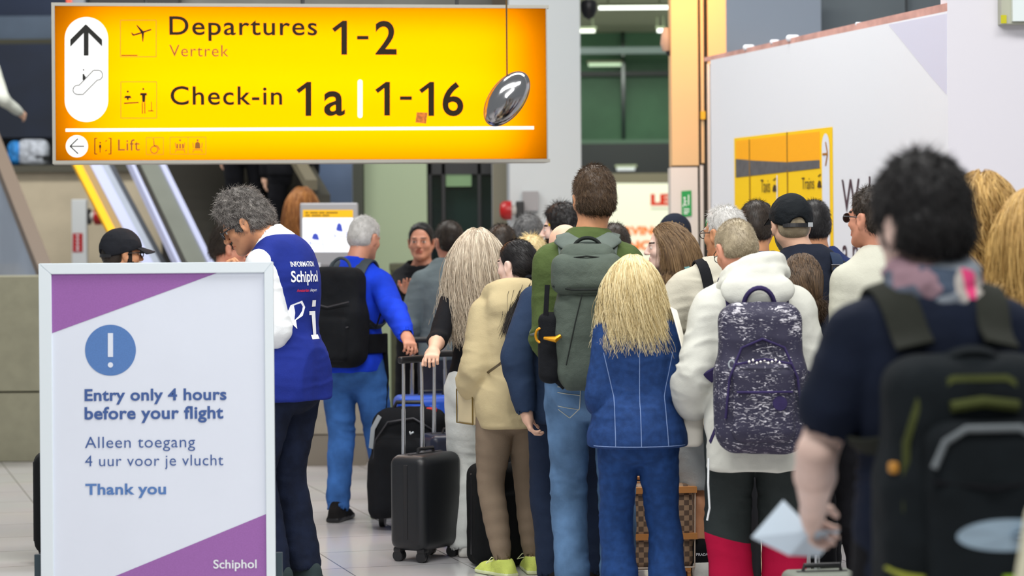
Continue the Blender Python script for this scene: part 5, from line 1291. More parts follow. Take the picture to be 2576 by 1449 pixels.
def decal(target, par, V2, F, m, o, e1, e2, n, name='lettering', lift=.0025):
    """flat print (x, y in metres) laid onto a cloth from outside along -n"""
    from mathutils.bvhtree import BVHTree
    me = target.data; bvh = BVHTree.FromPolygons([v.co for v in me.vertices], [p.vertices[:] for p in me.polygons])
    o, e1, e2, n = map(Vector, (o, e1, e2, n)); P = []
    for x, y in V2:
        q = o + e1 * x + e2 * y; h = bvh.ray_cast(q + n * .4, -n)[0]; P.append(tuple((h if h is not None else q) + n * lift))
    return mesh_np(name, P, F, m, par, smooth=False)


def decal_text(target, par, body, m, o, e1, n, h, w, bold=0., e2=(0, 0, 1)):
    V, F = text_polys(body, bold); Vr, _ = text_polys('H', bold); k = h / (Vr[:, 1].max() - Vr[:, 1].min()); x0, x1 = V[:, 0].min(), V[:, 0].max()
    return decal(target, par, [((v[0] - (x0 + x1) / 2) * w / (x1 - x0), v[1] * k) for v in V], F, m, o, e1, e2, n)


def line_decal(target, par, pts, wd_, m, n, name='seam'):
    """stitched seam following points (local 3d), laid on the cloth along n"""
    from mathutils.bvhtree import BVHTree
    me = target.data; bvh = BVHTree.FromPolygons([v.co for v in me.vertices], [p.vertices[:] for p in me.polygons]); n = Vector(n); T = np.linspace(0, len(pts) - 1, 40); A = np.array(pts); P = []
    for t in T:
        q = Vector([np.interp(t, range(len(pts)), A[:, i]) for i in range(3)]); h = bvh.ray_cast(q + n * .4, -n)[0]
        if h is not None: P.append(h + n * .001)
    if len(P) > 2: return MB().tube(P, wd_, 5).build(name, m, par, smooth=True)


SEAM = mat('pale_stitching', S(126, 150, 196), .8); SEAMW = mat('cream_stitching', S(186, 190, 180), .8)


def soft(nm, lo, hi, h, fn, m, par, amp=.0, sc=(9, 9, 9), seed=2, rel=2):
    F = Fld(lo, hi, h); fn(F); V, Q = F.mesh(); V = relax(V, Q, rel)
    if amp: V = fold(V, Q, amp, sc, seed)
    return mesh_np(nm, V, Q, m, par)


# ------------------------------------------------------------------ the queue, from the front of the hall to the back
# man in the blue vest, bowed over, hand at his chin
p = Person('man in a long royal blue vest with curly grey hair, head bowed', 724, 470, 540, rz=62, lean=5, H=1.89, head=(24, 30, 0), headoff=(.0, .085, -.06), skin='tan', armL={'px': (604, 716, 10.98), 'hint': (-.05, -.1, -1), 'palm': (.3, -1, .1), 'curl': .8}, armR=dict(up=(.1, .25, -1), fo=(-.2, 1, -.1)), feet=((-.09, .03, 8), (.08, -.03, -8)))
p.body(brow='grey'); sh = p.top('shirt', SHIRT, hem=.52, ew=.018, ed=.018, collar=.085, collar_r=.082, sr=(.070, .064, .056, .046), sleeve=.95, amp=.008)
ve = p.top('vest', NAVYV, hem=.455, ew=.026, ed=.034, hemw=.24, arms=(), amp=.008, shoulder=.064, ftop=.80)
p.pants('trousers', DARKJ, r=(.10, .088, .076, .070, .070), amp=.006, knee=.006); p.shoes(SLATE, RUBBER)
p.short('grey', t=.020, n=8500, L=.028, amp=.015, asc=36, curl=.003, rnd=.6, lift=.45, front=.072, tt=.034, side_t=.010, r=.0012, m=6)
p.glasses(BLACK, mat('lens_clear', (.6, .65, .7), .05, trans=.9), shift=.004, rim=.003)
mb = MB(); c = p.sp(.84); mb.tube([tuple(c + np.array([.068 * math.cos(a), .068 * math.sin(a) - .005, .012 - .03 * math.sin(a)])) for a in np.linspace(0, 6.2832, 26)], 1, flat=(.016, .003, (0, 0, 1)), caps=False); mb.build('lanyard', BLACK, p.root)
bn = rzm(-.14) @ np.array([0, -1, 0]); e1 = (bn[1] * -1, bn[0], 0); bk = lambda f, dx=0: tuple(p.back(f, .05) + np.array(e1) * dx)
LW = mat('vest_print_white', S(236, 238, 244), .7); cw = lambda f: (0, 0, 1)
decal_text(ve, ve, 'INFORMATION', LW, bk(.775, -.05), e1, bn, .024, .15, .02); decal_text(ve, ve, 'Schiphol', LW, bk(.738, -.045), e1, bn, .052, .175, .02); decal_text(ve, ve, 'Amsterdam', mat('vest_print_red', S(220, 40, 60), .7), bk(.714, -.07), e1, bn, .014, .07, .01); decal_text(ve, ve, 'Airport', LW, bk(.714, .0), e1, bn, .014, .055)
q = lambda x, z: (x, z)
I_ = [(.02, 0), (.09, 0), (.09, .02), (.07, .02), (.07, .13), (.02, .13), (.02, .112), (.04, .112), (.04, .02), (.02, .02)]
decal(ve, ve, I_ + [(.04, .15), (.072, .15), (.072, .18), (.04, .18)] + [(-.03, .18), (-.085, .16), (-.10, .12), (-.08, .075), (-.055, .05), (-.06, .09), (-.025, .11), (-.01, .15)], [tuple(range(10)), (10, 11, 12, 13), tuple(range(14, 22))], LW, bk(.60, -.045), e1, (0, 0, 1), bn)

# white-haired man in the bright blue fleece, walking, black rucksack
p = Person('white haired man in a bright blue fleece and jeans reaching right', 886, 540, 440, rz=-20, lean=6, head=(-14, 14, 0), skin='ruddy', armR={'px': (1040, 882, 13.05), 'hint': (.5, -.3, -1), 'curl': .6, 'palm': (-.3, .2, -1)}, armL=dict(up=(.15, .1, -1), fo=(0, 1, -.2)), feet=((-.055, -.10, 4), (.13, .14, -14)), headoff=(.02, .02, 0), fine=1.15)
p.body(brow='white'); bj = p.top('fleece', BLUEJ, hem=.49, ew=.03, ed=.03, collar=.05, collar_r=.075, sr=(.078, .072, .062, .05), sleeve=.97, amp=.010); p.pants('jeans', JEANB, r=(.106, .09, .074, .066, .062), amp=.006, knee=.007, bum=1, hem=-.02); p.shoes(BLKSH, BLACK, high=.03)
p.short('white', t=.009, n=4200, L=.014, low=-.045, lift=.5)


def rucksack(p, label, f=.685, w=.30, h=.50, dp=.17, out=.03, m=BAGBLK, cat='backpack', pocket=None, straps=BAGBLK, r=.07, pm=None, extra=None, sx=.075, handle=True, amp=.006, top_taper=.04, tilt=0., base=None, sw=.07, on=None, h_=.0085):
    t = p.thing('backpack', label, cat); R = rx(-p.an_(f) + tilt); c = p.back(f, out + dp / 2 - .01)
    def fn(F):
        F.box(c, (w / 2, dp / 2, h / 2), r, R, .02); F.box(c + R @ np.array([0, 0, -h * .16]), (w / 2 + .012, dp / 2 + .012, h * .30), r, R, .05)
        if pocket: F.box(c + R @ np.array([0, -dp / 2 - .01, -h / 2 + pocket[1] / 2 + .03]), (pocket[0] / 2, .035, pocket[1] / 2), .03, R, .012)
    rad = math.hypot(w, h) / 2 + dp
    o = soft('body', c - rad, c + rad, h_, fn, m, t, amp=amp, sc=(10, 10, 8))
    for g in (-1, 1):
        pts, nf = strap_path(p, g, out, xt=sx, on=on); MB().tube(pts[:], 1, flat=(sw, .012, nf)).build('shoulder_strap', straps, t, smooth=True)
    if handle:
        q = lambda x, y, z: tuple(c + R @ np.array([x, y, z])); MB().tube([q(.045 * math.cos(a) * 1.3, dp * .2, h / 2 - .01 + .065 * math.sin(a)) for a in np.linspace(0, math.pi, 12)], .009, 8).build('grab_handle', straps, t, smooth=True)
    def lq(x, z, y=0): return tuple(c + R @ np.array([x, -dp / 2 - .03 - y, z]))
    if extra: extra(t, o, c, R, lq)
    return t, o, c, R


def ex(t, o, c, R, lq):
    # waist belt reaching round to the right, hanging straps
    w_, d_ = p.prof(.56); P = [tuple(p.ctr(.585) + np.array([(w_ + .05) * math.sin(a), -(d_ + .06) * math.cos(a), -.0])) for a in np.linspace(-.4, 1.75, 16)]
    MB().tube(P, 1, flat=(.11, .02, lambda q_: Vector(q_) - Vector(p.ctr(.585)))).build('waist_belt', BAGBLK, t, smooth=True)
    a = Vector(P[-2]); MB().tube([a, a + Vector((.0, .02, -.20)), a + Vector((-.02, .02, -.42))], 1, flat=(.03, .006, (0, -1, 0))).build('hanging_strap', BAGBLK, t)
    MB().tube([tuple(c + R @ np.array(v)) for v in ((.12, -.03, .05), (.2, .1, -.05), (.21, .16, .06))], 1, flat=(.02, .004, (1, 0, 0))).build('side_strap', BAGBLK, t)
    mb = MB()
    for z in (.08, -.06): mb.tube([lq(-.13, z), lq(0, z - .03, .006), lq(.13, z)], .004, 6)
    mb.build('piping', GUN, t)


rucksack(p, 'large black rucksack on the back of the man in the blue fleece', w=.31, h=.56, dp=.20, f=.665, extra=ex, on=bj, pocket=(.24, .24), straps=cloth('grey_strap', (70, 78, 84)))

# smiling man facing the queue
p = Person('smiling dark haired man in a black jacket facing the camera, hand held out', 1066, 558, 382, rz=158, head=(14, 0, 0), skin='ruddy', armR={'px': (1020, 728, 15.25), 'hint': (.6, -.5, -.8), 'palm': (0, 0, 1), 'curl': .25}, armL=dict(up=(.1, 0, -1), fo=(0, .6, -.7)), fine=1.2)
p.body(brow='black'); p.top('jacket', BLACKC, hem=.47, ew=.04, ed=.04, collar=.03, collar_r=.082, amp=.008, sr=(.078, .07, .06, .05)); p.pants('trousers', BLACKC, r=(.10, .085, .07, .065, .064)); p.shoes(BLKSH)
p.short('black', t=.012, n=3500, L=.016, front=.056, fs=.35, flow=(.1, -.7, .1), amp=.003)

# grey sweater
p = Person('man in a grey sweater over a light blue collar, seen from behind', 1128, 553, 412, rz=12, head=(12, 4, 0), skin='ruddy', armL=dict(up=(.30, .05, -1), fo=(-.3, 1, -.1)), armR=dict(up=(.1, .1, -1), fo=(-.2, 1, -.1)), headoff=(.02, 0, 0), fine=1.2)
p.body(); p.top('sweater', GREYS, hem=.51, ew=.032, ed=.034, amp=.009, sr=(.078, .072, .062, .05)); p.top('shirt', LBLUE, hem=.70, ew=.005, ed=.005, collar=.035, collar_r=.068, arms=(), amp=.002, shoulder=.03); p.pants('trousers', DGREYT, r=(.10, .085, .07, .065, .064)); p.shoes(BLKSH)
p.short('dark', t=.013, n=3800, L=.016, low=-.05)

# woman with the long pale hair
p = Person('woman with long ash blonde hair, black top and white trousers', 1203, 573, 498, rz=0, fem=1, b=.93, skin='fair', armL={'px': (1090, 884, 11.60), 'hint': (-.35, -.6, -1), 'palm': (0, .2, -1), 'curl': .75, 'stretch': 1}, armR=dict(up=(.12, .05, -1), fo=(-.1, .8, -.4)), feet=((-.07, .0, 5), (.09, .05, -5)))
p.body(forearm=True); p.top('top', BLACKC, hem=.555, ew=.012, ed=.014, sleeve=.66, sr=(.056, .052, .050, .05), amp=.005); p.pants('trousers', WHITEP, waist=.615, r=(.098, .092, .084, .086, .092), hem=.02, amp=.006, knee=.004, bum=1, ew=.006, ed=.006); p.shoes(WHSH, RUBBER)
p.long('platinum', L=.52, n=5000, wave=.012, spread=1.2, t=.018, r=.0019, seed=3, fade=.28)
p.glasses(mat('cream_frame', S(226, 214, 150), .4), mat('lens_dark', S(40, 36, 30), .1), up=.104, shift=-.045, name='sunglasses', rx_=.027)

# woman in the beige hoodie
p = Person('woman in a beige hoodie, taupe leggings and lime trainers', 1286, 600, 530, rz=16, lean=3, fem=1, b=.88, skin='pale', head=(34, 4, 0), headoff=(.055, .0, 0), armL=dict(up=(.16, -.05, -1), fo=(-.15, 1, -.75), curl=.5), armR=dict(up=(.1, .1, -1), fo=(-.2, 1, -.2)), feet=((-.05, .0, 22), (.115, .06, -8)))
p.body(curl=.6); ho = p.top('hoodie', BEIGEC, hem=.445, ew=.050, ed=.075, hemw=.0, sleeve=.80, sr=(.085, .095, .105, .060), amp=.010, sc=(6, 6, 4), hood=True, shoulder=.07); p.pants('leggings', TAUPE, r=(.106, .092, .066, .064, .042), amp=.0015, knee=.0015, bum=1, upto=.99, ew=.01, ed=.01); p.shoes(LIMES, cloth('lime_sole', (228, 236, 190)), lace=LIMEL)
V, Q = p.cap(.010, front=.058, low=-.075, ls=.5); at = .3 + .2 * vnoise(V * 60, 3); parts = [(V, Q, at), p.fuzz(V, Q, 5000, .035, lift=.02, flow=(.0, -.7, -.5), rnd=.06, r=.0010, m=5)]
rg = np.random.default_rng(5); n = 900; b0 = p.hp((-.03, -.115, -.07)); tip = np.array([-.16, -.16, -.20]); t_ = np.linspace(0, 1, 14)[None, :, None]; j = rg.normal(0, 1, (n, 1, 3)); P = b0 + tip * t_ * (.65 + .4 * rg.random((n, 1, 1))) + j * np.array([.016, .014, .008]) * (np.sin(np.minimum(t_ * 2.4, 2.2)) * 1.2 + .25) + np.array([.012, 0, 0]) * np.sin(t_ * 6 + j[:, :, :1]) + np.array([0, -.03, -.06]) * t_ ** 2; v, f = strands_mesh(P, .0017); parts.append((v, f, np.repeat(rg.random(n), 14 * 3)))
p.hair('black', parts); MB().lathe([(.02, -.012), (.03, 0), (.02, .012)], tuple(b0), 'z').build('hair_tie', BLACKC, p.root, smooth=True)
soft('scarf', p.sp(.84) - .14, p.sp(.84) + .14, .006, lambda F: F.chain([p.sp(.835) + np.array([.085 * math.cos(a), .07 * math.sin(a) - .01, .01]) for a in np.linspace(0, 6.28, 14)], [.022] * 14), mat('red_scarf', S(196, 30, 40), .8, var=.3, vscale=60), p.root, amp=.004, sc=(20, 20, 20))
t = p.thing('crossbody_bag', 'small cream crossbody bag at the hip of the woman in the beige hoodie', 'bag'); c = np.array([-.170, .12, .80])
def fn(F): F.box(c, (.03, .085, .085), .012, rzm(.2))
soft('body', c - .14, c + .14, .005, fn, mat('cream_leather', S(216, 200, 160), .5), t)
mb = MB(); mb.tube([tuple(c + rzm(.2) @ np.array([-.031, y, z])) for y, z in ((-.085, -.08), (-.085, .08), (.085, .08), (.085, -.08), (-.085, -.08))], .004, 6); mb.build('trim', mat('olive_piping', S(110, 90, 40), .5), t)
P = [tuple(c + np.array([0, -.05, .08])), tuple(c + np.array([.03, -.16, .16])), (-.12, -.235, 1.02), (.04, -.235, 1.17), (.15, -.17, 1.33), (.17, -.02, 1.40)]; n_ = 60; A = np.array(P); T = np.linspace(0, len(P) - 1, n_); A = np.stack([np.interp(T, range(len(P)), A[:, i]) for i in range(3)], 1)
MB().tube([tuple(q_) for q_ in A], 1, flat=(.012, .006, (0, -1, .2))).build('chain_strap', mat('olive_chain', S(96, 84, 60), .4, .5), t, smooth=True)

# bald man in the navy blazer, mostly behind the tall man
p = Person('bald man in a navy blazer, mostly hidden behind the tall man in green', 1426, 557, 548, rz=2, head=(10, 6, 0), skin='fair', armL={'px': (1324, 1035, 10.80), 'hint': (-.6, -.5, 0), 'curl': .5}, feet=((-.075, 0, 8), (.09, .05, -8)), fine=1.1)
p.body(); p.top('blazer', BLAZ, hem=.455, ew=.035, ed=.035, hemw=.2, sr=(.076, .072, .064, .055), sleeve=.98, amp=.008, collar=.0, collar_r=.078); p.pants('trousers', BLAZT, r=(.10, .09, .08, .075, .075), amp=.005); p.shoes(BLKSH)
mb = MB(); mb.tube([tuple(p.hp(v)) for v in ((-.082, -.012, -.02), (-.086, -.03, -.045), (-.06, -.085, -.052), (0, -.105, -.05), (.06, -.085, -.052), (.084, -.03, -.03))], .0025, 6); mb.tube([tuple(p.hp(v)) for v in ((-.088, -.01, -.03), (-.09, -.01, -.06))], .006, 8); mb.build('glasses_cord', GUN, p.root)

# tall man in the olive jacket
p = Person('very tall brown haired man in an olive jacket and washed jeans, seen from behind', 1482, 420, 573, rz=-3, head=(9, 2, 0), headoff=(.03, 0, 0), skin='tan', armL=dict(up=(.02, .04, -1), fo=(.0, 1, -.35)), armR=dict(up=(.12, .0, -1), fo=(.0, 1, -.2)), feet=((-.085, .03, 6), (.12, .0, -8)), b=.93)
p.body(beard='dark', neckr=.060); gj = p.top('jacket', GREENJ, hem=.505, ew=.030, ed=.03, sr=(.078, .080, .072, .055), amp=.011, shoulder=.066, sc=(10, 10, 8)); p.top('collar', BLKCOL, hem=.80, ew=-.03, ed=-.02, arms=(), collar=.045, collar_r=.069, amp=.001, shoulder=.01); je = p.pants('jeans', JEANW, r=(.098, .082, .070, .068, .068), amp=.006, knee=.010, bum=1, hem=.04); p.shoes(BLKSH)
for g in (-1,):
    for pl_ in ([(-.135, -.3, .955), (-.035, -.3, .945), (-.04, -.3, .86), (-.085, -.3, .815), (-.135, -.3, .855)], [(-.135, -.3, .93), (-.035, -.3, .918)], [(-.135, -.3, .87), (-.09, -.3, .862), (-.04, -.3, .855)]): line_decal(je, je, pl_, .0022, SEAMW, (0, -1, 0), 'pocket_stitching')
p.short('brown', t=.019, n=8500, L=.020, amp=.004, tt=.024, low=-.055, ls=.35, side_t=.010, lift=.55, flow=(.15, -.5, -.55), rnd=.35)


def ex(t, o, c, R, lq):
    def fn(F): F.box(c + R @ np.array([0, -.03, .185]), (.150, .095, .085), .05, R, .02); F.box(c + R @ np.array([0, -.03, .175]), (.138, .108, .07), .05, R, .02)
    soft('lid', c - .4, c + .45, .007, fn, BAGGRN, t, amp=.006)
    mb = MB(); q = lambda x, y, z: tuple(c + R @ np.array([x, y, z])); mb.tube([q(-.145, -.10, .135), q(-.06, -.145, .12), (q(.06, -.145, .12)), q(.145, -.10, .135)], .005, 6); mb.tube([q(-.02, -.14, .1), q(-.05, -.14, -.02), q(-.09, -.135, -.2)], .003, 6); mb.tube([q(-.10, -.10, .25), q(0, -.12, .262), q(.10, -.10, .25)], .004, 6); mb.build('zip', BAGDK, t)
    mb = MB(); mb.tube([q(-.06 + .03 * math.cos(a), .05, .335 + .04 * math.sin(a)) if 0 else q(.062 * math.cos(a), .06, .285 + .055 * math.sin(a)) for a in np.linspace(0, math.pi, 14)], .008, 8); mb.build('grab_loop', BAGDK, t, smooth=True)
    def yk(F):
        cc = p.sp(.805); Rr = rx(-p.lean)
        for g in (-1, 1): F.seg(cc + np.array([.04 * g, -.15, .03]), cc + np.array([.115 * g, -.07, .075]), (.05, .014), (.045, .014), (1, .3 * g, 0), .02)
        F.seg(cc + np.array([-.06, -.155, .0]), cc + np.array([.06, -.155, .0]), (.05, .015), (.05, .015), (0, 0, 1), .02)
    soft('yoke', p.sp(.80) - .3, p.sp(.80) + .3, .006, yk, cloth('slate_green_webbing', (98, 108, 102)), t)
    # side pocket, hip belt, brass clip
    for g in (-1, 1): soft('side_pocket', c - .45, c + .45, .008, lambda F: F.box(c + R @ np.array([.165 * g, -.01, -.13]), (.045, .075, .15), .035, R, .02), BAGBLK, t, amp=.006)
    w_, d_ = p.prof(.54); P = [tuple(p.ctr(.535) + np.array([(w_ + .042) * math.sin(a), -(d_ + .05) * math.cos(a), .02])) for a in np.linspace(-2.2, 2.2, 30)]
    be = MB().tube(P, 1, flat=(.085, .02, lambda q_: Vector(q_) - Vector(p.ctr(.535)))).build('hip_belt', BLACKC, t, smooth=True)
    decal_text(be, be, 'Quechua', WHITE, tuple(p.back(.533, .08) + np.array([-.01, 0, -.005])), (1, 0, 0), (0, -1, 0), .014, .07, .01)
    mb = MB(); cc = Vector(q(-.20, -.055, -.075))
    mb.tube([cc + Vector((.022 * math.cos(a), -.01, .03 * math.sin(a))) for a in np.linspace(0, 6.2832, 18)], .0055, 8, caps=False); mb.build('clip_ring', GOLDM, t, smooth=True)
    cc = Vector(q(-.135, -.11, -.085)); mb = MB(); mb.tube([cc + Vector((-.05, 0, 0)), cc + Vector((0, -.01, -.006)), cc + Vector((.022, -.005, .01))], [.006, .014, .008], 8); mb.build('clip', GOLDM, t, smooth=True)
    MB().tube([q(-.17, -.06, .14), q(-.178, -.075, .0), q(-.19, -.06, -.1), q(-.17, -.05, -.24), q(-.1, -.06, -.30)], 1, flat=(.022, .005, (-.3, -1, 0))).build('compression_strap', BLACKC, t)


rucksack(p, 'tall grey green hiking backpack on the man in the olive jacket', w=.245, h=.62, dp=.19, f=.665, out=.035, m=BAGGRN, straps=cloth('slate_green_webbing', (98, 108, 102)), extra=ex, on=gj, handle=False, r=.06, amp=.008, h_=.0075, sw=.06, sx=.085)

# blonde woman in denim
p = Person('woman with shoulder length blonde hair in a dark denim jacket and flared jeans', 1602, 638, 600, rz=2, fem=1, b=.97, skin='fair', head=(4, 4, 0), armL=dict(up=(.12, -.12, -1), fo=(-.10, 1, -.35)), armR=dict(up=(.06, -.05, -1), fo=(-.1, 1, -.2)), feet=((-.075, .03, 8), (.125, -.03, -10)), headoff=(-.012, 0, 0))
p.body(); dj = p.top('jacket', DENIMD, hem=.480, ew=.028, ed=.028, hemw=.45, sr=(.070, .066, .058, .05), amp=.007, collar=.02, collar_r=.07); p.pants('jeans', DENIMT, r=(.104, .090, .070, .080, .098), hem=.05, amp=.006, knee=.009, bum=1, ew=.008, ed=.008); p.shoes(BLKSH)
H = p.H
for x0, x1, x2 in ((0, .0, .0), (-.145, -.105, -.105), (.145, .105, .115)): line_decal(dj, dj, [(x0, -.3, .80 * H if x0 == 0 else .74 * H), (x1, -.3, .62 * H), (x2, -.3, .485 * H)], .0016, SEAM, (0, -1, 0))
line_decal(dj, dj, [(-.19, -.3, .486 * H), (-.1, -.3, .486 * H), (0, -.3, .486 * H), (.1, -.3, .486 * H), (.19, -.3, .486 * H)], .0016, SEAM, (0, -1, 0))
p.long('blond', L=.345, n=6500, wave=.011, spread=1.6, t=.012, r=.0015, seed=8, fade=.42, m=16, layer=.07)
t = p.thing('handbag', 'white strapped handbag over the right shoulder of the blonde woman in denim', 'handbag'); s3 = p.sp(.805)
P = [(.20, -.10, .60 * H), (.205, -.155, .68 * H), (.185, -.155, .75 * H), (.16, -.105, .825 * H), (.15, -.03, .866 * H), (.16, .06, .83 * H), (.20, .14, .72 * H), (.24, .16, .60 * H)]; A = np.array(P); T = np.linspace(0, 7, 40); A = np.stack([np.interp(T, range(8), A[:, i]) for i in range(3)], 1)
for _ in range(5): A[1:-1] = (A[:-2] + 2 * A[1:-1] + A[2:]) / 4
MB().tube([tuple(q_) for q_ in A], 1, flat=(.032, .006, lambda q_: Vector(q_) - Vector((.02, .0, .70 * H)))).build('strap', STRAPW, t, smooth=True)
soft('body', np.array([.0, -.1, .4]), np.array([.45, .35, .95]), .008, lambda F: F.box((.225, .06, .535 * H), (.05, .12, .09), .03), STRAPW, t)

# woman in profile with the long brown hair and a teal bag
p = Person('woman in profile with long light brown hair and a pearl earring, dark top', 1694, 560, 480, rz=36, fem=1, b=.95, skin='pale', head=(52, 0, 0), fine=1.1, headoff=(-.01, 0, 0))
p.body(brow='brown'); p.top('top', DTOP, hem=.52, ew=.022, ed=.022, amp=.006); p.pants('trousers', BLACKC); p.shoes(BLKSH); p.long('lightbrown', L=.42, n=3600, wave=.005, back=.7, t=.016, r=.0022, seed=12, fade=.25, front=.03)
o = MB().lathe([(.001, -.008), (.0075, 0), (.001, .008)], tuple(p.hp((-.088, -.002, -.052))), 'z').build('earring', mat('pearl', S(236, 230, 222), .2), p.root, smooth=True)
t = p.thing('shoulder_bag', 'teal shoulder bag with round handle at the back of the brown haired woman', 'bag'); c = np.array([.13, -.23, 1.22])
soft('body', c - .3, c + .3, .007, lambda F: F.box(c + np.array([0, 0, -.09]), (.17, .06, .11), .04), TEAL, t); MB().tube([tuple(c + np.array([.09 * math.cos(a), -.03, .0 + .11 * math.sin(a)])) for a in np.linspace(0, math.pi, 16)], .010, 8).build('handle', TEAL, t, smooth=True)
MB().tube([tuple(c + np.array(v)) for v in ((-.12, .0, -.02), (-.15, .04, .1), (-.14, .10, .22), (-.10, .2, .27), (-.08, .32, .2))], 1, flat=(.03, .006, (-.4, -1, .3))).build('strap', TEAL, t)
# person with a dark cap behind her
p = Person('person in a dark cap and raspberry top behind the brown haired woman', 1708, 540, 432, rz=-8, fem=1, b=.95, fine=1.3, headoff=(-.02, 0, 0))
p.body(); p.top('top', REDT, hem=.52, ew=.03, ed=.03, amp=.006); p.pants('trousers', BLACKC); p.shoes(BLKSH); p.capwear(NAVYJ, t=.020, low=-.01); p.long('gold', L=.28, n=1500, back=1., gather=((.03, -.10, -.06), 2.), t=.012, r=.003, torso=True)

# white-haired man in the cream jacket
p = Person('white haired man in glasses, loose cream jacket and grey shorts, bare tanned legs', 1826, 515, 540, rz=4, head=(38, 2, 0), skin='tan', armL=dict(up=(.62, .02, -1), fo=(-.15, 1, -.2)), armR=dict(up=(.2, 0, -1), fo=(-.1, 1, -.2)), feet=((-.125, .0, 10), (.09, .05, -8)), b=1.1, headoff=(.01, 0, 0))
p.body(brow='white', curl=.4); cj = p.top('jacket', CREAM, hem=.395, ew=.04, ed=.045, hemw=.15, sr=(.090, .092, .084, .06), amp=.014, sc=(8, 8, 6), shoulder=.072, collar=.02, collar_r=.075); p.pants('shorts', GSHORT, upto=.52, r=(.11, .105, .098, .09, .09)); p.shoes(WHSH, RUBBER)
for g in (-1, 1): so = soft('sock', np.array([-.35, -.2, 0]), np.array([.35, .3, .3]), .006, lambda F: F.seg(p.an[g] + np.array([0, 0, -.02]), p.an[g] + np.array([0, 0, .075]), .046, .05, k=.01), SOCK, p.root); so1 = so if g < 0 else so1
decal_text(so1, so1, 'PRADA', WHITE, (p.an[-1][0], -.1, p.an[-1][2] + .045), (1, 0, 0), (0, -1, 0), .012, .055, .02)
p.short('white', t=.012, n=3500, L=.02, low=-.05, front=.045); p.glasses(GUN)
MB().tube([tuple(q_) for q_ in strap_path(p, -1, .03, xt=.10, on=cj)[0]], 1, flat=(.05, .01, strap_path(p, -1, .03)[1])).build('strap', BLACKC, p.thing('shoulder_bag', 'black shoulder strap on the man in the cream jacket', 'bag'), smooth=True)

# dark-haired man, sunglasses pushed up
p = Person('bearded dark haired man with sunglasses pushed up on his head', 1908, 502, 505, rz=6, head=(-14, 4, 0), skin='tan', fine=1.05)
p.body(beard='black'); p.top('top', NAVYB, hem=.5, ew=.03, ed=.03, amp=.006, collar=.02); p.pants('trousers', BLACKC); p.shoes(BLKSH); p.short('dark', t=.014, n=4500, L=.018, low=-.055, lift=.5); p.glasses(BLACK, mat('lens_amber', S(120, 84, 20), .1), up=.104, shift=-.035, name='sunglasses', rx_=.030, rz_=.02, rim=.003)
# man behind the cap
p = Person('black haired man in a navy jacket behind the black cap', 2062, 500, 482, rz=4, skin='tan', fine=1.1, headoff=(-.02, 0, 0))
p.body(); p.top('jacket', NAVYB, hem=.48, ew=.035, ed=.035, amp=.008, collar=.02); p.pants('trousers', BLACKC); p.shoes(BLKSH); p.short('black', t=.013, n=3500, L=.018, low=-.05)
# man in the black cap
p = Person('man in a black strap-back cap, dark jacket with a high knitted collar', 2030, 487, 562, rz=6, skin='fair', head=(6, 2, 0), headoff=(-.06, 0, 0), b=1.08)
p.body(beard='dark'); p.top('jacket', NAVYJ, hem=.47, ew=.04, ed=.045, amp=.010, sr=(.086, .082, .07, .06), shoulder=.07); p.top('knit_collar', KNIT, hem=.78, ew=-.005, ed=.0, arms=(), collar=.06, collar_r=.082, amp=.002, shoulder=.03); p.pants('trousers', BLACKC); p.shoes(BLKSH)
p.short('ashblond', t=.002, n=3500, L=.006, low=-.06, lift=.9, r=.0007, tt=.0); ca = p.capwear(cloth('cap_black', (20, 24, 28), bump2=.4, b2scale=20), t=.014, low=-.004, strap=BLACK, back_opening=True)
q_ = p.hp((.054, -.106, -.008)); o = MB().box(Vector(q_) - Vector((.011, .004, .010)), Vector(q_) + Vector((.011, .004, .010))).build('buckle', SILVER, ca)
t = p.thing('shoulder_bag', 'dark blue bag strap with a buckle on the man in the black cap', 'bag'); sp2, nf = strap_path(p, 1, .045, xt=.10); MB().tube(sp2, 1, flat=(.055, .01, nf)).build('strap', cloth('dark_blue_webbing', (34, 48, 72)), t, smooth=True)
pp = Vector(sp2[6]); MB().rbox(pp, (.036, .012, .016), .005).build('buckle', GUN, t)
# brown-haired woman with a low bun
p = Person('short woman with dark brown hair in a low bun', 2020, 640, 582, rz=0, fem=1, b=.92, fine=1.05)
p.body(); p.top('top', NAVYT, hem=.5, ew=.02, ed=.02, collar=.0); p.pants('trousers', BLACKC); p.shoes(BLKSH)
b0 = p.hp((.045, -.125, -.115)); V2 = Fld(b0 - .1, b0 + .1, .005); V2.ell(b0, (.042, .036, .040)); V, Q = V2.mesh(); bun = p.fuzz(V, Q, 1500, .05, lift=.1, rnd=.6, curl=.006, m=6)
p.long('brown', L=.24, n=3600, back=1., gather=((.045, -.12, -.11), 2.4), t=.018, r=.0017, torso=False, pre=[(V, Q, .3), bun], m=16)

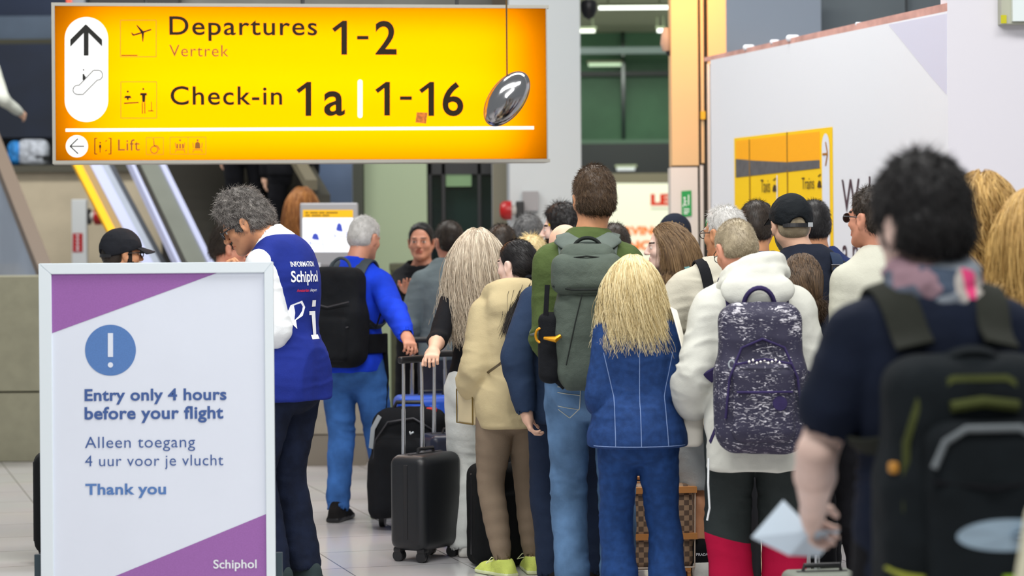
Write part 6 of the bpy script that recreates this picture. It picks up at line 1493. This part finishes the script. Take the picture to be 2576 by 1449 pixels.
# man in the white hooded shell
p = Person('man with cropped blond hair in a white hooded jacket, head bowed', 1898, 580, 612, rz=0, H=1.665, lean=4, head=(20, 24, 0), skin='ruddy', headoff=(-.045, -.01, -.0), armL=dict(up=(.24, -.10, -1), fo=(.02, .9, -.75)), armR=dict(up=(.18, .0, -1), fo=(-.1, 1, -.3)), feet=((-.10, .02, 8), (.12, .0, -8)), b=1.08)
p.body(); wj = p.top('hooded_jacket', WHITEJ, hem=.388, ew=.045, ed=.05, hemw=.05, collar=.02, collar_r=.08, sr=(.094, .102, .104, .075), sleeve=.9, amp=.012, sc=(7, 7, 5), shoulder=.075)
p.pants('trousers', TWOT, r=(.118, .104, .092, .09, .09), amp=.008, knee=.009); p.shoes(BLKSH)
p.short('ashblond', t=.010, n=7500, L=.012, low=-.05, ls=.3, lift=.7, r=.001, rnd=.4); p.glasses(GUN, rim=.0018)
mb = MB(); mb.tube([(-.20, -.10, .70), (-.205, -.13, .60), (-.20, -.13, .50), (-.21, -.125, .45)], .004, 6); mb.build('drawstring', SHIRT, p.root)


def ex(t, o, c, R, lq):
    q = lambda x, y, z: tuple(c + R @ np.array([x, y, z]))
    mb = MB(); mb.tube([q(-.15, -.10, -.16), q(-.135, -.125, .0), q(-.085, -.115, .12), q(0, -.10, .155), q(.085, -.115, .12), q(.135, -.125, .0), q(.15, -.10, -.16)], .0055, 7); mb.tube([q(-.11, -.15, .055), q(0, -.165, .075), q(.11, -.15, .055)], .005, 7); mb.tube([q(-.11, -.155, -.055), q(0, -.172, -.055), q(.11, -.155, -.055)], .005, 7); mb.build('zip', VIOL, t, smooth=True)
    mb = MB()
    for i in range(9): a = -.06 + .015 * i; mb.lathe([(.001, -.007), (.007, 0), (.001, .007)], q(a, -.158 - .006 * math.cos(a * 20), .065 + .006 * math.sin(i * 2.1)), 'z', 10)
    mb.build('beaded_zip_charm', mat('charm_silver', S(206, 204, 200), .25, .5), t, smooth=True)
    def fn(F): F.box(c + R @ np.array([0, -.105, -.10]), (.125, .05, .155), .045, R, .02)
    soft('front_pocket', c - .42, c + .42, .007, fn, PATT, t, amp=.004); MB().lathe([(.001, -.004), (.028, -.003), (.03, .004)], q(.06, -.158, -.10), 'y', 20).build('round_badge', VIOL, t, smooth=True)
    MB().tube([q(.062 * math.cos(a), .02 - .02 * math.sin(a), .285 + .075 * math.sin(a)) for a in np.linspace(0, math.pi, 14)], .010, 8).build('grab_handle', VIOL, t, smooth=True)
    MB().tube([q(-.155, -.02, .05), q(-.165, -.05, -.06), q(-.175, -.03, -.18), q(-.2, .06, -.26)], 1, flat=(.016, .005, (-1, -.6, 0))).build('side_strap', VIOL, t)
    MB().tube([q(-.125 + .012 * math.cos(a), -.118, .055 + .016 * math.sin(a)) for a in np.linspace(0, 6.2832, 14)], .003, 6, caps=False).build('split_ring', SILVER, t)


rucksack(p, 'violet and white speckled backpack on the man in the white hooded jacket', w=.33, h=.60, dp=.19, f=.615, out=.05, m=PATT, straps=VIOL, on=wj, extra=ex, handle=False, r=.075, sw=.055, sx=.105, amp=.006, h_=.0075)

c = p.sp(.835); K_ = p.k
def fn(F):
    for i_, (a_, r_) in enumerate(((1., .030), (.88, .028))): F.chain([c + np.array([.128 * a_ * math.cos(q), .105 * a_ * math.sin(q) - .045, .030 - .040 * math.sin(q) + .030 * math.cos(q) + .045 * i_]) * K_ for q in np.linspace(0, 2 * math.pi, 20)], [r_ * K_] * 20, k=.02)
    F.ell(c + np.array([.0, -.185, -.005]) * K_, np.array([.155, .045, .085]) * K_, rx(-.30), .035); F.seg(c + np.array([0, .0, -.02]), c + np.array([.01, .02, .2]), .078, .10, k=.02, sub=True); F.cut(c + np.array([0, 0, -.095]), (0, 0, -1), .02)
soft('hood', c - .35, c + .35, .006, fn, WHITEJ, p.root, amp=.010, sc=(8, 8, 12), seed=8, rel=1)

# man with sunglasses half hidden by the near man
p = Person('man in dark sunglasses and a pale shirt beside the near man', 2222, 466, 602, rz=18, head=(24, -2, 0), skin='ruddy', headoff=(-.03, 0, 0))
p.body(); p.top('shirt', PALES, hem=.5, ew=.03, ed=.03, amp=.006); p.top('collar', BLACKC, hem=.79, ew=-.02, ed=-.01, arms=(), collar=.0, collar_r=.08, amp=.002, shoulder=.03); p.pants('trousers', BLACKC); p.shoes(BLKSH); p.short('dark', t=.012, n=4500, L=.020, amp=.004, curl=.002, low=-.045, side_t=.004); p.glasses(GUN, mat('lens_black', S(26, 24, 24), .1), shift=.004, name='sunglasses', rim=.0025)

# people peeping through, farther up the queue
p = Person('black haired man in profile with a yellow sticker on his temple', 1428, 517, 452, rz=64, head=(16, 0, 0), skin='pale', fine=1.1)
p.body(beard='dark', brow='black'); p.top('jacket', BLACKC, hem=.5, ew=.03, ed=.03); p.pants('trousers', BLACKC); p.shoes(BLKSH); p.short('black', t=.018, n=4500, L=.03, low=-.04, tt=.03, lift=.5, front=.07, amp=.004)
MB().lathe([(.001, -.005), (.009, 0), (.001, .005)], tuple(p.hp((-.064, .052, .028))), 'x', 12).build('sticker', mat('yellow_dot', S(250, 200, 20), .5), p.root, smooth=True)
p = Person('grey haired person seen from behind, below the fire bell', 1330, 538, 426, rz=-10, fine=1.2); p.body(); p.top('jacket', CHARC, hem=.5, ew=.03, ed=.03); p.pants('trousers', BLACKC); p.shoes(BLKSH); p.short('salt', t=.016, n=4200, L=.022, low=-.05, amp=.003)
p = Person('light haired person just visible above the black ponytail', 1338, 590, 482, rz=0, fem=1, fine=1.2); p.body(); p.top('top', WHITEG, hem=.5); p.pants('trousers', BLACKC); p.shoes(BLKSH); p.short('blond', t=.014, n=3500, L=.03, low=-.06)
p = Person('dark haired person right of the long ash blonde hair', 1262, 562, 448, rz=-14, skin='tan', fine=1.2); p.body(); p.top('jacket', CHARC, hem=.5, ew=.03, ed=.03); p.pants('trousers', BLACKC); p.shoes(BLKSH); p.short('dark', t=.013, n=3500, L=.02, low=-.045)
p = Person('dark haired person just right of the tall man\'s neck', 1548, 560, 492, rz=0, fine=1.2); p.body(); p.top('jacket', BLACKC, hem=.5); p.pants('trousers', BLACKC); p.shoes(BLKSH); p.short('dark', t=.014, n=3500, L=.02, low=-.06)
p = Person('man in a black open-back cap behind the poster stand', 296, 577, 478, rz=-52, skin='tan', head=(-8, 0, 0), fine=1.1); p.body(beard='dark'); p.top('shirt', BLACKC, hem=.5); p.pants('trousers', DARKJ); p.shoes(BLKSH); p.short('dark', t=.004, n=2500, L=.01, low=-.05); p.capwear(cloth('cap_charcoal', (30, 32, 38), bump2=.3), t=.018, low=-.004, strap=BLACK, back_opening=True); p.glasses(BLACK, rim=.003)
p = Person('dark haired man in an orange top behind the poster stand', 566, 568, 432, rz=-84, skin='ruddy', head=(-4, 6, 0), fine=1.1, headoff=(0, -.0, 0)); p.body(beard=None, brow='dark'); p.top('top', ORNG, hem=.5, ew=.03, ed=.03); p.pants('trousers', BLACKC); p.shoes(BLKSH); p.short('dark', t=.020, n=3800, L=.03, low=-.02, tt=.034, side_t=.004, lift=.7, front=.072)
p = Person('woman with long red hair in a yellow coat behind the screen', 762, 472, 325, rz=-6, fem=1, H=1.72, z0=.27, fine=1.3); p.body(); p.top('coat', YELC, hem=.45, ew=.05, ed=.05, sr=(.085, .08, .07, .06)); p.pants('trousers', BLACKC); p.shoes(BLKSH); p.long('red', L=.40, n=1800, t=.02, r=.0035, wave=.008)
MB().box((p.loc.x - .35, p.loc.y - .3, 0), (p.loc.x + .35, p.loc.y + .35, .27)).build('landing_step', STEP)
tag(bpy.data.objects['landing_step'], 'dark landing step under the red haired woman', 'step')
for k_, (t_, sd_, lab, c1, c2, hc) in enumerate(((.36, .45, 'rider in black on the dark escalator, head hidden by the yellow sign', BLACKC, BLACKC, 'black'), (.50, .85, 'rider with a yellow bag higher on the dark escalator', CHARC, DARKJ, 'dark'), (.22, .75, 'rider in dark clothes and white trainers low on the dark escalator', BLACKC, BLACKC, 'dark'))):
    i_ = int(t_ * 16); q_ = ES_A.lerp(ES_B, (i_ + .5) / 16) + ES_W * sd_; zz = ES_A.lerp(ES_B, i_ / 16).z - .18
    pxx = CX + (q_.x) / q_.y * FPX; p = Person(lab, pxx, 0, FPX / q_.y, rz=-8 + 10 * k_, H=1.76, z0=zz, fine=1.4); p.loc.x = q_.x; p.root.location = p.loc
    p.body(); p.top('jacket', c1, hem=.47, ew=.04, ed=.04); p.pants('trousers', c2); p.shoes(WHSH if k_ == 2 else BLKSH, RUBBER); p.short(hc, t=.013, n=1500, L=.02, r=.002)
    if k_ == 1:
        t = p.thing('shoulder_bag', 'yellow shoulder bag of the rider on the escalator', 'bag'); soft('body', np.array([-.1, -.5, .5]), np.array([.55, .2, 1.2]), .012, lambda F: F.box((.24, -.14, .86), (.10, .07, .09), .04), cloth('yellow_bag', (220, 190, 20)), t); MB().tube([(.2, -.12, .94), (.16, -.13, 1.2), (.13, -.05, 1.46), (.14, .08, 1.3)], 1, flat=(.03, .006, (0, -1, .3))).build('strap', BLACKC, t)
p = Person('person in an off-white jacket at the upper left edge', -52, 70, 282, rz=-20, H=1.72, z0=W(-52, 70, FPX / 282).z - 1.72, fine=1.4, armR=dict(up=(.35, .0, -1), fo=(.1, .9, -.4))); p.body(); p.top('jacket', WHITEG, hem=.5, ew=.03, ed=.03); p.pants('trousers', BLACKC); p.shoes(BLKSH); p.short('dark', t=.012, n=1500, L=.02, r=.002)

# right foreground: curly blond, straight blond, then the near backpacker
p = Person('person with curly golden hair behind the near man\'s head', 2476, 440, 722, rz=0, fem=1, fine=1.1); p.body(); p.top('top', BLACKC, hem=.5); p.pants('trousers', BLACKC); p.shoes(BLKSH)
p.long('gold', L=.34, n=2600, wave=.018, spread=3., t=.040, r=.0022, seed=21, fade=.2, m=22)
p = Person('person with straight golden hair and a black top cut by the right edge', 2606, 480, 762, rz=0, fem=1, fine=1.1); p.body(); p.top('top', BLACKC, hem=.5, ew=.03, ed=.03); p.pants('trousers', BLACKC); p.shoes(BLKSH); p.long('gold', L=.36, n=2600, wave=.004, spread=.8, t=.030, r=.0025, seed=22, fade=.15)
p = Person('near dark haired man in a navy T-shirt and patchwork scarf, holding a folded paper', 2352, 380, 1100, rz=8, lean=2, skin='pale', head=(20, 2, 0), headoff=(-.012, 0, 0), hairh=.045, hsc=1.07, armk=1.18, armL={'px': (2045, 1285, 5.70), 'hint': (-.5, -.8, -.2), 'curl': .5, 'palm': (.7, 0, -.4)}, armR=dict(up=(.2, .0, -1), fo=(-.2, 1, -.1)), b=1.06)
p.body(forearm=True); ts = p.top('t_shirt', NAVYT, hem=.47, ew=.024, ed=.026, sleeve=.34, sr=(.078, .080, .078, .07), amp=.009, shoulder=.066); p.pants('trousers', BLACKC); p.shoes(BLKSH)
p.short('black', t=.022, n=7000, L=.03, low=-.05, ls=.3, tt=.032, side_t=.016, lift=.45, amp=.004, r=.0014, front=.075)
soft('scarf', p.sp(.85) - .2, p.sp(.85) + .2, .007, lambda F: [F.chain([p.sp(.838 + dz) + np.array([(.088 - dz * .6) * math.cos(a), (.078 - dz * .4) * math.sin(a) - .008, .012 * math.sin(a * 2 + dz * 90)]) for a in np.linspace(0, 6.2832, 16)], [rr] * 16) for dz, rr in ((0., .036), (.022, .034), (.040, .026))], scarfmat(), p.root, amp=.009, sc=(22, 22, 30))
OLV2 = cloth('olive_trim', (74, 80, 42)); GREYZ = cloth('grey_piping', (120, 126, 130)); PACK = cloth('pack_black', (20, 26, 30), var=.12); LIMEP = mat('lime_patch', S(150, 190, 40), .6)


def ex(t, o, c, R, lq):
    q = lambda x, y, z: tuple(c + R @ np.array([x, y, z]))
    mb = MB(); mb.tube([q(-.168, -.09, -.05), q(-.165, -.09, .10), q(-.135, -.09, .19), q(-.06, -.095, .235), q(.06, -.095, .235), q(.135, -.09, .19), q(.165, -.09, .10), q(.168, -.09, -.05)], 1, flat=(.016, .008, (0, -1, .3))); mb.tube([q(-.07, -.108, .175), q(0, -.110, .185), q(.08, -.108, .175)], .013, 8); mb.build('olive_trim', OLV2, t, smooth=True)
    def fn(F): F.box(c + R @ np.array([0, -.12, -.07]), (.135, .055, .215), .055, R, .02)
    fp = soft('front_pocket', c - .5, c + .5, .008, fn, PACK, t, amp=.004)
    mb = MB(); mb.tube([q(-.128, -.165, .05), q(-.105, -.172, .105), q(-.06, -.176, .132), (q(.06, -.176, .132)), q(.105, -.172, .105), q(.128, -.165, .05)], .008, 8); mb.build('zip', GREYZ, t, smooth=True)
    mb = MB(); mb.tube([q(-.13, -.165, .02), q(0, -.182, .005), q(.13, -.165, .02)], .006, 6); mb.build('pocket_flap', BLACKC, t)
    V = [(.115 * math.cos(a), .034 * math.sin(a)) for a in np.linspace(0, 2 * math.pi, 40, endpoint=False)]; lg = decal(fp, fp, V + [(0, 0)], [(i, (i + 1) % 40, 40) for i in range(40)], mat('badge_pale_blue', S(156, 178, 196), .4), q(.03, -.3, -.095), (1, 0, 0), (0, 0, 1), tuple(R @ np.array([0, -1, 0])), name='oval_badge')
    decal(fp, fp, [(-.03, -.016), (.03, -.016), (.03, .016), (-.03, .016)], [(0, 1, 2, 3)], LIMEP, q(.045, -.3, -.195), (1, 0, 0), (0, 0, 1), tuple(R @ np.array([0, -1, 0])), name='lime_tag')
    MB().tube([q(.085 * math.cos(a), -.02 - .03 * math.sin(a), .23 + .065 * math.sin(a)) for a in np.linspace(0, math.pi, 16)], 1, flat=(.024, .012, lambda v: Vector(v) - Vector(q(0, .0, .22)))).build('grab_handle', PACK, t, smooth=True)
    MB().tube([q(-.198, -.05, -.17), q(-.175, -.10, -.185), q(-.14, -.125, -.19)], 1, flat=(.02, .006, (0, -.6, 1))).build('side_tab', mat('yellow_green_tab', S(140, 146, 44), .6), t)
    MB().rbox(q(-.188, -.07, .045), (.010, .012, .012), .006).build('zip_pull', mat('amber_pull', S(200, 140, 50), .5), t)


rucksack(p, 'big black backpack with olive trim on the near man', w=.37, h=.57, dp=.20, f=.60, out=.03, m=PACK, straps=cloth('pack_strap', (44, 46, 40)), on=ts, extra=ex, handle=False, r=.08, sw=.085, sx=.10, amp=.005, h_=.008)
# folded paper in his hand
t = empty('folded_paper', (0, 0, 0), 0, 'folded pale blue paper in the near man\'s hand', 'paper'); PB = mat('paper_pale_blue', S(206, 222, 236), .7); d = 5.72
def pw(x, y, dd=0.): return W(x, y, d + dd)
mb = MB(); mb.quadslab([pw(1890, 1352, .10), pw(1970, 1258, .10), pw(2045, 1335, .0), pw(1985, 1398, .03)], (.0005, .002, 0)); mb.quadslab([pw(1985, 1398, .03), pw(2045, 1335, 0.), pw(2113, 1335, .09), pw(2062, 1400, .10)], (-.0005, .002, 0)); mb.build('sheet', PB, t); rebase(t)
tag(soft('cream_bag', np.array(W(2640, 1500, 4.5)) - .5, np.array(W(2740, 1180, 4.5)) + .5, .01, lambda F: F.box(np.array(W(2750, 1475, 4.5)), (.15, .10, .22), .12, ry(.16)), cloth('cream_bag_cloth', (222, 218, 190)), None), 'cream rounded bag cut by the lower right corner', 'bag')


# ------------------------------------------------------------------ luggage
def suitcase(label, px, d, w, h, dp, rz, m, name='suitcase', rods=None, ribs=0, wheels=True, r=.04, trim=BLACK, soft_=False, zips=True, grip_z=None, lean=0., z0=None, off=.0):
    x = W(px, 1200, d).x; z0 = .055 if wheels else 0.; t = empty(name, (x, d, 0), rz * D2R, label, 'suitcase')
    if soft_: soft('shell', np.array([-w, -dp, 0]) , np.array([w, dp, h + .2]), .008, lambda F: [F.box((0, 0, z0 + h / 2), (w / 2, dp / 2, h / 2), r), F.box((0, -dp / 2 + .01, z0 + h * .42), (w / 2 - .04, .045, h * .33), .03, None, .02)], m, t, amp=.003)
    else:
        mb = MB(); mb.rbox((0, 0, z0 + h / 2), (w / 2, dp / 2, h / 2), r, 5)
        for i in range(ribs):
            xx = -w / 2 + w * (i + 1) / (ribs + 1)
            for s_ in (-1, 1): mb.rbox((xx, s_ * (dp / 2), z0 + h / 2), (w / (ribs + 1) * .3, .006, h / 2 - .05), .006, 2)
        mb.build('shell', m, t, smooth=True)
    if zips:
        P = [(sx * (w / 2 + .001) , off, z) for sx, z in ((-1, z0 + .06), (-1, z0 + h - .05))] + [(-w / 2 + .04, off, z0 + h + .001), (w / 2 - .04, off, z0 + h + .001)] + [(w / 2 + .001, off, z0 + h - .05), (w / 2 + .001, off, z0 + .06)]
        MB().tube(P, 1, flat=(.022, .004, lambda p: Vector((p[0], 0, p[2] - z0 - h / 2)))).build('zip', trim, t)
    if wheels:
        for sx in (-1, 1):
            for sy in (-1, 1):
                c = Vector((sx * (w / 2 - .045), sy * (dp / 2 - .04), .028)); mb = MB()
                for k in (-.012, .012): mb.cyl(c + Vector((k - .008, 0, 0)), c + Vector((k + .008, 0, 0)), .028, 18)
                mb.rbox(c + Vector((0, 0, .03)), (.024, .022, .012), .006, 2); mb.build('wheel', trim, t, smooth=True)
    MB().tube([(-.07, 0, z0 + h - .005), (-.065, 0, z0 + h + .022), (.065, 0, z0 + h + .022), (.07, 0, z0 + h - .005)], .009, 8).build('carry_handle', trim, t, smooth=True)
    if rods:
        y = dp / 2 - .035; gz = grip_z
        for sx in (-1, 1):
            mb = MB(); a = Vector((sx * rods / 2, y, z0 + h - .03)); b = Vector((sx * rods / 2 * .94 + lean, y, gz)); mb.cyl(a, a.lerp(b, .52), .0105, 14); mb.cyl(a.lerp(b, .5), b, .0085, 14); mb.build('rod', mat('rod_aluminium', (.72, .74, .77), .25, 1.), t, smooth=True)
        MB().rbox((lean, y, gz + .012), (rods / 2 + .03, .016, .018), .012).build('grip', BLACK, t, smooth=True)
    return t


HARD = mat('black_hard_shell', S(26, 28, 32), .38, bump=.15, bscale=300); NAVYS = mat('navy_hard_shell', S(28, 34, 56), .35); SOFTB = cloth('black_case_cloth', (16, 18, 20), var=.1); BLUES = mat('blue_shell', S(40, 96, 220), .4); GREYC = mat('grey_green_shell', S(112, 118, 108), .5); DGREYC = mat('dark_grey_shell', S(58, 60, 66), .5)
suitcase('small black hard suitcase with raised chrome rods beside the white trousers', 1071, 11.95, .36, .475, .22, 58, HARD, rods=.17, ribs=0, grip_z=.985, trim=BLACK, r=.05)
suitcase('dark navy suitcase behind the small black one', 1146, 12.6, .34, .52, .24, 20, NAVYS, rods=.18, grip_z=.98, r=.04)
suitcase('black soft suitcase at the left leg of the beige hoodie woman', 1248, 11.68, .26, .50, .24, 20, SOFTB, soft_=True, wheels=False, r=.06)
suitcase('large black suitcase behind the taupe leggings', 1312, 12.0, .34, .52, .24, 6, SOFTB, r=.05, rods=.2, grip_z=.72)
suitcase('bright blue suitcase behind the black wheeled backpack', 1086, 13.85, .42, .64, .26, 10, BLUES, rods=.2, grip_z=1.0, ribs=3)
suitcase('brown checked trolley case with tan straps between the flared jeans', 1634, 11.15, .40, .40, .22, 6, CHECK, r=.05, trim=TANL, wheels=True)
T_ = bpy.data.objects['suitcase.005']
mb = MB()
for z in (.20, .415): mb.box((-.202, -.122, z), (.202, .122, z + .028))
mb.build('leather_band', TANL, T_); MB().tube([(-.19, -.112, .07), (.19, -.112, .07), (.195, -.112, .42), (-.195, -.112, .42), (-.19, -.112, .07)], .005, 6).build('piping', mat('pale_piping', S(206, 188, 170), .5), T_)
suitcase('dark case between the washed jeans and the denim flares', 1506, 11.4, .30, .48, .22, 10, SOFTB, r=.05)
suitcase('black suitcase sticking out left of the poster stand', 172, 11.9, .34, .50, .24, 12, SOFTB, r=.06)
suitcase('dark grey case at the left leg of the crimson trousers', 1846, 10.3, .20, .52, .22, 5, DGREYC, r=.03)
suitcase('grey green case with a pale handle bar by the near man', 2066, 8.5, .26, .35, .2, 8, GREYC, r=.03, rods=.0001, grip_z=.46)
# black wheeled backpack standing beside the blue fleece man
d = 13.2; t = empty('wheeled_backpack', (W(1032, 1200, d).x, d, 0), -6 * D2R, 'large black wheeled backpack standing behind the small black suitcase', 'backpack')
def fn(F):
    F.box((0, 0, .37), (.205, .13, .30), .10); F.box((-.02, -.10, .30), (.165, .09, .22), .07, None, .02); F.box((-.16, -.03, .24), (.06, .12, .17), .05, None, .03)
soft('body', np.array([-.45, -.4, 0]), np.array([.45, .4, .9]), .009, fn, BAGBLK, t, amp=.009, sc=(9, 9, 7))
MB().tube([(-.09, -.02, .655), (-.07, -.02, .70), (.07, -.02, .70), (.09, -.02, .655)], .011, 8).build('grab_handle', BLACK, t, smooth=True)
mb = MB(); mb.tube([(-.19, -.13, .30), (-.17, -.15, .50), (-.10, -.15, .60), (.04, -.14, .62), (.14, -.13, .56), (.19, -.10, .40)], .006, 7); mb.build('zip', GUN, t, smooth=True)
mb = MB(); mb.tube([(-.205, -.08, .45), (-.19, -.10, .56), (-.15, -.11, .63)], 1, flat=(.03, .006, (-.5, -1, .2))); mb.build('pale_trim', mat('pale_webbing', S(150, 156, 160), .6), t, smooth=True)
MB().tube([(.03, -.20, .55), (.035, -.215, .54), (.05, -.205, .55)], .005, 6).build('logo_tag', SILVER, t)
MB().rbox((.13, -.06, .66), (.03, .012, .014), .008).build('red_tag', mat('red_tag', S(206, 30, 30), .5), t)
for sx in (-1, 1): MB().cyl((sx * .17 - .015, .08, .045), (sx * .17 + .015, .08, .045), .045, 20).build('wheel', BLACK, t, smooth=True)
